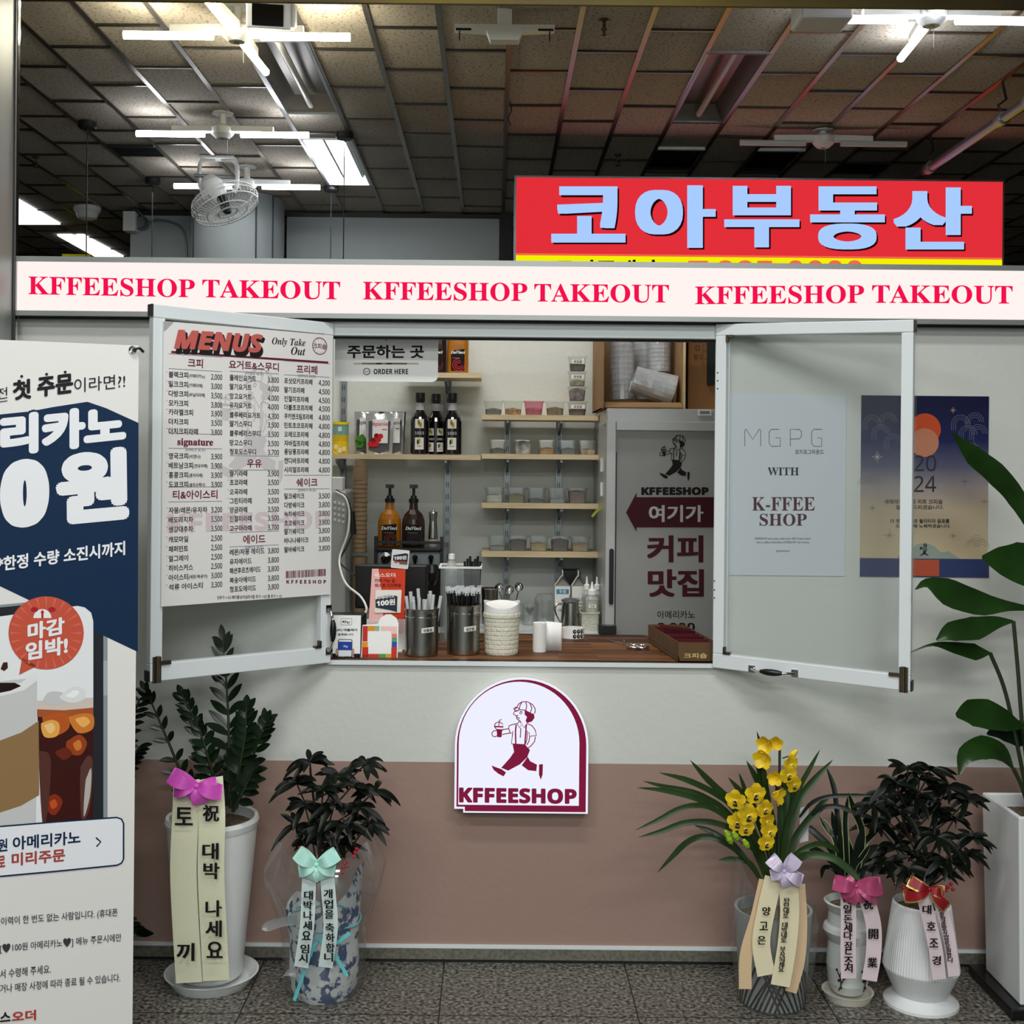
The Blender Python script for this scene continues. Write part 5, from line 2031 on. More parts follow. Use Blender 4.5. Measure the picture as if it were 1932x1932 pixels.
P = card_plane(655, 1246, 3.87, 0.12, 0.0)
t = thing('payment_card_stand', 'white contactless payment card stand at the left counter end', 'payment sign', (P.o.x, 3.87, SILL))
q0, q1 = P.px(627, 1246), P.px(681, 1161)
q0 = (q0[0], (SILL - P.o.z))
b = B()
b.obox(P, q0[0], q1[0], q0[1], q1[1], -0.003, 0, 'acrylic_white')
b.hexa([P.w(q0[0], q0[1] + 0.002, -0.003), P.w(q1[0], q0[1] + 0.002, -0.003), P.w(q1[0], q0[1] + 0.002, -0.07), P.w(q0[0], q0[1] + 0.002, -0.07)], (0, 0, -0.002), 'acrylic_white')
b.build('card', t)
b = B()
b.rect(P, q0[0], q0[1], q1[0], q0[1] + 0.014, 0.0006, ink('#121214'))
b.label(P, 'NICEPAY x Pay', (q0[0] + q1[0]) / 2, q0[1] + 0.007, 0.008, ink('#e0e0e0'), 'c', off=0.01)
p, r = P.px(643, 1179), P.px(664, 1167)
b.line(P, rrect(p[0], p[1], r[0], r[1], 0.003), 0.001, 0.0006, ink('#555555'), True)


def fruit(b, P, a, c, s, m):
    b.poly(P, ell(a - s * 0.28, c, s * 0.42, s * 0.55, 14), 0.0012, m)
    b.poly(P, ell(a + s * 0.12, c, s * 0.42, s * 0.55, 14, 0.7, 2 * PI - 0.7), 0.0013, m)
    b.poly(P, ell(a + s * 0.05, c + s * 0.8, s * 0.1, s * 0.25, 8), 0.0012, m)


k = ink('#1a1a1c')
a, c = P.px(648, 1173)
fruit(b, P, a, c, 0.005, k)
b.label(P, 'Pay', a + 0.004, c, 0.013, k, 'l', off=0.012)
b.tbox(P, 'NFC·애플페이', 632, 1186, 674, 1191, k, h=0.001, off=0.022)
b.tbox(P, '결제됩니다', 637, 1195, 667, 1199, k, h=0.001, off=0.022)
p, r = P.px(637, 1238), P.px(665, 1206)
b.prism(P, rrect(p[0], p[1], r[0], r[1], 0.006), 0.0005, 0.001, ink('#2a2c34'))
b.prism(P, rrect(p[0] + 0.002, p[1], r[0] - 0.002, r[1] - 0.002, 0.005), 0.001, 0.0014, ink('#e4e6ea'))
b.rect(P, p[0] + 0.002, p[1] + 0.019, r[0] - 0.002, r[1] - 0.008, 0.0018, ink('#2444a0'))
a, c = P.px(647, 1219)
fruit(b, P, a, c, 0.004, ink('#f0f0f0'))
b.label(P, 'Pay', a + 0.003, c, 0.01, ink('#f0f0f0'), 'l', h=0.0022, off=0.012)
for sx in (p[0] - 0.003, r[0] + 0.003):
    b.poly(P, ell(sx, p[1] + 0.014, 0.004, 0.012, 10), 0.0016, ink('#b89488'))
b.build('printed_face', t)

P = card_plane(717, 1244, 3.89, 0.16, 0.0)
P.o.z = SILL + 0.003
t = thing('colour_card_stand', 'white counter card with colourful square border', 'counter card', (P.o.x, 3.89, SILL))
q = f2 = [P.px(*k) for k in ((681, 1241.5), (750, 1242), (752, 1176), (748, 1166), (738, 1159), (728, 1159), (718, 1166), (713, 1177), (684, 1179))]
b = B()
b.prism(P, q, -0.003, 0, 'acrylic_white')
b.hexa([P.w(q[0][0], 0.002, -0.003), P.w(q[1][0], 0.002, -0.003), P.w(q[1][0], 0.002, -0.06), P.w(q[0][0], 0.002, -0.06)], (0, 0, -0.002), 'acrylic_white')
b.build('card', t)
b = B()
for x0, y0, x1, y1, co in ((684, 1210, 694, 1181, '#c03028'), (694, 1191, 708, 1181, '#d8962c'), (708, 1191, 716, 1181, '#8cba9a'), (683, 1221, 694, 1211, '#dc9a24'), (683, 1240, 695, 1221, '#c4301e'),
                           (683, 1243, 692, 1236, '#3a4c9c'), (692, 1243, 716, 1234, '#c03a30'), (716, 1243, 728, 1234, '#4a9a5c'), (728, 1243, 738, 1234, '#d6a028'), (738, 1243, 749, 1221, '#c8342c'),
                           (739, 1221, 749, 1211, '#3450a4'), (739, 1211, 749, 1203, '#58a070'), (739, 1203, 749, 1196, '#e88078'), (718, 1196, 749, 1182, '#f2c8c4')):
    p, r = P.px(x0, y0), P.px(x1, y1)
    b.rect(P, p[0], p[1], r[0], r[1], 0.0006, ink(co))
p, r = P.px(695, 1233), P.px(738, 1191)
b.rect(P, p[0], p[1], r[0], r[1], 0.001, ink('#f2f2f0'))
b.build('printed_border', t)


def canister(px, py, y, h, label, paper):
    x = W(px, py, y).x
    r = 0.0545
    t = thing('steel_canister', label, 'canister', (x, y, SILL), 'steel straw canisters on the counter')
    b = B()
    b.lathe((x, y, SILL), [(0, 0), (r - 0.003, 0), (r - 0.001, 0.004), (r, h - 0.014), (r + 0.002, h - 0.004), (r + 0.004, h), (r - 0.002, h), (r - 0.004, 0.02), (0, 0.02)], 'brushed_steel', 40)
    b.build('canister_body', t)
    b = B()
    b.lathe((x, y, SILL), [(r + 0.0006, h - 0.028), (r + 0.0012, h - 0.026), (r + 0.0006, h - 0.024)], 'chrome', 40)
    b.build('pressed_ring', t)
    b = B()
    a0, a1 = -PI / 2 + 0.05, -PI / 2 + 0.85
    vs, n = [], 8
    for i in range(n + 1):
        a = a0 + (a1 - a0) * i / n
        for zz in (0.078, 0.094):
            vs.append((x + (r + 0.001) * math.cos(a), y + (r + 0.001) * math.sin(a), SILL + zz + 0.003 * i / n))
    b.add(vs, [(2 * i, 2 * i + 2, 2 * i + 3, 2 * i + 1) for i in range(n)], ink('#e8e6e2'))
    P = Plane((x + (r + 0.002) * math.cos(-PI / 2 + 0.42), y + (r + 0.002) * math.sin(-PI / 2 + 0.42), SILL + 0.0875), (math.cos(0.42), math.sin(0.42), 0.05))
    b.label(P, paper, 0, 0, 0.011, ink('#2a2a2a'), 'c', off=0.015)
    b.build('paper_label', t)
    return x, r


x1_, r1_ = canister(795, 1240, 3.945, 0.153, 'left steel canister with clear jumbo straws', '버블용')
x2_, r2_ = canister(874, 1236, 3.985, 0.162, 'right steel canister with black wrapped straws', '일반용')
mat('straw_clear', '#c9cccd', 0.3)
mat('straw_black', '#101012', 0.4)
for i in range(15):
    a = 2 * PI * i / 15 + R(-0.2, 0.2)
    rr = R(0.02, 0.044)
    p = Vector((x1_ + rr * math.cos(a), 3.945 + rr * math.sin(a), SILL + 0.021))
    q = p + Vector((math.cos(a) * R(0, 0.02) + (0.012 if i % 2 else -0.014) * (1 if rr > 0.03 else 0.3), math.sin(a) * 0.008, R(0.15, 0.19)))
    d = (q - Vector((x1_, 3.945, q.z)))
    b = B()
    b.tube([p, q], 0.0058, 'straw_clear', 8)
    tag(b.build('jumbo_straw', None, loc=p), 'clear jumbo straw standing in the left steel canister', 'straw', 'clear jumbo straws in the canister')
for i in range(34):
    a = 2 * PI * i * 0.381966 * 1.0
    rr = 0.046 * math.sqrt((i + 0.5) / 34)
    p = Vector((x2_ + rr * math.cos(a), 3.985 + rr * math.sin(a), SILL + 0.021))
    q = p + Vector((math.cos(a) * rr * 0.32, math.sin(a) * rr * 0.3, 0.195 + R(-0.006, 0.006)))
    if i == 0:
        sroot = thing('wrapped_straw', 'black straw in clear wrapper standing in the right steel canister', 'straw', tuple(p), 'black wrapped straws in the canister')
    t = thing('wrapped_straw', 'black straw in clear wrapper standing in the right steel canister', 'straw', tuple(p), 'black wrapped straws in the canister') if i else sroot
    b = B()
    b.tube([p, p + (q - p) * 0.94], 0.0033, 'straw_black', 7)
    b.build('straw', t)
    b = B()
    e = p + (q - p) * 0.93
    b.add([e + Vector((-0.006, -0.003, -0.004)), e + Vector((0.006, -0.003, -0.004)), e + Vector((0.008, 0.002, 0.014)), e + Vector((-0.007, 0.004, 0.012))], [(0, 1, 2, 3)], 'wrap_film')
    b.build('wrapper_end', t)

# ---- more things on the counters


def on_counter(px, py):
    """counter point seen at photo pixel"""
    d = ray(px, py)
    k = (SILL - EYE) / d.z
    return Vector((0, 0, EYE)) + d * k


# clear organiser box behind the canisters
q0, q1 = W(831, 1160, 4.22), W(906, 1070, 4.22)
t = thing('organiser_box', 'clear plastic organiser box behind the black straws', 'organiser', ((q0.x + q1.x) / 2, 4.26, SILL))
b = B()
x0, x1, zt = q0.x, q1.x, q1.z
y0, y1 = 4.2, 4.33
b.box((x0 + 0.006, y0, SILL), (x1 - 0.006, y1, SILL + 0.004), 'clear_tub')
for a, c in (((x0, y0), (x1, y0)), ((x0, y1), (x1, y1)), ((x0, y0), (x0, y1)), ((x1, y0), (x1, y1)), (((x0 + x1) / 2, y0), ((x0 + x1) / 2, y1))):
    b.add([(a[0], a[1], SILL + 0.004), (c[0], c[1], SILL + 0.004), (c[0], c[1], zt), (a[0], a[1], zt)], [(0, 1, 2, 3)], 'smoke_tub')
b.build('box_walls', t)
b = B()
for a, c in (((x0 - 0.006, y0 - 0.004), (x1 + 0.006, y0 + 0.002)), ((x0 - 0.006, y1 - 0.002), (x1 + 0.006, y1 + 0.004)), ((x0 - 0.006, y0), (x0 + 0.001, y1)), ((x1 - 0.001, y0), (x1 + 0.006, y1))):
    b.box((a[0], a[1], zt - 0.004), (c[0], c[1], zt + 0.003), 'white_plastic')
b.build('rim', t)
x = x0 + 0.035
b = B()
b.lathe((x, 4.28, SILL + 0.005), [(0, 0), (0.024, 0), (0.024, zt - SILL - 0.02), (0.009, zt - SILL + 0.018), (0.009, zt - SILL + 0.018)], 'bottle_clear', 16)
b.lathe((x, 4.28, zt + 0.022), [(0.012, 0), (0.011, 0.018), (0, 0.02)], 'white_plastic', 14)
tag(b.build('squeeze_tube', None, loc=(x, 4.28, SILL)), 'clear tube with white cap standing in the organiser box', 'bottle')
for i in range(7):
    p = Vector((x1 - 0.045 + 0.006 * i, 4.24 + 0.012 * (i % 3), SILL + 0.006))
    b = B()
    b.tube([p, p + Vector((0.003 * (i - 3), 0, zt - SILL + 0.012 + 0.008 * (i % 3)))], [0.003, 0.0045], 'straw_black', 7)
    tag(b.build('stir_stick', None, loc=p), 'black stir stick poking out of the organiser box', 'stir stick', 'black sticks in the organiser box')
b = B()
xm = (x0 + x1) / 2
b.box((xm - 0.012, 4.196, SILL + 0.05), (xm + 0.008, 4.199, SILL + 0.17), ink('#b9b394'))
b.box((xm - 0.012, 4.1955, SILL + 0.05), (xm + 0.008, 4.1965, SILL + 0.075), ink('#2c3a8c'))
b.build('paper_label', t)

# white basket-weave bin with swing lid
c = W(946, 1236, 3.985)
t = thing('counter_bin', 'small cream basket weave bin with white swing lid', 'bin', (c.x, 3.985, SILL))
b = B()
prof = [(0, 0), (0.05, 0), (0.053, 0.004)]
for i in range(8):
    h = 0.006 + i * 0.0145
    r = 0.053 + 0.005 * i / 8
    prof += [(r, h), (r + 0.0012, h + 0.003), (r + 0.0012, h + 0.0115), (r, h + 0.0142)]
prof += [(0.0585, 0.124)]
mat('cream_weave', '#dcd9c8', 0.5, bump=(0.5, 150), stretch=(1, 1, 0.5))
b.lathe((c.x, 3.985, SILL), prof, 'cream_weave', 36)
b.build('bin_body', t)
b = B()
b.lathe((c.x, 3.985, SILL), [(0.0575, 0.12), (0.0615, 0.123), (0.0615, 0.133), (0.059, 0.137), (0.0585, 0.14)], 'cream_weave', 36)
b.build('rim', t)
b = B()
vs, n = [], 36
for i in range(n):
    a = 2 * PI * i / n
    top = 0.165 - 0.0 + (0.022 * math.sin(a) if False else 0)
    vs.append((c.x + 0.0585 * math.cos(a), 3.985 + 0.0585 * math.sin(a), SILL + 0.139))
for i in range(n):
    a = 2 * PI * i / n
    vs.append((c.x + 0.0595 * math.cos(a), 3.985 + 0.0585 * math.sin(a), SILL + 0.152 + 0.018 * abs(math.cos(a)) ** 2 * (1 if math.sin(a) < 0 else 0.6) + (0.012 if math.sin(a) > 0 else 0)))
b.add(vs, [(i, (i + 1) % n, n + (i + 1) % n, n + i) for i in range(n)], 'acrylic_white', True)
k = len(b.v)
vs2 = [(c.x + 0.0565 * math.cos(2 * PI * i / n), 3.985 + 0.0565 * math.sin(2 * PI * i / n), SILL + 0.15 + 0.02 * (1 + math.sin(2 * PI * i / n)) * 0.5) for i in range(n)]
b.add(vs2 + [(c.x, 3.985, SILL + 0.152)], [(i, (i + 1) % n, n) for i in range(n)], 'acrylic_white', True)
b.build('swing_lid', t)

# paper roll with loose end
c = on_counter(1020, 1231)
t = thing('paper_roll', 'small roll of white towel paper with a hanging loose end', 'paper roll', (c.x, c.y + 0.022, SILL))
b = B()
b.lathe((c.x - 0.003, c.y + 0.022, SILL), [(0.008, 0), (0.022, 0), (0.0225, 0.01), (0.0225, 0.09), (0.022, 0.096), (0.008, 0.094), (0.008, 0)], 'paper_white', 26)
b.build('roll', t)
b = B()
vs = []
n = 8
for i in range(n + 1):
    f = i / n
    vs += [(c.x + 0.018 + 0.054 * f - 0.002, c.y + 0.034 - 0.012 * f + 0.004 * math.sin(f * 5), SILL + 0.004 * f), (c.x + 0.018 + 0.052 * f, c.y + 0.034 - 0.012 * f + 0.005 * math.sin(f * 5 + 0.3), SILL + 0.098 - 0.002 * f)]
b.add(vs, [(2 * i, 2 * i + 2, 2 * i + 3, 2 * i + 1) for i in range(n)], 'paper_white', True)
b.build('loose_sheet', t, solid=0.001)

# roll of round stickers
c = on_counter(1082, 1205)
t = thing('sticker_roll', 'low white roll of stickers with black round marks', 'tape', (c.x, c.y + 0.03, SILL))
b = B()
b.lathe((c.x, c.y + 0.03, SILL), [(0.026, 0), (0.0395, 0), (0.0395, 0.036), (0.026, 0.036), (0.026, 0)], 'acrylic_white', 30)
b.build('roll', t)
b = B()
for j in range(2):
    for i in range(3):
        a = -PI / 2 + 0.08 + i * 0.36
        P = Plane((c.x + 0.0398 * math.cos(a), c.y + 0.03 + 0.0398 * math.sin(a), SILL + 0.009 + j * 0.017), (-math.sin(a), math.cos(a), 0))
        b.poly(P, ell(0, 0, 0.0065, 0.0075, 14), 0.0004, ink('#1d1b1c'))
        b.poly(P, ell(0.001, 0.001, 0.0018, 0.0025, 8), 0.0008, ink('#d8d8d8'))
b.build('printed_marks', t)

# scissors
t = thing('scissors', 'steel scissors lying open on the wooden counter', 'scissors', tuple(on_counter(1190, 1222)))
for s in (0, 1):
    b = B()
    p, m, q = on_counter(1141 + 2 * s, 1209.5 + 1.5 * s), on_counter(1178, 1218), on_counter(1190 + s * 2, 1223 - 3 * s)
    z = Vector((0, 0, 0.004 + 0.003 * s))
    d = Vector((0, 0.006, 0))
    b.hexa([p + z, m + z - d, m + z + d, p + z + d * 0.15], (0, 0, 0.002), 'chrome')
    b.hexa([m + z - d, q + z - d, q + z + d, m + z + d], (0, 0, 0.003), 'chrome')
    b.build('blade', t)
    b = B()
    cc = on_counter(1196 + 14 * s, 1224 + 0.5 * s)
    b.tube([cc + Vector((0.022 * math.cos(2 * PI * i / 18), 0.03 * math.sin(2 * PI * i / 18), 0.008)) for i in range(19)], 0.0048, 'chrome', 8, False)
    b.build('handle', t)
b = B()
b.lathe(on_counter(1178, 1216), [(0.006, 0), (0.006, 0.016), (0.003, 0.018), (0, 0.018)], 'chrome', 12)
b.build('pivot_screw', t)

# folded cardboard rack of sleeves at the right counter end
A_, Bq, Cq = on_counter(1282, 1252), on_counter(1223, 1212), on_counter(1345, 1250)
A_.y = max(A_.y, YW + 0.02)
D_ = (Bq - A_)
Lr = D_.length
t = thing('sleeve_rack', 'brown cardboard rack with slots holding dark red packets', 'cardboard rack', tuple((A_ + Bq) / 2))
ux, uy = D_.normalized(), Vector((1, 0, 0))
wd = 0.125
b = B()
hgt = 0.062
up = Vector((0, 0, 1))
th = Vector((0.003, 0, 0))
A_.z = Bq.z = SILL + 0.001
b.hexa([A_, A_ + uy * wd, A_ + uy * wd + up * hgt, A_ + up * hgt], (0, 0.003, 0), 'cardboard_dark')
b.hexa([Bq, Bq + uy * wd, Bq + uy * wd + up * hgt, Bq + up * hgt], (0, 0.003, 0), 'cardboard_dark')
n = 8
for s in (0, 1):
    o_ = A_ + uy * (wd - 0.003) * s
    b.hexa([o_, o_ + ux * Lr, o_ + ux * Lr + up * hgt * 0.25, o_ + up * hgt * 0.25], th, 'cardboard_dark')
    for i in range(n):
        f0, f1 = i / n + 0.012, (i + 1) / n - 0.012
        b.hexa([o_ + ux * Lr * f0 + up * hgt * 0.2, o_ + ux * Lr * f1 + up * hgt * 0.2, o_ + ux * Lr * f1 + up * hgt, o_ + ux * Lr * f0 + up * hgt], th, 'cardboard_dark')
b.hexa([A_, A_ + uy * wd, Bq + uy * wd, Bq], (0, 0, 0.003), 'cardboard_dark')
b.build('rack_body', t)
b = B()
P = Plane(A_ + Vector((0, -0.0005, 0)))
b.tbox(P, '크피숍', 1290, 1232, 1334, 1242, ink('#c8b070'), h=0.0008, fat=0.03)
b.build('lettering', t)
rr = random.Random(5)
for i in range(n):
    p = A_ + ux * Lr * ((i + 0.35) / n) + uy * 0.008
    h = 0.056 + 0.016 * (1 if i in (4, 5) else 0) + rr.uniform(0, 0.008)
    b = B()
    b.hexa([p + up * 0.005, p + uy * (wd - 0.02) + up * 0.005, p + uy * (wd - 0.02) + up * (h + (0 if i < 4 else -0.012)), p + up * h], ux * 0.006, ink('#5a1620' if i % 2 else '#3c1016', 0.4))
    tag(b.build('drink_packet', None, loc=p + up * 0.005), 'dark red packet filed in a slot of the cardboard rack', 'packet', 'dark red packets in the cardboard rack')
b = B()
p = W(1325, 1222, 3.9)
b.tube([p, W(1356, 1208, 3.93)], 0.006, 'white_plastic', 8)
tag(b.build('marker_pen', None, loc=p), 'white pen lying across the cardboard rack', 'pen')

# steel cup with ball whisks, glasses, carafe
def cyl(name, label, cat, px, y, prof, m, grp=None, zb=BZ, n=28):
    x = W(px, 1150, y).x
    b = B()
    b.lathe((x, y, zb), prof, m, n)
    return tag(b.build(name, None, loc=(x, y, zb)), label, cat, grp)


cyl('steel_pitcher', 'tall steel cup behind the right straw canister', 'cup', 924, 4.8, [(0, 0), (0.03, 0), (0.032, 0.1), (0.034, 0.138), (0.036, 0.142), (0.031, 0.14), (0.029, 0.02), (0, 0.02)], 'brushed_steel')
film('drink_glass', '#eef1f0', 0.1, 0.12, 0.05)
cyl('drinking_glass', 'clear glass holding the three ball spoons', 'glass', 962, 4.85, [(0, 0.004), (0.032, 0.004), (0.036, 0.085), (0.034, 0.085), (0.03, 0.008)], 'drink_glass', 'clear glasses on the back counter')
cyl('drinking_glass', 'clear glass with a dark sprig inside near the marble edge', 'glass', 1000, 4.78, [(0, 0.004), (0.03, 0.004), (0.033, 0.085), (0.031, 0.085), (0.028, 0.008)], 'drink_glass', 'clear glasses on the back counter')
cyl('glass_jar', 'wide clear glass jar left of the milk cartons', 'jar', 1028, 4.8, [(0, 0.003), (0.04, 0.003), (0.043, 0.02), (0.043, 0.1), (0.03, 0.12), (0.028, 0.12), (0.04, 0.1), (0.04, 0.01)], 'drink_glass')
b = B()
p = W(999, 1158, 4.78)
for i in range(6):
    a = i * 1.05
    b.blade([p, p + Vector((0.01 * math.cos(a), 0.004 * math.sin(a), 0.015)), p + Vector((0.022 * math.cos(a), 0.006 * math.sin(a), 0.028))], [0.002, 0.006, 0.0005], 'leaf_dark')
b.tube([(p.x, p.y, BZ + 0.009), p], 0.0015, 'stem_green', 5)
tag(b.build('herb_sprig', None, loc=(p.x, p.y, BZ + 0.009)), 'dark leafy sprig in the small clear glass', 'herb')
for px, py, dx, lb in ((942, 1108, -0.02, 'left steel ball spoon in the clear glass'), (961, 1113, 0.0, 'middle steel ball spoon in the clear glass'), (979, 1108, 0.02, 'right steel ball spoon in the clear glass')):
    p = W(px, py, 4.83)
    x = W(962, 1150, 4.85).x
    p.y += dx * 0.5
    t = thing('ball_spoon', lb, 'spoon', (x, 4.85, BZ + 0.01), 'steel ball spoons')
    b = B()
    b.ball(p, 0.0185, 'chrome', 16)
    b.build('bowl', t)
    b = B()
    b.tube([p + Vector((0, 0.008, -0.012)), (x + dx * 0.4, 4.85 + dx * 0.5, BZ + 0.01)], 0.003, 'chrome', 8)
    b.build('stem', t)


def carton(px0, px1, y, label, blue):
    x0, x1 = W(px0, 1120, y).x, W(px1, 1120, y).x
    w = x1 - x0
    h = 0.155
    t = thing('milk_carton', label, 'carton', ((x0 + x1) / 2, y + w / 2, BZ), 'milk cartons')
    m = ink('#dcdcd6', 0.45)
    b = B()
    b.box((x0, y, BZ), (x1, y + w, BZ + h), m)
    r = 0.042
    xm = (x0 + x1) / 2
    b.add([(x0, y, BZ + h), (x1, y, BZ + h), (x1, y + w, BZ + h), (x0, y + w, BZ + h), (xm, y + 0.006, BZ + h + r), (xm, y + w, BZ + h + r)],
          [(0, 3, 5, 4), (1, 4, 5, 2), (2, 5, 3)], m)
    b.add([(x0 + 0.002, y + 0.001, BZ + h), (x1 - 0.002, y + 0.001, BZ + h), (xm, y + 0.02, BZ + h + r * 0.8)], [(0, 1, 2)], ink('#77776f'))
    b.box((xm - 0.0015, y + 0.004, BZ + h + r - 0.004), (xm + 0.0015, y + w, BZ + h + r + 0.018), m)
    b.build('carton_body', t)
    P = Plane((x0, y, BZ))
    b = B()
    if blue:
        b.rect(P, 0.006, h - 0.03, w - 0.006, h - 0.012, 0.0008, ink('#3f7ea0'))
        b.label(P, '우유', w / 2, h - 0.021, 0.016, ink('#dfe6ea'), 'c', h=0.0012, off=0.015)
        for i, ch in enumerate(('서울', '우유', '목장')):
            b.label(P, ch, 0.011 + i * 0.014, 0.085, 0.01, mk, 'l', h=0.001)
            b.label(P, ch, 0.011 + i * 0.014, 0.062, 0.01, mk, 'l', h=0.001)
    else:
        b.label(P, 'MILK', w / 2, 0.105, 0.018, ink('#77776c'), 'c', h=0.001, style='sans')
        for i in range(3):
            b.rect(P, 0.008, 0.085 - i * 0.014, w - 0.012, 0.089 - i * 0.014, 0.001, ink('#8a8a80'))
    b.build('printed_label', t)


carton(1047, 1076, 4.76, 'left milk carton with a blue band', True)
carton(1079, 1104, 4.76, 'right milk carton beside the squeeze bottles', False)
b = B()
x = W(1078, 1085, 4.95).x
b.box((x - 0.035, 4.93, BZ), (x + 0.035, 5.03, BZ + 0.2), 'black_plastic')
tag(b.build('black_box', None, loc=(x, 4.98, BZ)), 'plain black box behind the milk cartons', 'box')
# steel lidded jug
x = W(1076, 1160, 4.66).x
t = thing('steel_jug', 'steel jug with handle in front of the milk cartons', 'jug', (x, 4.66, BZ))
b = B()
b.lathe((x, 4.66, BZ), [(0, 0), (0.038, 0), (0.0385, 0.004), (0.033, 0.08), (0.031, 0.104), (0.033, 0.11), (0.029, 0.108), (0, 0.1)], 'brushed_steel', 30)
b.build('jug_body', t)
b = B()
b.lathe((x, 4.66, BZ + 0.108), [(0.035, 0), (0.035, 0.006), (0.02, 0.012), (0.004, 0.013), (0.006, 0.022), (0, 0.024)], 'dull_metal', 26)
b.build('lid', t)
b = B()
b.tube(curve([(x - 0.03, 4.64, BZ + 0.1), (x - 0.055, 4.63, BZ + 0.098), (x - 0.06, 4.63, BZ + 0.07), (x - 0.036, 4.64, BZ + 0.02)], 14), 0.005, 'chrome', 8)
b.build('handle', t)
# basket and squeeze bottles
x0, x1 = W(1097, 1170, 4.62).x, W(1131, 1170, 4.62).x
xm = (x0 + x1) / 2
zt = W(1120, 1158, 4.62).z
mat('basket_white', '#c9c9b8', 0.6, bump=(0.9, 220))
t = thing('plastic_basket', 'cream woven plastic basket holding squeeze bottles', 'basket', (xm, 4.67, BZ))
b = B()
w = x1 - x0
lo = [(xm + p * 0.95, 4.69 + q * 0.97, BZ) for p, q in rrloop(w, 0.13, 0.012)]
hi = [(xm + p, 4.69 + q, zt) for p, q in rrloop(w, 0.13, 0.012)]
n = len(lo)
b.add(lo + hi, [(i, (i + 1) % n, n + (i + 1) % n, n + i) for i in range(n)], 'basket_white')
b.add(lo, [tuple(range(n))], 'basket_white')
b.build('basket_wall', t)
b = B()
b.tube(hi + [hi[0]], 0.0035, 'basket_white', 6, False)
b.build('rim', t)
mat('sauce_pale', '#d3cc94', 0.5)
for px, y, lv, lb, tagl in ((1117, 4.668, 0.085, 'front squeeze bottle half full of pale yellow sauce', True), (1107, 4.715, 0.1, 'rear left squeeze bottle in the cream basket', False), (1126, 4.718, 0.1, 'rear right squeeze bottle in the cream basket', False)):
    x = W(px, 1120, y).x
    z0 = BZ + 0.002
    H = (0.135 if tagl else 0.15)
    t = thing('squeeze_bottle', lb, 'bottle', (x, y, z0), 'squeeze bottles in the basket')
    b = B()
    rr_ = 0.0255 if tagl else 0.0175
    b.lathe((x, y, z0), [(0, 0), (rr_, 0), (rr_, 0.058), (rr_ * 0.97, 0.061), (rr_, 0.064), (rr_, H - 0.02), (rr_ * 0.6, H - 0.006), (rr_ * 0.6, H)], 'bottle_clear', 22)
    b.build('bottle_body', t)
    b = B()
    b.lathe((x, y, z0), [(0, 0.002), (rr_ - 0.0015, 0.002), (rr_ - 0.0015, lv + 0.02), (0, lv + 0.02)], 'sauce_pale' if tagl else 'brown_sauce', 20)
    b.build('sauce', t)
    b = B()
    b.lathe((x, y, z0 + H - 0.004), [(rr_ * 0.66, 0), (rr_ * 0.66, 0.018), (rr_ * 0.3, 0.022), (0.0025, 0.05), (0, 0.05)], 'white_plastic', 18)
    b.build('nozzle', t)
    if tagl:
        P = Plane((x, y - rr_ - 0.0005, z0))
        b = B()
        b.rect(P, -0.014, 0.083, 0.014, 0.096, 0.0, ink('#e8e8e6'))
        b.label(P, '연유', 0, 0.0895, 0.01, mk, 'c', h=0.0006, off=0.01)
        b.build('paper_label', t)
b = B()
p = W(1147, 1188, 4.47)
b.hexa([(p.x - 0.035, 4.46, SILL), (p.x + 0.03, 4.46, SILL), (p.x + 0.03, 4.5, SILL), (p.x - 0.035, 4.5, SILL)], (0, 0, 0.03), 'black_plastic')
b.box((p.x - 0.03, 4.465, 0), (p.x + 0.025, 4.49, SILL), 'black_plastic')
tag(b.build('black_stand', None, loc=(p.x, 4.48, 0)), 'small black block at the far counter edge by the fridge', 'stand')

# ---- fridge
YR = 4.52
fx0 = W(1143, 900, YR).x
fx1 = fx0 + 0.6
fz = W(1240, 771, YR).z
FP = Plane((0, YR, 0))
t = thing('upright_fridge', 'tall grey upright fridge with maroon lettering on its door', 'fridge', ((fx0 + fx1) / 2, 4.8, 0))
b = B()
b.box((fx0, YR + 0.06, 0), (fx1, 5.08, fz - 0.05), 'fridge_grey')
b.box((fx0 + 0.002, YR + 0.003, fz - 0.055), (fx1, 5.08, fz), 'fridge_grey')
b.box((fx0, YR + 0.05, fz - 0.07), (fx1, YR + 0.07, fz - 0.05), 'dark_cap')
b.build('cabinet', t, bev=0.004)
b = B()
dz1 = W(1240, 795, YR).z
ix0 = W(1162, 900, YR).x
iz1 = W(1240, 813, YR).z
b.box((fx0 + 0.001, YR, 0.1), (ix0, YR + 0.06, dz1), 'fridge_grey')
b.box((ix0, YR, iz1), (fx1, YR + 0.06, dz1), 'fridge_grey')
b.box((fx1 - 0.05, YR, 0.1), (fx1, YR + 0.06, iz1), 'fridge_grey')
b.box((ix0, YR, 0.1), (fx1 - 0.05, YR + 0.06, 0.2), 'fridge_grey')
dr = b.build('door', t, bev=0.003)
b = B()
b.box((ix0, YR + 0.008, 0.2), (fx1 - 0.05, YR + 0.02, iz1), 'fridge_film')
b.box((ix0, YR + 0.006, 0.2), (ix0 + 0.004, YR + 0.008, iz1 - 0.08), 'black_plastic')
b.build('door_film', dr)
b = B()
h0, h1 = W(1153, 1140, YR).z, W(1153, 1035, YR).z
hx_ = W(1153, 1090, YR).x
b.prism(Plane((hx_, YR, 0)), rrect(-0.008, h0, 0.008, h1, 0.007), 0.0, 0.012, 'black_plastic')
b.build('door_handle', dr)
b = B()
q0, q1 = FP.px(1317, 785), FP.px(1342, 772)
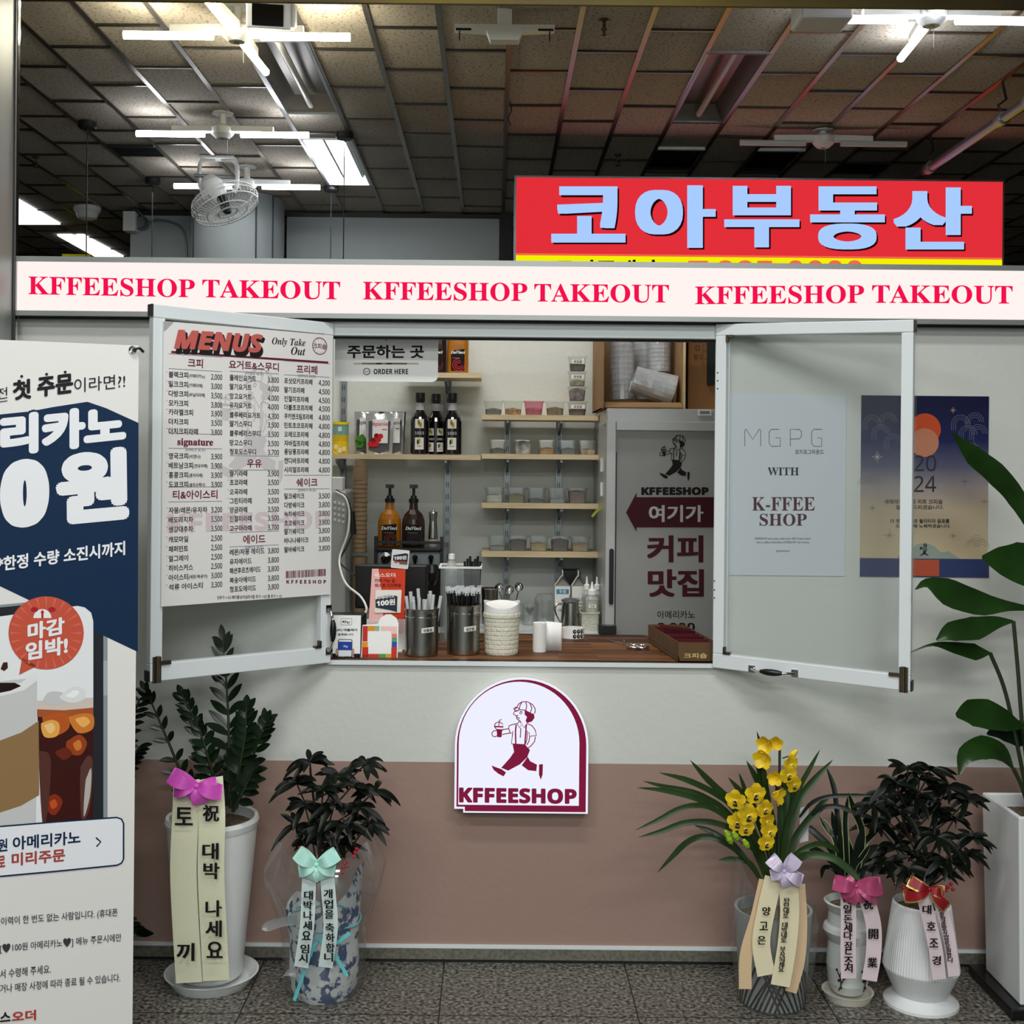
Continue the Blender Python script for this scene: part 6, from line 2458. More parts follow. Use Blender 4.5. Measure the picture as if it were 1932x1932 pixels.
b.obox(FP, q0[0], q1[0], q0[1] + 0.002, q1[1] - 0.002, -0.004, 0.002, 'white_plastic')
b.obox(FP, q0[0] + 0.006, q1[0] - 0.006, q0[1] + 0.008, q1[1] - 0.007, 0.002, 0.003, 'dull_metal')
b.build('badge_plate', t)
for py in (877, 923):
    b = B()
    p = W(1138, py, 4.66)
    b.obox(Plane((fx0, 4.66, p.z), (0, -1, 0), (0, 0, 1)), -0.012, 0.012, -0.026, 0.026, 0.0, 0.008, 'white_plastic')
    b.build('hook', t)
DP = Plane((0, YR + 0.008, 0))
mw, mkk = ink('#3d0d1c'), ink('#140c0f')
b = B()
a, c = DP.px(1244, 907)
emblem(b, DP, (a, c), (DP.px(1301, 907)[0] - a) / 252, mkk, 0.001, 6)
b.tbox(DP, 'KFFEESHOP', 1210, 919, 1337, 934, mkk, style='sans', fat=0.045)
pts = [DP.px(*k) for k in ((1181, 967), (1201, 929), (1201, 938), (1362, 938), (1362, 995), (1201, 995), (1201, 1004))]
b.poly(DP, pts, 0.001, mw)
b.tbox(DP, '여기가', 1224, 953, 1327, 985, ink('#b4b2b0'), h=0.002, fat=(0.03, 0.02))
b.tbox(DP, '커피', 1221, 1010, 1327, 1061, mw, fat=(0.034, 0.026), res=5)
b.tbox(DP, '맛집', 1222, 1074, 1328, 1126, mw, fat=(0.034, 0.026), res=5)
b.tbox(DP, '아메리카노', 1240, 1152, 1311, 1167, mkk, off=0.006)
b.tbox(DP, '2,000', 1240, 1175, 1311, 1193, mkk, style='sans')
b.build('lettering', dr)
b = B()
p = W(1125, 966, 4.64)
b.blade([W(1134, 958, 4.64), W(1126, 964, 4.63), W(1117, 975, 4.62)], [0.006, 0.005, 0.005], ink('#8d9030'), fold=0)
tag(b.build('tape_strip', None, loc=W(1134, 958, 4.64)), 'yellow green tape strip sticking out from the fridge side', 'tape')

# ---- cardboard boxes and cup sleeves on the fridge
bx0, bx1 = W(1136, 700, 4.58).x, W(1290, 700, 4.58).x
zb = fz + 0.001
t = thing('cardboard_box', 'open cardboard box full of wrapped plastic cups on the fridge', 'box', ((bx0 + bx1) / 2, 4.8, zb), 'cardboard boxes on the fridge')
b = B()
y0, y1, hh = 4.6, 5.02, 0.4
b.box((bx0, y0, zb), (bx1, y1, zb + 0.004), 'cardboard')
b.box((bx0, y0, zb), (bx0 + 0.005, y1, zb + hh), 'cardboard')
b.box((bx1 - 0.005, y0, zb), (bx1, y1, zb + hh), 'cardboard')
b.box((bx0, y1 - 0.005, zb), (bx1, y1, zb + hh), 'cardboard')
b.build('box_walls', t)
b = B()
b.hexa([(bx0 + 0.008, 4.6, zb + 0.022), (bx1 - 0.008, 4.6, zb + 0.022), (bx1 - 0.008, 4.545, zb + 0.002), (bx0 + 0.008, 4.545, zb + 0.002)], (0, 0, 0.004), 'cardboard')
b.build('front_flap', t)
b = B()
b.hexa([(bx0, 4.6, zb), (bx0, 4.54, zb), (bx0, 4.54, zb + hh), (bx0, 4.6, zb + hh)], (0.004, 0, 0), 'cardboard')
b.build('left_flap', t)
b = B()
b.hexa([(bx1, 4.6, zb), (bx1, 4.56, zb), (bx1, 4.56, zb + hh), (bx1, 4.6, zb + hh)], (0.004, 0, 0), 'wood_cut')
b.build('right_flap', t)
mat('cup_plastic', '#b8bcc0', 0.3)


def sleeve_of_cups(p, q, r0, r1, label):
    p, q = Vector(p), Vector(q)
    d = (q - p)
    L = d.length
    t = thing('cup_sleeve', label, 'wrapped cups', tuple(p), 'wrapped cup sleeves in the box')
    b = B()
    n = 14
    prof = [(0, 0), (r0, 0)]
    for i in range(n):
        r = r0 + (r1 - r0) * i / n
        prof += [(r, L * (i + 0.2) / n), (r + 0.0025, L * (i + 0.5) / n), (r, L * (i + 0.8) / n)]
    prof += [(r1, L), (0, L)]
    b.lathe(p, prof, 'cup_plastic', 22, axis=d)
    b.build('cups', t)
    b = B()
    rr = random.Random(label)
    vs, m, k = [], 20, 9
    qd = Vector((0, 0, 1)).rotation_difference(d.normalized())
    for j in range(k + 1):
        for i in range(m):
            a = 2 * PI * i / m
            r = (r0 + (r1 - r0) * j / k + 0.004) * (1 + rr.uniform(0, 0.07))
            vs.append(p + qd @ Vector((r * math.cos(a), r * math.sin(a), -0.004 + (L + 0.008) * j / k)))
    b.add(vs, [(j * m + i, j * m + (i + 1) % m, (j + 1) * m + (i + 1) % m, (j + 1) * m + i) for j in range(k) for i in range(m)], 'bag_film', False)
    b.build('plastic_wrap', t)


G = lambda px, py, y: W(px, py, y)
sleeve_of_cups(G(1175, 752, 4.77), G(1171, 605, 4.77), 0.043, 0.043, 'leftmost wrapped cup sleeve in the open box')
sleeve_of_cups(G(1219, 752, 4.9), G(1215, 600, 4.9), 0.043, 0.043, 'wrapped cup sleeve standing at the back of the open box')
sleeve_of_cups(G(1244, 700, 4.78), G(1243, 590, 4.78), 0.038, 0.038, 'right wrapped cup sleeve standing high in the open box')
sleeve_of_cups(G(1268, 738, 4.663), G(1196, 716, 4.663), 0.056, 0.045, 'front wrapped cup sleeve lying slanted in the open box')
c0, c1 = W(1297, 700, 4.62).x, fx1
t = thing('cardboard_box', 'closed brown cardboard box with pen scribbles right on the fridge', 'box', ((c0 + c1) / 2, 4.8, zb), 'cardboard boxes on the fridge')
b = B()
b.box((c0, 4.6, zb), (c1 + 0.02, 5.0, zb + 0.4), ink('#7a5635', 0.85))
b.build('box_body', t)
P = Plane((0, 4.6, 0))
b = B()
b.tbox(P, '컵', 1310, 650, 1320, 662, ink('#4a3220'))
b.tbox(P, '빨대', 1309, 668, 1324, 680, ink('#4a3220'))
for y in (650, 664, 678):
    p, q = P.px(1326, y + 12), P.px(1338, y)
    b.line(P, [(p[0], p[1]), (q[0], p[1]), (q[0], q[1]), (p[0], q[1])], 0.0014, 0.001, ink('#4a3220'), True)
b.build('pen_marks', t)
b = B()
p, q = P.px(1333, 725), P.px(1356, 625)
b.obox(P, p[0], q[0], p[1], q[1], 0.001, 0.012, ink('#1e2422', 0.3))
tag(b.build('black_bag', None, loc=P.w((p[0] + q[0]) / 2, p[1])), 'black plastic bag stuck to the closed box front', 'bag')

# ================================================================== X BANNER AT THE LEFT
ang = math.radians(21.7)
c = W(262, 660, 3.2)
u = Vector((math.cos(ang), math.sin(ang), 0))
BP = Plane((c.x, 3.2, 0.0), u)
bz1, bz0 = W(258, 652, 3.2).z, 0.045
BWID = 0.6
t = thing('standing_banner', 'tall white and navy printed coffee banner on a stand at left', 'banner', tuple(BP.w(-0.3, 0)))
b = B()
b.obox(BP, -BWID, 0, bz0, bz1, -0.002, 0, 'menu_paper')
sheet = b.build('banner_sheet', t)
b = B()
bp = lambda *k: [BP.px(*q) for q in k]
nv = ink('#0c2a4a')


def clip(pts):
    """keep a print inside the sheet edges"""
    out = []
    lim = -BWID + 0.004
    n = len(pts)
    for i in range(n):
        p, q = pts[i], pts[(i + 1) % n]
        if p[0] >= lim:
            out.append(p)
        if (p[0] < lim) != (q[0] < lim):
            f = (lim - p[0]) / (q[0] - p[0])
            out.append((lim, p[1] + f * (q[1] - p[1])))
    return out


def shape(k, m, h):
    q = clip(bp(*k))
    if len(q) > 2:
        b.poly(BP, q, h, m)


shape(((-140, 812), (0, 782), (58, 776), (100, 768), (165, 758), (200, 770), (261.5, 798), (260, 1230), (0, 1106), (-140, 1040)), nv, 0.0004)
# phone, cups and button
shape(((-140, 1165), (0, 1141), (150, 1127), (178, 1127), (196, 1140), (203, 1165), (203, 1545), (-140, 1570)), ink('#8d9498'), 0.00025)
shape(((-140, 1168), (0, 1146), (150, 1131), (174, 1132), (189, 1144), (195, 1165), (195, 1547), (-140, 1572)), ink('#22262c'), 0.00034)
shape(((-140, 1185), (0, 1163), (146, 1143), (160, 1146), (172, 1156), (176, 1172), (176, 1548), (-140, 1574)), ink('#e9ebee'), 0.00042)
shape(((195, 1247), (203, 1246), (203, 1312), (195, 1312)), ink('#a8aeb2'), 0.00050)
# iced glass


def blob(k, m, h, n=28):
    q = [Vector((p[0], p[1], 0)) for p in k]
    q = q + q[:2]
    o = curve(q, n + n // len(k))[0:n]
    shape([(p.x, p.y) for p in o], m, h)


shape(((70, 1322), (172, 1318), (176, 1330), (176, 1548), (80, 1556), (72, 1400)), ink('#3a0f0a'), 0.0006)
shape(((70, 1322), (176, 1316), (176, 1336), (120, 1342), (70, 1340)), ink('#d3c6be'), 0.00065)
shape(((70, 1338), (120, 1340), (176, 1335), (176, 1350), (120, 1356), (70, 1352)), ink('#a8552a'), 0.0007)
bh_ = 0.00072
for k, co in ((((80, 1352), (108, 1344), (130, 1350), (128, 1376), (96, 1388)), '#b8581f'), (((78, 1364), (98, 1358), (112, 1366), (108, 1388), (84, 1390)), '#e9a84e'), (((84, 1368), (98, 1364), (104, 1374), (94, 1384)), '#f3c983'),
              (((130, 1352), (156, 1346), (176, 1350), (174, 1376), (146, 1382)), '#d27c30'), (((142, 1356), (160, 1352), (170, 1362), (156, 1372)), '#efb25c'),
              (((126, 1398), (150, 1386), (164, 1402), (152, 1424), (130, 1420)), '#9a4018'), (((138, 1402), (150, 1396), (154, 1410), (144, 1416)), '#d07a34'),
              (((104, 1418), (124, 1410), (136, 1422), (120, 1434)), '#6a2410'), (((86, 1506), (104, 1498), (118, 1512), (106, 1536), (92, 1532)), '#8a2a12'), (((94, 1512), (104, 1508), (108, 1520), (98, 1526)), '#c4521e'),
              (((80, 1322), (92, 1306), (116, 1306), (126, 1318), (104, 1330)), '#c6c8ca'), (((112, 1314), (136, 1296), (158, 1300), (160, 1318), (134, 1326)), '#dfe2e4'), (((124, 1312), (140, 1302), (150, 1306), (138, 1316)), '#f4f6f6'),
              (((74, 1416), (92, 1422), (96, 1450), (90, 1530), (80, 1552)), '#55302a'), (((152, 1446), (166, 1426), (175, 1440), (170, 1520), (154, 1546)), '#5a3630'), (((162, 1470), (172, 1450), (170, 1500), (158, 1540)), '#b9b4b0')):
    bh_ += 0.00002
    blob(k, ink(co), bh_)
# paper cup
shape(((-140, 1300), (70, 1278), (68, 1556), (-140, 1570)), ink('#c9cbcb'), 0.00084)
shape(((-140, 1420), (0, 1397), (40, 1382), (73, 1360), (74, 1500), (40, 1520), (0, 1533), (-140, 1560)), ink('#91724c'), 0.00092)
shape(((-140, 1300), (0, 1296), (40, 1288), (66, 1268), (71, 1274), (70, 1284), (46, 1302), (0, 1314), (-140, 1322)), ink('#e6e8e8'), 0.00101)
shape(((-140, 1290), (0, 1288), (28, 1288), (40, 1294), (20, 1303), (0, 1307), (-140, 1312)), ink('#1a0e08'), 0.00109)
shape(((1, 1262), (6, 1250), (14, 1249), (15, 1260), (8, 1266)), ink('#3c1c10'), 0.00101)
# red call-out
pts = [(87 + 71 * math.cos(a), 1194 - 69 * math.sin(a)) for a in [2 * PI * i / 40 for i in range(40)]]
shape(pts, ink('#c8543f'), 0.00126)
shape(((42, 1240), (70, 1256), (36, 1273)), ink('#c8543f'), 0.00126)
for i in range(24):
    a = 2 * PI * i / 24
    p = [(87 + r * math.cos(a + d), 1194 - r * math.sin(a + d)) for r, d in ((44, 0), (67, 0.035), (67, -0.035))]
    shape(p, ink('#d26a54'), 0.00134)
cl, rd = ink('#f0eeee'), ink('#a82028')
shape([(80 + 17 * math.cos(PI * i / 14), 1166 - 17 * math.sin(PI * i / 14)) for i in range(15)], cl, 0.00147)
for cx in (65, 98):
    shape([(cx + 7 * math.cos(2 * PI * i / 14), 1150 - 5 * math.sin(2 * PI * i / 14)) for i in range(14)], rd, 0.00151)
shape(((78, 1166), (78, 1156), (76, 1156), (80, 1150), (84, 1156), (82, 1156), (82, 1166)), rd, 0.00160)
# button
q = clip(bp((-140, 1572), (0, 1559), (220, 1542), (229, 1545), (233, 1553), (233, 1620), (229, 1628), (220, 1632), (0, 1653), (-140, 1668)))
b.poly(BP, q, 0.0018, ink('#eceef4'))
b.line(BP, [BP.px(*k) for k in ((0, 1559), (110, 1550), (220, 1542), (229, 1545), (233, 1553), (233, 1620), (229, 1628), (220, 1632), (110, 1643), (0, 1653))], 0.004, 0.0019, nv)
b.line(BP, [BP.px(*k) for k in ((181, 1580), (190, 1588), (182, 1597))], 0.004, 0.002, nv)
b.build('printed_artwork', sheet)
b = B()
wt = ink('#eceef2')


def bt(st, tl, tr, bl, m, **k):
    b.text(BP, st, BP.px(*tl), BP.px(*tr), BP.px(*bl), m, **k)


bt('리카노', (-4, 779), (239, 757), (-4, 868), nv, h=0.001, fat=0.1, res=6)
bt('리카노', (0, 783), (238, 761), (0, 862), wt, h=0.0016, fat=0.062, res=6)
bt('0', (0, 870), (93, 862), (0, 1000), wt, h=0.0016, style='sans', fat=0.075, res=8)
bt('원', (104, 852), (242, 842), (106, 992), wt, h=0.0016, fat=0.058, res=6)
bt('*한정 수량 소진시까지', (-6, 1051), (236, 1020), (-6, 1079), wt, h=0.002, fat=0.03)
dkk = ink('#1d1d20')
bt('전', (-6, 733), (14, 730), (-6, 754), dkk, h=0.002)
b.line(BP, bp((-6, 759), (14, 756)), 0.002, 0.002, dkk)
bt('첫', (24, 718), (59, 714), (24, 756), dkk, h=0.002, fat=0.04)
bt('주문', (70, 712), (138, 704), (70, 750), dkk, h=0.002, fat=0.04)
for x, y in ((41, 710), (88, 706), (123, 702)):
    p = BP.px(x, y)
    b.poly(BP, ell(p[0], p[1], 0.0035, 0.0035, 12), 0.002, dkk)
bt('이라면?!', (140, 714), (236, 705), (140, 741), dkk, h=0.002)
bt('마감', (52, 1176), (122, 1163), (52, 1209), wt, h=0.0026, fat=0.04)
bt('임박!', (48, 1212), (128, 1199), (48, 1247), wt, h=0.0026, fat=0.04)
bt('원', (-4, 1583), (14, 1581), (-4, 1607), nv, h=0.0026, fat=0.025)
bt('아메리카노', (24, 1578), (152, 1566), (24, 1604), nv, h=0.0026, fat=0.025)
bt('로', (-4, 1615), (10, 1613), (-4, 1637), ink('#a8443c'), h=0.0026, fat=0.03)
bt('미리주문', (22, 1609), (123, 1600), (22, 1634), ink('#a8443c'), h=0.0026, fat=0.03)
gk = ink('#3c3c40')
bt('이력이 한 번도 없는 사람입니다. (휴대폰', (2, 1730), (222, 1713), (2, 1748), gk, h=0.002, off=0.008)
bt('[♥100원 아메리카노♥] 메뉴 주문시에만', (0, 1781), (229, 1760), (0, 1799), gk, h=0.002, off=0.008)
bt('서 수령해 주세요.', (0, 1829), (96, 1819), (0, 1846), gk, h=0.002, off=0.008)
bt('거나 매장 사정에 따라 종료 될 수 있습니다.', (0, 1857), (227, 1836), (0, 1873), gk, h=0.002, off=0.008)
bt('스', (0, 1910), (20, 1908), (0, 1928), dkk, h=0.002, fat=0.035)
bt('오더', (22, 1908), (68, 1904), (22, 1928), ink('#b04038'), h=0.002, fat=0.035)
b.build('lettering', sheet)
for zz in (bz1 - 0.012, bz0 + 0.03):
    b = B()
    p = BP.w(-0.016, zz, 0.001)
    b.lathe(p, [(0.006, 0), (0.011, 0), (0.0095, 0.003), (0.006, 0.002)], 'chrome', 16, axis=BP.n)
    b.build('grommet', t)
    b = B()
    b.tube(curve([BP.w(-0.016, zz, -0.02), BP.w(-0.012, zz, 0.012), BP.w(0.0, zz + 0.004, 0.014), BP.w(0.01, zz - 0.004, 0.004), BP.w(0.012, zz, -0.01)], 12), 0.0035, 'black_plastic', 6)
    b.build('hook', t)
b = B()
b.tube([BP.w(-0.01, bz1 - 0.012, -0.02), BP.w(-0.3, 0.85, -0.07), BP.w(-0.59, 0.06, -0.02)], 0.006, 'black_plastic', 8)
b.tube([BP.w(-0.59, bz1 - 0.012, -0.02), BP.w(-0.3, 0.85, -0.07), BP.w(-0.01, 0.06, -0.02)], 0.006, 'black_plastic', 8)
b.tube([BP.w(-0.3, 0.85, -0.07), BP.w(-0.3, 0.0, -0.3)], 0.007, 'black_plastic', 8)
b.tube([BP.w(-0.59, 0.06, -0.02), BP.w(-0.59, 0, -0.02)], 0.008, 'black_plastic', 8)
b.tube([BP.w(-0.01, 0.06, -0.02), BP.w(-0.01, 0, -0.02)], 0.008, 'black_plastic', 8)
b.build('stand_rods', t)

# ================================================================== PLANTS


def path(pts, y, n=14):
    """photo points with depths -> smooth 3D line; y number or list"""
    ys = y if isinstance(y, (list, tuple)) else [y] * len(pts)
    return curve([W(p[0], p[1], d) for p, d in zip(pts, ys)], n)


def strap(b, pts, y, w, m, n=14, fold=0.3, edge=None, tipfirst=True):
    """long leaf: photo points tip to base"""
    q = path(pts, y, n)
    if not tipfirst:
        q = q[::-1]
    ws = []
    for i in range(len(q)):
        f = i / (len(q) - 1)
        ws.append(w * min(1.0, (f * 5.0) ** 0.7 if f < 0.2 else 1.0) * (1.0 if f < 0.75 else 1.0 - 0.5 * (f - 0.75) / 0.25) + 0.0004)
    if edge:
        b.blade([p + Vector((0, 0.001, 0)) for p in q], [x * 1.35 for x in ws], edge, fold=fold)
    b.blade(q, ws, m, fold=fold)


def lance(b, p, d, L, w, droop, m, face=(0, -0.8, 0.6), fold=0.3, n=6):
    """short pointed leaf from p along d, drooping"""
    p, d = Vector(p), Vector(d).normalized()
    pts, ws = [], []
    for i in range(n + 1):
        f = i / n
        pts.append(p + d * L * f + Vector((0, 0, -droop * L * f * f)))
        ws.append(w * (math.sin(PI * min(1, f * 0.92 + 0.06)) ** 0.8) + 0.0003)
    b.blade(pts, ws, m, face=face, fold=fold)


def strip(b, pts, hw, y, m, n=16):
    """ribbon tail through photo points at depth y, half width hw pixels"""
    q = path(pts, y, n)
    yy = y if not isinstance(y, (list, tuple)) else sum(y) / len(y)
    b.blade(q, [hw * yy / F] * len(q), m, face=(0, -1, 0.05), fold=0.0)
    return q


def column_text(b, pts, chars, y, size, m, dy=-0.004):
    """characters set one below the other: pts photo centre positions for each char"""
    for ch, (x, yy) in zip(chars, pts):
        if ch == ' ':
            continue
        p = W(x, yy, y + dy)
        P = Plane(p)
        s = size * y / F
        b.text(P, ch, (-s * 0.5, s * 0.5), (s * 0.5, s * 0.5), (-s * 0.5, -s * 0.5), m, h=0.0, fat=(0.03, 0.012))


def bow(b, px, py, y, s, m, loops, tails=()):
    """gift bow: loops = (angle, length, width) in pixels"""
    c = W(px, py, y)
    k = y / F
    for a, L, w in loops:
        d = Vector((math.cos(a), 0, math.sin(a)))
        x = Vector((-math.sin(a), 0, math.cos(a)))
        n = 10
        up, lo, ws = [], [], []
        for i in range(n + 1):
            f = i / n
            h = math.sin(PI * f) * 0.35 * L * k
            ws.append(w * k * (0.35 + 0.65 * math.sin(PI * 0.5 * f)))
            up.append(c + d * L * k * f + Vector((0, -h - 0.004, 0)))
            lo.append(c + d * L * k * f * 0.98 + Vector((0, h * 0.3 - 0.002, 0)))
        b.blade(up + lo[::-1], ws + ws[::-1], m, face=(0, -1, 0.2), fold=0)
    for a, L, w in tails:
        d = Vector((math.cos(a), 0, math.sin(a)))
        b.blade([c + d * L * k * f + Vector((0, -0.006 - 0.01 * math.sin(f * 3), 0)) for f in (0, 0.25, 0.5, 0.75, 1)], [w * k * z for z in (0.4, 0.8, 1, 1.05, 1.1)], m, face=(0, -1, 0.2), fold=0)
    b.ball(c + Vector((0, -0.008, 0)), 4.5 * s * k, m, 10)


def floor_at(px, y):
    return Vector((W(px, 1800, y).x, y, 0))


# ---- 1: ZZ plant in the tall white pot
Y1 = 3.665
c = floor_at(398, Y1)
t = thing('tall_white_pot', 'tall tapered white glazed pot at the left of the wall', 'plant pot', (c.x, Y1, 0))
b = B()
zr = W(400, 1538, Y1).z
rt, rb = 0.1355, 0.094
b.lathe((c.x + 0.0, Y1, 0), [(0, 0.022), (rb * 0.9, 0.022), (rb, 0.03), (rb + (rt - rb) * 0.94, zr - 0.035), (rt, zr - 0.028), (rt + 0.004, zr - 0.012), (rt, zr), (rt - 0.01, zr - 0.002), (rt - 0.014, zr - 0.03, 'soil'), (0, zr - 0.035)], 'pot_white', 44)
b.build('pot_body', t)
b = B()
b.lathe((c.x, Y1, zr - 0.034), [(0, 0.006), (rt - 0.014, 0.004)], 'soil', 30)
b.build('soil', t)
b = B()
b.lathe((c.x + 0.002, Y1 + 0.003, 0), [(0, 0), (0.115, 0), (0.136, 0.03), (0.14, 0.034), (0.134, 0.034), (0.11, 0.012), (0, 0.012)], 'pot_white', 44)
tag(b.build('saucer', None, loc=(c.x, Y1, 0)), 'round white saucer under the tall tapered pot', 'saucer')
t = thing('zz_plant', 'dark glossy upright plant growing in the tall white pot', 'plant', (c.x, Y1, zr - 0.03))
stems = [([(428, 1520), (432, 1400), (428, 1300), (420, 1208)], [3.66, 3.67, 3.68, 3.69], 0.092, 11, 0.0135),
         ([(405, 1525), (350, 1470), (318, 1400), (290, 1335), (274, 1302)], [3.66, 3.67, 3.68, 3.69, 3.69], 0.062, 9, 0.0105),
         ([(415, 1525), (398, 1450), (372, 1370), (345, 1312)], [3.65, 3.62, 3.6, 3.58], 0.07, 11, 0.0125),
         ([(420, 1525), (405, 1470), (390, 1420), (376, 1372)], [3.63, 3.58, 3.55, 3.54], 0.07, 8, 0.014),
         ([(440, 1525), (452, 1450), (462, 1390), (465, 1335)], [3.63, 3.58, 3.56, 3.55], 0.075, 10, 0.0145),
         ([(445, 1525), (470, 1450), (490, 1390), (502, 1360)], [3.66, 3.66, 3.66, 3.66], 0.068, 9, 0.0135),
         ([(435, 1525), (440, 1460), (448, 1420), (455, 1390)], [3.66, 3.7, 3.73, 3.75], 0.07, 7, 0.014),
         ([(440, 1530), (455, 1500), (470, 1470), (480, 1450)], [3.6, 3.56, 3.54, 3.52], 0.06, 6, 0.0135)]
fol = B()
rr = random.Random(11)
for pts, ys, L, n, w in stems:
    q = path(pts, ys, 24)
    b = B()
    b.tube(q, [0.006 * (1 - 0.7 * i / 24) for i in range(25)], 'stem_green', 7)
    b.build('stem', t)
    for i in range(n):
        f = 0.22 + 0.78 * i / (n - 1)
        k = min(int(f * 24), 23)
        p, d = q[k], (q[min(k + 1, 24)] - q[max(k - 1, 0)]).normalized()
        sd = d.cross(Vector((0, -1, 0))).normalized()
        for s in (-1, 1):
            dd = (sd * s * (1.0 - 0.45 * f) + d * (0.6 + 0.45 * f) + Vector((0, -0.15 + rr.uniform(-0.35, 0.35), 0))).normalized()
            lance(fol, p, dd, L * (1.1 - 0.45 * f) * rr.uniform(0.85, 1.1), w * (1.05 - 0.3 * f), rr.uniform(0.0, 0.25), 'leaf_zz', fold=0.2)
    lance(fol, q[-1], (q[-1] - q[-3]), L * 0.55, w * 0.75, 0.05, 'leaf_zz', fold=0.2)
fol.build('foliage', t)
# ribbon of the tall pot
t = thing('congratulation_ribbon', 'wide cream ribbon with pink bow over the tall white pot', 'ribbon', tuple(W(380, 1480, Y1 - 0.15)))
yr = [3.58, 3.5, 3.52, 3.55, 3.555]
b = B()
strip(b, [(352, 1472), (350, 1540), (346, 1640), (350, 1740), (357, 1854)], 25, [3.55, 3.515, 3.515, 3.52, 3.525], 'ribbon_cream')
b.build('ribbon_tail', t)
b = B()
strip(b, [(396, 1468), (400, 1540), (398, 1640), (402, 1740), (408, 1850)], 25, [3.55, 3.51, 3.51, 3.515, 3.52], 'ribbon_cream')
b.build('ribbon_tail', t)
b = B()
column_text(b, [(347, 1540), (350, 1796)], '토끼', 3.507, 34, ink('#151515'))
column_text(b, [(398, 1534), (397, 1606), (399, 1643), (403, 1714), (403, 1752), (405, 1792)], '祝대박나세요', 3.502, 31, ink('#151515'))
b.build('lettering', t)
b = B()
bow(b, 372, 1482, 3.5, 1.2, 'bow_pink', [(2.75, 52, 15), (3.35, 42, 13), (-0.25, 46, 14), (0.15, 36, 12)], [(-1.35, 34, 13), (-2.3, 26, 10)])
b.build('bow', t)

# a second leafy plant hidden behind the banner
t = thing('hidden_plant', 'leafy plant tips peeking out from behind the standing banner', 'plant', tuple(floor_at(225, 3.68)))
b = B()
c2 = floor_at(178, 3.68)
b.lathe(c2, [(0, 0), (0.07, 0), (0.09, 0.3), (0.095, 0.31), (0.085, 0.31), (0.08, 0.28), (0, 0.28, 'soil')], 'pot_white', 28)
b.build('pot_body', t)
fol = B()
for pts in ([(180, 1660), (200, 1560), (235, 1460), (262, 1410)], [(180, 1660), (205, 1520), (240, 1390), (263, 1320)], [(180, 1660), (205, 1700), (245, 1752), (265, 1766)]):
    q = path(pts, 3.68, 16)
    b = B()
    b.tube(q, 0.003, 'stem_green', 6)
    b.build('stem', t)
    for i in range(5, 17):
        for s in (-1, 1):
            lance(fol, q[i], (s * 0.8, -0.2, 0.4), 0.05, 0.008, 0.2, 'leaf_dark')
fol.build('foliage', t)


def bush(name, label, px, y, zbase, clusters, L, w, m, n=8, seed=1, spread=0.05):
    c = Vector((W(px, 1700, y).x, y, zbase))
    t = thing(name, label, 'plant', tuple(c))
    rr = random.Random(seed)
    fol = B()
    st = B()
    topc = min(clusters, key=lambda k: k[1])
    tp = W(topc[0], topc[1] + 10, y)
    trunk = curve([c, c * 0.6 + tp * 0.4 + Vector((0.006, 0, 0)), tp], 12)
    b = B()
    b.tube(trunk, [0.008 * (1 - 0.6 * i / 12) for i in range(13)], 'stem_brown', 8)
    b.build('trunk', t)
    for (cx, cy) in clusters:
        yy = y + rr.uniform(-spread, spread * 0.8)
        p = W(cx, cy, yy)
        f = max(0.1, min(0.95, (p.z - 0.07 - c.z) / max(0.05, tp.z - c.z)))
        a = trunk[int(f * 12)]
        st.tube(curve([a, a * 0.45 + p * 0.55 + Vector((0, 0, -0.012)), p], 7), 0.0026, 'stem_brown', 5)
        for i in range(n):
            an = 2 * PI * i / n + rr.uniform(-0.35, 0.35)
            el = rr.uniform(-0.15, 0.75)
            d = Vector((math.cos(an) * math.cos(el), math.sin(an) * math.cos(el) * 0.75, math.sin(el)))
            lance(fol, p, d, L * rr.uniform(0.75, 1.15), w * rr.uniform(0.8, 1.15), rr.uniform(0.25, 0.85), m, face=(0.1 * math.cos(an), -0.75, 0.65), fold=0.25, n=7)
    st.build('branches', t)
    fol.build('foliage', t)
    return t


# ---- 2: red-berried shrub wrapped in blue floral paper
Y2 = 3.59
c = floor_at(612, Y2)
t = bush('berry_plant', 'dark leafy berry plant wrapped in cellophane right of the tall pot', 612, Y2, 0.2,
         [(585, 1438), (690, 1442), (640, 1462), (560, 1478), (610, 1490), (665, 1482), (708, 1492), (575, 1520), (630, 1520), (680, 1525), (560, 1558), (605, 1560), (650, 1556), (695, 1555), (590, 1590), (640, 1592)],
         0.074, 0.0092, 'leaf_bush', 12, 3)
for px, py in ((655, 1625), (648, 1636), (642, 1642), (655, 1634), (650, 1628), (670, 1608), (668, 1616), (673, 1602), (646, 1646), (566, 1600)):
    b = B()
    b.ball(W(px, py, Y2 - 0.06), 0.0062, 'berry', 10)
    b.build('berry', t)
t = thing('floral_paper_wrap', 'blue floral paper wrap around the berry plant pot', 'gift wrap', (c.x, Y2, 0))
b = B()
n = 40
rng = [(0.08, 0.002), (0.095, 0.03), (0.1, 0.1), (0.098, 0.17), (0.106, 0.22), (0.112, 0.25)]
vs = []
for j, (r, h) in enumerate(rng):
    for i in range(n):
        a = 2 * PI * i / n
        k = 1 + 0.03 * math.sin(a * 9 + j)
        zz = h + (0.0 if j < 4 else (0.11 * max(0, math.cos(a - 0.1)) ** 3 + 0.03 * math.sin(a * 3)) * (j - 3) / 2)
        vs.append((c.x + r * k * math.cos(a), Y2 + r * k * math.sin(a), zz))
b.add(vs, [(j * n + i, j * n + (i + 1) % n, (j + 1) * n + (i + 1) % n, (j + 1) * n + i) for j in range(len(rng) - 1) for i in range(n)], 'blue_paper', True)
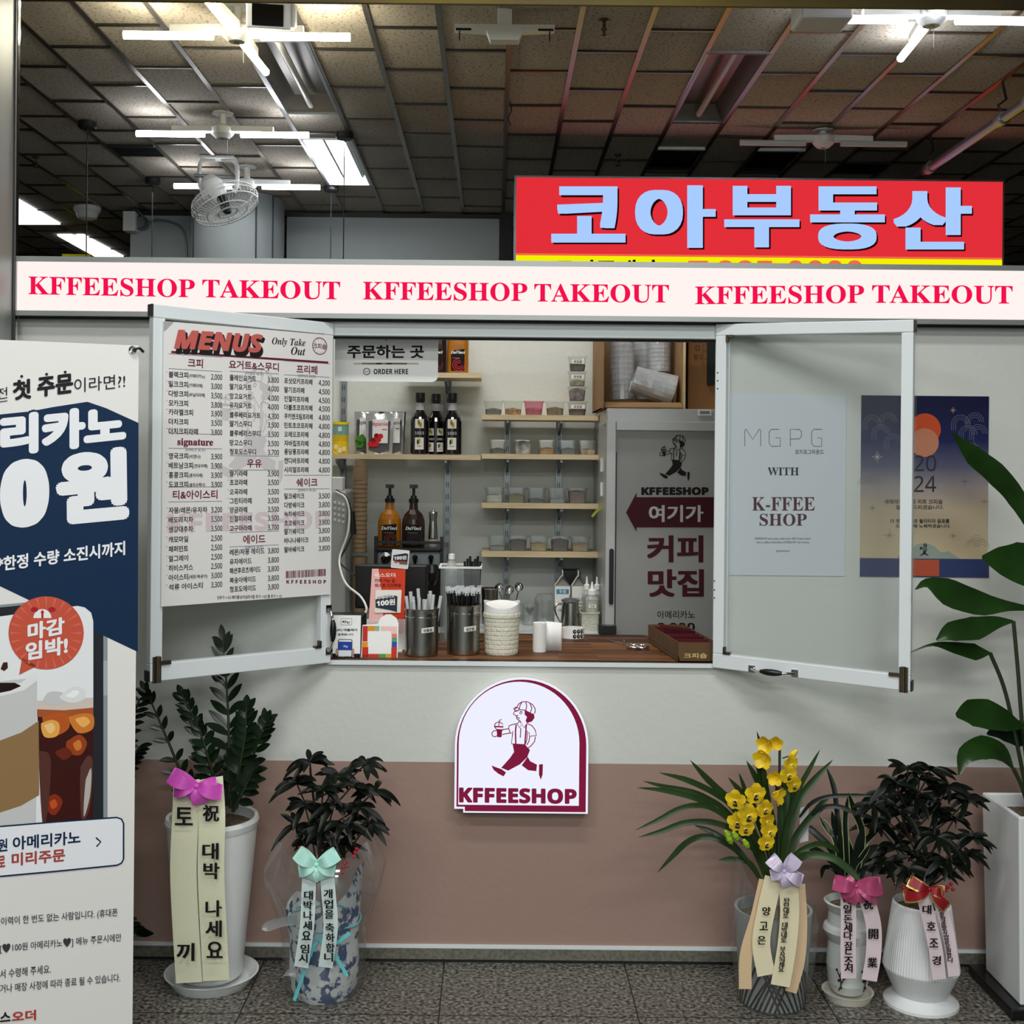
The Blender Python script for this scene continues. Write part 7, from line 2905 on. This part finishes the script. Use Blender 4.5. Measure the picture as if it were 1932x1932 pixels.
b.lathe((c.x, Y2, 0), [(0, 0.19), (0.095, 0.19)], 'soil', 24)
b.build('paper', t)
b = B()
zz = W(612, 1757, Y2 - 0.1).z
b.tube([(c.x + 0.106 * math.cos(2 * PI * i / 32), Y2 + 0.106 * math.sin(2 * PI * i / 32), zz + 0.004 * math.sin(i)) for i in range(33)], 0.003, 'cord_aqua', 6, False)
b.build('aqua_tie', t)
b = B()
yf = Y2 - 0.125
for pts in ([(602, 1768), (590, 1790), (575, 1830), (555, 1888)], [(600, 1768), (620, 1790), (640, 1815), (655, 1842)], [(604, 1768), (630, 1780), (650, 1768), (660, 1760)]):
    q = path(pts, yf, 12)
    b.blade(q, [0.005] * 13, 'cord_aqua', fold=0)
b.build('aqua_tails', t)
t = thing('cellophane_wrap', 'crinkled clear cellophane flaring around the floral paper', 'cellophane', (c.x, Y2, 0))
b = B()
vs = []
rng = [(0.105, 0.004), (0.116, 0.05), (0.12, 0.14), (0.122, 0.2), (0.15, 0.3), (0.16, 0.36), (0.12, 0.44)]
rr = random.Random(21)
for j, (r, h) in enumerate(rng):
    for i in range(n):
        a = 2 * PI * i / n
        k = 1 + rr.uniform(-0.05, 0.05) + (0.12 * abs(math.cos(a)) if j > 3 else 0)
        k2 = 1 if math.sin(a) <= 0 or r < 0.13 else 0.8
        vs.append((c.x + r * k * math.cos(a), Y2 + r * k * k2 * math.sin(a), h + (0.03 * math.cos(a * 2) if j > 3 else 0)))
b.add(vs, [(j * n + i, j * n + (i + 1) % n, (j + 1) * n + (i + 1) % n, (j + 1) * n + i) for j in range(len(rng) - 1) for i in range(n)], 'cellophane', True)
b.build('sheet', t)
b = B()
b.blade(path([(560, 1735), (530, 1740), (505, 1748), (494, 1752)], Y2 - 0.11, 8), [0.012, 0.013, 0.012, 0.013, 0.014, 0.014, 0.012, 0.008, 0.004], 'wrap_film', fold=0.4)
b.blade(path([(556, 1832), (544, 1836), (534, 1842)], Y2 - 0.11, 6), [0.016, 0.014, 0.012, 0.008, 0.006, 0.003, 0.001], 'wrap_film', fold=0.4)
b.build('twisted_corner', t)
t = thing('congratulation_ribbon', 'pale blue ribbon with mint bow on the cellophane wrapped plant', 'ribbon', tuple(W(597, 1630, Y2 - 0.14)))
yt = Y2 - 0.16
for pts in ([(584, 1640), (582, 1690), (579, 1750), (568, 1825)], [(616, 1640), (620, 1690), (624, 1750), (614, 1825)]):
    b = B()
    strip(b, pts, 13.5, [yt + 0.01, yt, yt, yt + 0.01], 'ribbon_pale')
    b.build('ribbon_tail', t)
b = B()
column_text(b, [(582, 1689), (581, 1708), (581, 1727), (580, 1746), (578, 1765), (575, 1790), (572, 1808)], '대박나세요임시', yt - 0.002, 17, ink('#15181c'))
column_text(b, [(619, 1686), (620, 1706), (621, 1725), (622, 1750), (623, 1769), (623, 1788), (620, 1806)], '개업을축하합니', yt - 0.002, 17, ink('#15181c'))
b.build('lettering', t)
b = B()
bow(b, 598, 1630, yt - 0.005, 1.0, 'bow_mint', [(2.6, 42, 14), (0.5, 42, 14), (3.5, 34, 12), (-0.3, 34, 12)], [(-1.2, 30, 12), (-1.9, 30, 12)])
b.build('bow', t)

# ---- 3: yellow orchid in the black-striped grey pot
Y3 = 3.57
c = floor_at(1458, Y3)
t = thing('striped_pot', 'grey pot with slanted black stripes holding the yellow orchid', 'plant pot', (c.x, Y3, 0))
zr = W(1460, 1712, Y3).z
b = B()
b.lathe((c.x, Y3, 0), [(0, 0), (0.085, 0), (0.094, 0.006), (0.112, zr), (0.104, zr), (0.1, zr - 0.03, 'soil'), (0, zr - 0.03)], 'stripe_pot', 44)
b.build('pot_body', t)
b = B()
for i in range(40):
    a = 2 * PI * i / 40
    hh = 0.09 + 0.05 * abs(math.sin(a * 2.5))
    vs = []
    for j in range(6):
        f = j / 5
        z = 0.006 + hh * f
        r = 0.0945 + 0.018 * z / zr + 0.0006
        aa = a + 0.55 * f * (1 if i % 20 < 10 else -1)
        for d in (-0.036, 0.036):
            vs.append((c.x + r * math.cos(aa + d), Y3 + r * math.sin(aa + d), z))
    b.add(vs, [(2 * j, 2 * j + 1, 2 * j + 3, 2 * j + 2) for j in range(5)], ink('#17181a', 0.3))
b.build('black_stripes', t)
t = thing('yellow_orchid', 'flowering yellow orchid with long arching leaves right of the lit arch sign', 'orchid', (c.x, Y3, zr - 0.03))
oc = lambda k: (1180 + k[0] / 5.084, 1380 + k[1] / 5.084)
leaves = [([(620, 275), (780, 450), (930, 590), (1030, 680), (1250, 1000), (1420, 1500)], 11),
          ([(320, 395), (560, 455), (760, 540), (900, 620), (1020, 720), (1250, 1050), (1400, 1500)], 10),
          ([(165, 475), (400, 535), (640, 580), (800, 650), (960, 760), (1200, 1050), (1380, 1500)], 9),
          ([(110, 540), (330, 560), (530, 600), (720, 660), (880, 760), (1000, 850), (1250, 1100), (1400, 1500)], 9),
          ([(90, 950), (330, 840), (500, 750), (660, 710), (820, 730), (1000, 850), (1200, 1080), (1380, 1500)], 9),
          ([(125, 1015), (340, 960), (560, 880), (760, 865), (900, 890), (1100, 970), (1250, 1150), (1380, 1500)], 10),
          ([(305, 1355), (450, 1200), (580, 1070), (720, 1010), (880, 1030), (1050, 1130), (1200, 1280), (1360, 1520)], 10),
          ([(890, 1235), (1050, 1225), (1200, 1270), (1320, 1480)], 9), ([(665, 900), (800, 950), (900, 1000), (1100, 1150), (1340, 1500)], 8),
          ([(985, 440), (1100, 570), (1230, 720), (1320, 900), (1390, 1150), (1430, 1500)], 10), ([(1160, 280), (1250, 440), (1330, 590), (1390, 760), (1430, 1000), (1450, 1500)], 11),
          ([(1260, 0), (1310, 190), (1330, 420), (1380, 700), (1450, 1500)], 7), ([(1250, 285), (1300, 420), (1340, 620), (1400, 900), (1450, 1500)], 11), ([(1310, 300), (1340, 480), (1360, 700), (1460, 1500)], 10),
          ([(1865, 175), (1760, 370), (1680, 520), (1600, 750), (1530, 1000), (1470, 1500)], 8), ([(1990, 270), (1800, 480), (1680, 640), (1600, 850), (1540, 1100), (1480, 1500)], 13),
          ([(1960, 600), (1850, 750), (1720, 900), (1600, 1100), (1500, 1500)], 14), ([(1500, 440), (1540, 600), (1520, 900), (1480, 1500)], 14), ([(1620, 420), (1600, 700), (1540, 1000), (1480, 1500)], 12),
          ([(1090, 400), (1140, 540), (1200, 700), (1350, 1100), (1440, 1500)], 7), ([(2290, 1480), (2170, 1350), (1990, 1215), (1780, 1185), (1640, 1240), (1500, 1500)], 13),
          ([(1440, 420), (1480, 700), (1490, 1000), (1470, 1500)], 10), ([(1560, 760), (1530, 1000), (1480, 1500)], 13), ([(2080, 1180), (1980, 1110), (1830, 1080), (1620, 1200), (1490, 1500)], 9)]
rr = random.Random(4)
b = B()
for i, (pts, hw) in enumerate(leaves):
    n = len(pts)
    dtip = rr.uniform(-0.07, 0.07)
    if i == 20:
        dtip = -0.06
    ys = [Y3 + dtip * (1 - k / (n - 1)) for k in range(n)]
    strap(b, [oc(p) for p in pts], ys, hw / 5.084 * 2.7 * Y3 / F, 'leaf_orchid', 18)
b.build('foliage', t)
for pts in ([(1480, 130), (1478, 400), (1470, 800), (1470, 1500)], [(1180, 620), (1260, 800), (1350, 1050), (1440, 1500)]):
    b = B()
    b.tube(path([oc(p) for p in pts], Y3 - 0.02, 14), 0.004, 'stem_green', 7)
    b.build('flower_stem', t)
mat('petal_shade', '#d8b010', 0.5)


def flower(px, py, y, s, yaw, openf=True):
    c = W(px, py, y)
    k = s * y / F
    f = B()
    nrm = Vector((math.sin(yaw), -math.cos(yaw), -0.15)).normalized()
    P = Plane(c, Vector((math.cos(yaw), math.sin(yaw), 0)), nrm.cross(Vector((math.cos(yaw), math.sin(yaw), 0))) * 1)
    for i in range(5):
        a = PI / 2 + i * 2 * PI / 5
        pts, ws = [], []
        for j in range(6):
            q = j / 5
            r = k * q
            pts.append(P.w(r * math.cos(a), r * math.sin(a), 0.25 * k * math.sin(q * PI * 0.8) - (0 if openf else -0.9 * k * q)))
            ws.append(k * 0.5 * math.sin(PI * (0.1 + 0.8 * q)) ** 0.8 + 0.0005)
        f.blade(pts, ws, 'petal', face=P.n, fold=0.25)
    if openf:
        f.lathe(P.w(0, -0.12 * k, 0.1 * k), [(0.16 * k, 0), (0.24 * k, 0.3 * k), (0.2 * k, 0.42 * k)], 'petal_lip', 12, axis=P.n)
        f.lathe(P.w(0, -0.12 * k, 0.12 * k), [(0, 0.1 * k), (0.17 * k, 0.12 * k)], 'petal_throat', 10, axis=P.n)
        f.blade([P.w(0, -0.25 * k, 0.35 * k), P.w(0, -0.45 * k, 0.45 * k), P.w(0, -0.62 * k, 0.3 * k)], [0.16 * k, 0.24 * k, 0.1 * k], 'petal_throat', face=P.n, fold=0.1)
    f.build('flower', t)


for i, (x, y, s, yw, op) in enumerate(((1240, 590, 21, 0.15, 1), (1170, 790, 22, 0.2, 1), (1060, 650, 20, -0.4, 1), (1075, 860, 20, -0.2, 1), (1330, 735, 18, 0.3, 1), (1412, 600, 18, 0.9, 0), (1150, 920, 17, 0.0, 1), (1370, 950, 18, 0.3, 1),
                                    (1345, 1060, 17, 0.2, 1), (1350, 850, 17, 0.4, 1), (1370, 105, 17, -0.7, 0), (1440, 92, 14, -0.2, 0), (1345, 240, 19, -0.6, 0), (1575, 310, 18, 0.5, 1), (1555, 405, 18, 0.3, 1), (1608, 500, 17, 0.4, 1), (1440, 425, 15, -0.3, 0))):
    p = oc((x, y))
    flower(p[0], p[1], Y3 - 0.045 - 0.012 * (i % 3), s, yw, bool(op))
for x, y in ((985, 1000), (1060, 1010), (1160, 1085), (1000, 1040), (1600, 225)):
    p = oc((x, y))
    q = W(p[0], p[1], Y3 - 0.05)
    b = B()
    b.lathe(q, [(0, -0.02), (0.008, -0.008), (0.0095, 0.004), (0.005, 0.018), (0, 0.022)], 'bud_green' if x != 1600 else 'petal', 10, axis=(0.6 if x > 1500 else -0.4, -0.2, 0.7))
    b.tube([q, W(p[0] + (-18 if x > 1500 else 22), p[1] + (6 if x > 1500 else 24), Y3 - 0.02)], 0.0018, 'stem_green', 5)
    b.build('bud', t)
t = thing('cellophane_wrap', 'clear cellophane around the striped orchid pot', 'cellophane', (c.x, Y3, 0))
b = B()
vs = []
n = 40
rng = [(0.098, 0.003), (0.106, 0.04), (0.12, 0.14), (0.126, 0.24), (0.115, 0.3)]
for j, (r, h) in enumerate(rng):
    for i in range(n):
        a = 2 * PI * i / n
        k = 1 + rr.uniform(-0.03, 0.04)
        vs.append((c.x + r * k * math.cos(a), Y3 + r * k * math.sin(a), h + (0.17 * max(0, -math.cos(a - 0.3)) ** 4 if j == 4 else 0) + (0.0 if j < 4 else 0.05 * math.sin(3 * a))))
b.add(vs, [(j * n + i, j * n + (i + 1) % n, (j + 1) * n + (i + 1) % n, (j + 1) * n + i) for j in range(len(rng) - 1) for i in range(n)], 'cellophane', True)
b.build('sheet', t)
b = B()
b.rect(Plane(W(1517, 1560, Y3 + 0.06), (0.95, 0.1, 0.2)), -0.014, -0.045, 0.014, 0.06, 0, 'paper_white')
tag(b.build('paper_tag', None, loc=W(1517, 1560, Y3 + 0.06)), 'white paper tag stuck among the orchid leaves', 'tag')
t = thing('congratulation_ribbon', 'cream and peach ribbon with lilac bow on the orchid pot', 'ribbon', tuple(W(1478, 1640, Y3 - 0.14)))
yt = Y3 - 0.155
for pts, hw, m, dy in (([(1444, 1660), (1428, 1730), (1408, 1800), (1406, 1866)], 12, 'ribbon_peach', 0.012), ([(1508, 1668), (1512, 1740), (1508, 1810), (1492, 1872)], 11, 'ribbon_peach', 0.012),
                       ([(1460, 1655), (1445, 1720), (1436, 1780), (1446, 1840)], 17, 'ribbon_cream_two', 0.0), ([(1486, 1655), (1490, 1720), (1484, 1790), (1472, 1860)], 18, 'ribbon_cream_two', -0.004)):
    b = B()
    strip(b, pts, hw, yt + dy, m)
    b.build('ribbon_tail', t)
b = B()
column_text(b, [(1446, 1719), (1441, 1747), (1437, 1774)], '양고은', yt - 0.004, 16, ink('#1c1a14'))
column_text(b, [(1485 - i * 0.8, 1699 + i * 9.2) for i in range(15)], '탄탄대로 대박대로 부자되세요', yt - 0.008, 10.6, ink('#1c1a14'))
b.build('lettering', t)
b = B()
bow(b, 1478, 1642, yt - 0.012, 0.9, 'bow_lilac', [(2.4, 34, 13), (0.8, 34, 13), (3.5, 24, 10), (-0.5, 38, 12)], [(-1.3, 30, 12), (-2.0, 22, 10)])
b.build('bow', t)

# ---- 4: small variegated orchid in the white porcelain pot
Y4 = 3.6
c = floor_at(1600, Y4)
t = thing('porcelain_pot', 'small tiered white porcelain pot with plum branch painting', 'plant pot', (c.x, Y4, 0))
b = B()
z = lambda py: W(1600, py, Y4).z
b.lathe((c.x, Y4, 0), [(0, 0.022), (0.045, 0.022), (0.058, 0.05), (0.063, 0.1), (0.06, z(1790)), (0.058, z(1772)), (0.066, z(1762)), (0.074, z(1752)), (0.07, z(1745)), (0.06, z(1740)), (0.057, z(1718)), (0.064, z(1708)), (0.071, z(1700)), (0.066, z(1698)), (0.058, z(1710), 'soil'), (0, z(1712))], 'pot_porcelain', 40)
b.build('pot_body', t)
b = B()
for s, bx in ((-1, -0.7), (1, 0.5)):
    a0_ = -PI / 2 + bx
    for pth in ([(0, 0.04), (0.12, 0.06), (0.05, 0.085), (0.18, 0.11)], [(0.1, 0.06), (0.25, 0.08)], [(0.05, 0.08), (-0.1, 0.1)]):
        b.tube([(c.x + 0.0625 * math.cos(a0_ + q[0]), Y4 + 0.0625 * math.sin(a0_ + q[0]), q[1]) for q in pth], 0.0016, ink('#2a2024'), 5)
    for q in ((0.18, 0.11), (-0.1, 0.1), (0.25, 0.08), (0.1, 0.05), (0.0, 0.07)):
        b.ball((c.x + 0.062 * math.cos(a0_ + q[0]), Y4 + 0.062 * math.sin(a0_ + q[0]), q[1]), 0.0042, ink('#3c2c34'), 8)
b.build('painted_branch', t)
b = B()
b.lathe((c.x, Y4 + 0.0, 0), [(0, 0), (0.065, 0), (0.073, 0.02), (0.075, 0.023), (0.068, 0.022), (0.06, 0.012), (0, 0.012)], mat('pot_cream', '#d9d6c8', 0.3) and 'pot_cream', 36)
tag(b.build('saucer', None, loc=(c.x, Y4, 0)), 'small cream saucer under the porcelain pot', 'saucer')
t = thing('variegated_orchid', 'small spiky orchid with pale edged leaves in the porcelain pot', 'orchid', (c.x, Y4, z(1712)))
oc = lambda k: (1520 + k[0] / 5.084, 1420 + k[1] / 5.084)
b = B()
for pts, hw, ed in (([(200, 140), (270, 330), (300, 550), (330, 800), (400, 1440)], 10, 0), ([(410, 380), (470, 560), (540, 750), (520, 1000), (430, 1440)], 11, 1), ([(405, 420), (380, 650), (390, 900), (410, 1440)], 9, 1), ([(130, 610), (220, 740), (300, 880), (400, 1440)], 10, 1),
                    ([(345, 710), (400, 850), (440, 1000), (420, 1440)], 9, 1), ([(770, 640), (640, 780), (540, 930), (430, 1440)], 11, 1), ([(620, 880), (540, 1000), (460, 1120), (430, 1440)], 8, 1), ([(-60, 660), (100, 780), (290, 1000), (400, 1440)], 14, 0),
                    ([(660, 412), (450, 412), (230, 420), (60, 480), (-60, 620)], 8, 0), ([(720, 660), (480, 575), (300, 515), (150, 530), (60, 600)], 9, 0), ([(900, 1010), (760, 1130), (560, 1130), (430, 1440)], 15, 0), ([(700, 880), (600, 960), (480, 1150), (430, 1440)], 15, 0),
                    ([(-20, 900), (150, 960), (330, 1150), (410, 1440)], 12, 0), ([(150, 1210), (180, 1100), (300, 1150), (410, 1440)], 9, 0), ([(250, 560), (300, 760), (370, 1000), (410, 1440)], 15, 0), ([(560, 700), (500, 900), (450, 1100), (420, 1440)], 14, 0)):
    n = len(pts)
    dt = rr.uniform(-0.06, 0.08)
    strap(b, [oc(p) for p in pts], [Y4 + dt * (1 - k / (n - 1)) for k in range(n)], hw / 5.084 * 2.3 * Y4 / F, 'leaf_dark', 14, edge='leaf_edge' if ed else None)
b.build('foliage', t)
t = thing('congratulation_ribbon', 'blush ribbon with rose bow on the porcelain pot', 'ribbon', tuple(W(1618, 1680, Y4 - 0.11)))
yt = Y4 - 0.125
for pts in ([(1600, 1690), (1601, 1740), (1600, 1790), (1601, 1846)], [(1634, 1690), (1648, 1745), (1648, 1800), (1640, 1850)]):
    b = B()
    strip(b, pts, 14.5, yt, 'ribbon_blush')
    b.build('ribbon_tail', t)
b = B()
column_text(b, [(1599, 1698), (1599, 1715), (1600, 1734), (1600, 1750), (1600, 1765), (1601, 1784), (1601, 1799), (1601, 1813), (1601, 1827)], '매일돈세다잠드소서', yt - 0.003, 16, ink('#1c1418'))
column_text(b, [(1638, 1706), (1648, 1762), (1646, 1816)], '祝開業', yt - 0.003, 19, ink('#1c1418'))
b.build('lettering', t)
b = B()
bow(b, 1614, 1670, yt - 0.008, 0.9, 'bow_rose', [(3.0, 40, 14), (0.0, 46, 16), (3.6, 30, 12), (-0.45, 46, 15), (2.5, 22, 10)], [(-1.9, 34, 11), (-0.9, 32, 11)])
b.build('bow', t)

# ---- 5: bush in the ribbed white pot
Y5 = 3.575
c = floor_at(1738, Y5)
z = lambda py: W(1738, py, Y5).z
t = thing('ribbed_pot', 'white vertically ribbed pot on a flared foot', 'plant pot', (c.x, Y5, 0))
b = B()
b.lathe((c.x, Y5, 0), [(0.106, z(1826)), (0.108, z(1822)), (0.082, z(1704)), (0.078, z(1700)), (0.076, z(1704)), (0.076, z(1716), 'soil'), (0, z(1716))], 'pot_matt', 480, smooth=True, rfun=lambda a: 1 + 0.008 * math.cos(80 * a))
b.build('ribbed_body', t)
b = B()
b.lathe((c.x, Y5, 0), [(0.107, z(1825)), (0.075, 0.028), (0, 0.028)], 'pot_matt', 44)
b.lathe((c.x, Y5, 0), [(0, 0), (0.107, 0), (0.106, 0.008), (0.078, 0.03), (0, 0.03)], 'pot_matt', 44)
b.build('flared_foot', t)
t = bush('dark_bush', 'dense dark green bush in the ribbed white pot', 1738, Y5, z(1716),
         [(1712, 1450), (1755, 1452), (1735, 1470), (1690, 1478), (1790, 1485), (1668, 1500), (1650, 1520), (1730, 1505), (1825, 1508), (1765, 1530), (1700, 1535), (1655, 1555), (1800, 1545), (1836, 1580), (1725, 1565), (1770, 1580),
          (1690, 1600), (1825, 1615), (1745, 1620), (1790, 1625), (1670, 1625), (1715, 1640), (1770, 1645)], 0.073, 0.0088, 'leaf_bush', 13, 8, 0.07)
for px, py in ((1705, 1676), (1712, 1680), (1700, 1672), (1788, 1674), (1794, 1668), (1784, 1680), (1798, 1678), (1690, 1668)):
    b = B()
    b.ball(W(px, py, Y5 - 0.07), 0.0058, 'berry', 10)
    b.build('berry', t)
t = thing('congratulation_ribbon', 'blush ribbon with red gold bow on the ribbed pot', 'ribbon', tuple(W(1748, 1678, Y5 - 0.13)))
yt = Y5 - 0.145
for pts, hw in (([(1742, 1690), (1754, 1740), (1766, 1795), (1772, 1848)], 13, ), ([(1768, 1690), (1784, 1740), (1794, 1790), (1800, 1842)], 11)):
    b = B()
    strip(b, pts, hw, yt, 'ribbon_blush')
    b.build('ribbon_tail', t)
b = B()
column_text(b, [(1749, 1716), (1757, 1747), (1762, 1779), (1767, 1812)], '대호조경', yt - 0.003, 17, ink('#241a1c'))
column_text(b, [(1774 + i * 1.55, 1708 + i * 8.6) for i in range(13)], '조사장의출발사업을응원합니다', yt - 0.003, 9.5, ink('#241a1c'))
b.build('lettering', t)
b = B()
bow(b, 1752, 1676, yt - 0.008, 0.8, 'bow_red', [(2.75, 38, 9), (-0.2, 26, 9), (3.45, 46, 9)], [(-0.8, 46, 9)])
bow(b, 1752, 1677, yt - 0.0045, 0.6, 'gold_trim', [(2.75, 40, 11.5), (-0.2, 28, 11.5), (3.45, 48, 11)], [(-0.8, 48, 11)])
b.build('bow', t)

# ---- 6: tall square white pot with a broad-leaved plant at the right edge
XL = W(1921, 1700, 3.48).x
t = thing('square_planter', 'tall square white planter at the right edge on a black base', 'plant pot', (XL + 0.14, 3.615, 0))
b = B()
z1 = W(1921, 1542, 3.48).z
f0, f1, yb, ww = 3.48, 3.745, 0.03, 0.27
k = 0.0
o4 = [(XL + 0.012, f0 + 0.008, yb), (XL + ww - 0.012, f0 + 0.008, yb), (XL + ww - 0.012, f1 - 0.012, yb), (XL + 0.012, f1 - 0.012, yb)]
p4 = [(XL, f0, z1), (XL + ww, f0, z1), (XL + ww, f1, z1), (XL, f1, z1)]
i4 = [(XL + 0.014, f0 + 0.014, z1), (XL + ww - 0.014, f0 + 0.014, z1), (XL + ww - 0.014, f1 - 0.014, z1), (XL + 0.014, f1 - 0.014, z1)]
j4 = [(a, c_, z1 - 0.04) for a, c_, _ in i4]
vs = o4 + p4 + i4 + j4
fs = [(3, 2, 1, 0)]
for a, c_ in ((0, 4), (4, 8), (8, 12)):
    fs += [(a + i, a + (i + 1) % 4, c_ + (i + 1) % 4, c_ + i) for i in range(4)]
b.add(vs, fs, 'pot_matt')
b.build('pot_body', t, bev=0.005)
b = B()
b.add(j4, [(0, 1, 2, 3)], 'soil')
b.build('soil', t)
b = B()
b.box((XL - 0.025, f0 - 0.02, 0), (XL + ww + 0.02, f1 + 0.03, 0.03), 'black_plastic')
b.build('black_base', t, bev=0.004)
t = thing('broad_leaf_plant', 'tall plant with broad glossy leaves at the right edge', 'plant', (XL + 0.12, 3.6, z1 - 0.04))
ctr = Vector((XL + 0.11, 3.62, z1 - 0.045))


def broad(pts, hws, ys, m='leaf_broad', fold=0.35, face=(0, -1, 0.35)):
    b = B()
    n = 16
    q = path(pts, ys, n)
    ws = []
    for i in range(n + 1):
        f = i / n * (len(hws) - 1)
        k = min(int(f), len(hws) - 2)
        ws.append((hws[k] + (hws[k + 1] - hws[k]) * (f - k)) * 3.6 / F)
    b.blade(q, ws, m, face=face, fold=fold)
    return b.build('leaf', t)


broad([(1796, 816), (1835, 858), (1880, 895), (1918, 940), (1948, 1010)], [1, 20, 24, 20, 3], [3.5, 3.52, 3.54, 3.56, 3.58])
broad([(1853, 1052), (1885, 1058), (1925, 1064), (1965, 1062), (2010, 1050)], [4, 26, 42, 40, 5], [3.5, 3.52, 3.54, 3.56, 3.58], fold=0.15)
broad([(1727, 1112), (1750, 1100), (1790, 1118), (1850, 1138), (1900, 1143), (1960, 1150)], [1, 9, 28, 24, 10, 2], [3.48, 3.5, 3.52, 3.55, 3.58, 3.6], fold=0.4)
broad([(1767, 1208), (1795, 1192), (1840, 1185), (1880, 1174), (1912, 1172)], [2, 18, 22, 12, 2], [3.5, 3.5, 3.52, 3.55, 3.58])
broad([(1718, 1231), (1760, 1216), (1800, 1222), (1840, 1230), (1868, 1232)], [1, 3, 11, 16, 2], [3.52, 3.52, 3.54, 3.56, 3.58], fold=0.2)
broad([(1804, 1350), (1830, 1345), (1865, 1348), (1900, 1360), (1932, 1372)], [4, 24, 28, 20, 3], [3.46, 3.48, 3.5, 3.54, 3.58], fold=0.15)
broad([(1810, 1462), (1822, 1425), (1856, 1410), (1890, 1420), (1912, 1450)], [2, 16, 22, 16, 2], [3.46, 3.47, 3.49, 3.52, 3.56], fold=0.3)
broad([(1862, 1385), (1890, 1378), (1925, 1385), (1955, 1400)], [2, 20, 26, 3], [3.6, 3.6, 3.61, 3.62], 'leaf_dark', 0.2)
b = B()
for pts, ys in (([(1912, 1172), (1920, 1260), (1932, 1400), (1958, 1560)], [3.58, 3.59, 3.6, 3.62]), ([(1868, 1232), (1895, 1300), (1918, 1400), (1950, 1560)], [3.58, 3.59, 3.6, 3.62]), ([(1932, 1372), (1940, 1440), (1955, 1560)], [3.58, 3.6, 3.62]),
                ([(1912, 1450), (1930, 1490), (1950, 1560)], [3.56, 3.58, 3.62]), ([(1948, 1010), (1952, 1150), (1955, 1350), (1962, 1560)], [3.58, 3.6, 3.61, 3.62]), ([(2010, 1050), (1985, 1200), (1970, 1400), (1966, 1560)], [3.58, 3.6, 3.61, 3.62]),
                ([(1960, 1150), (1962, 1300), (1962, 1560)], [3.6, 3.61, 3.62]), ([(1955, 1400), (1955, 1480), (1958, 1560)], [3.62, 3.62, 3.62])):
    b = B()
    b.tube(path(pts, ys, 16), 0.006, 'stem_green', 8)
    b.build('stem', t)
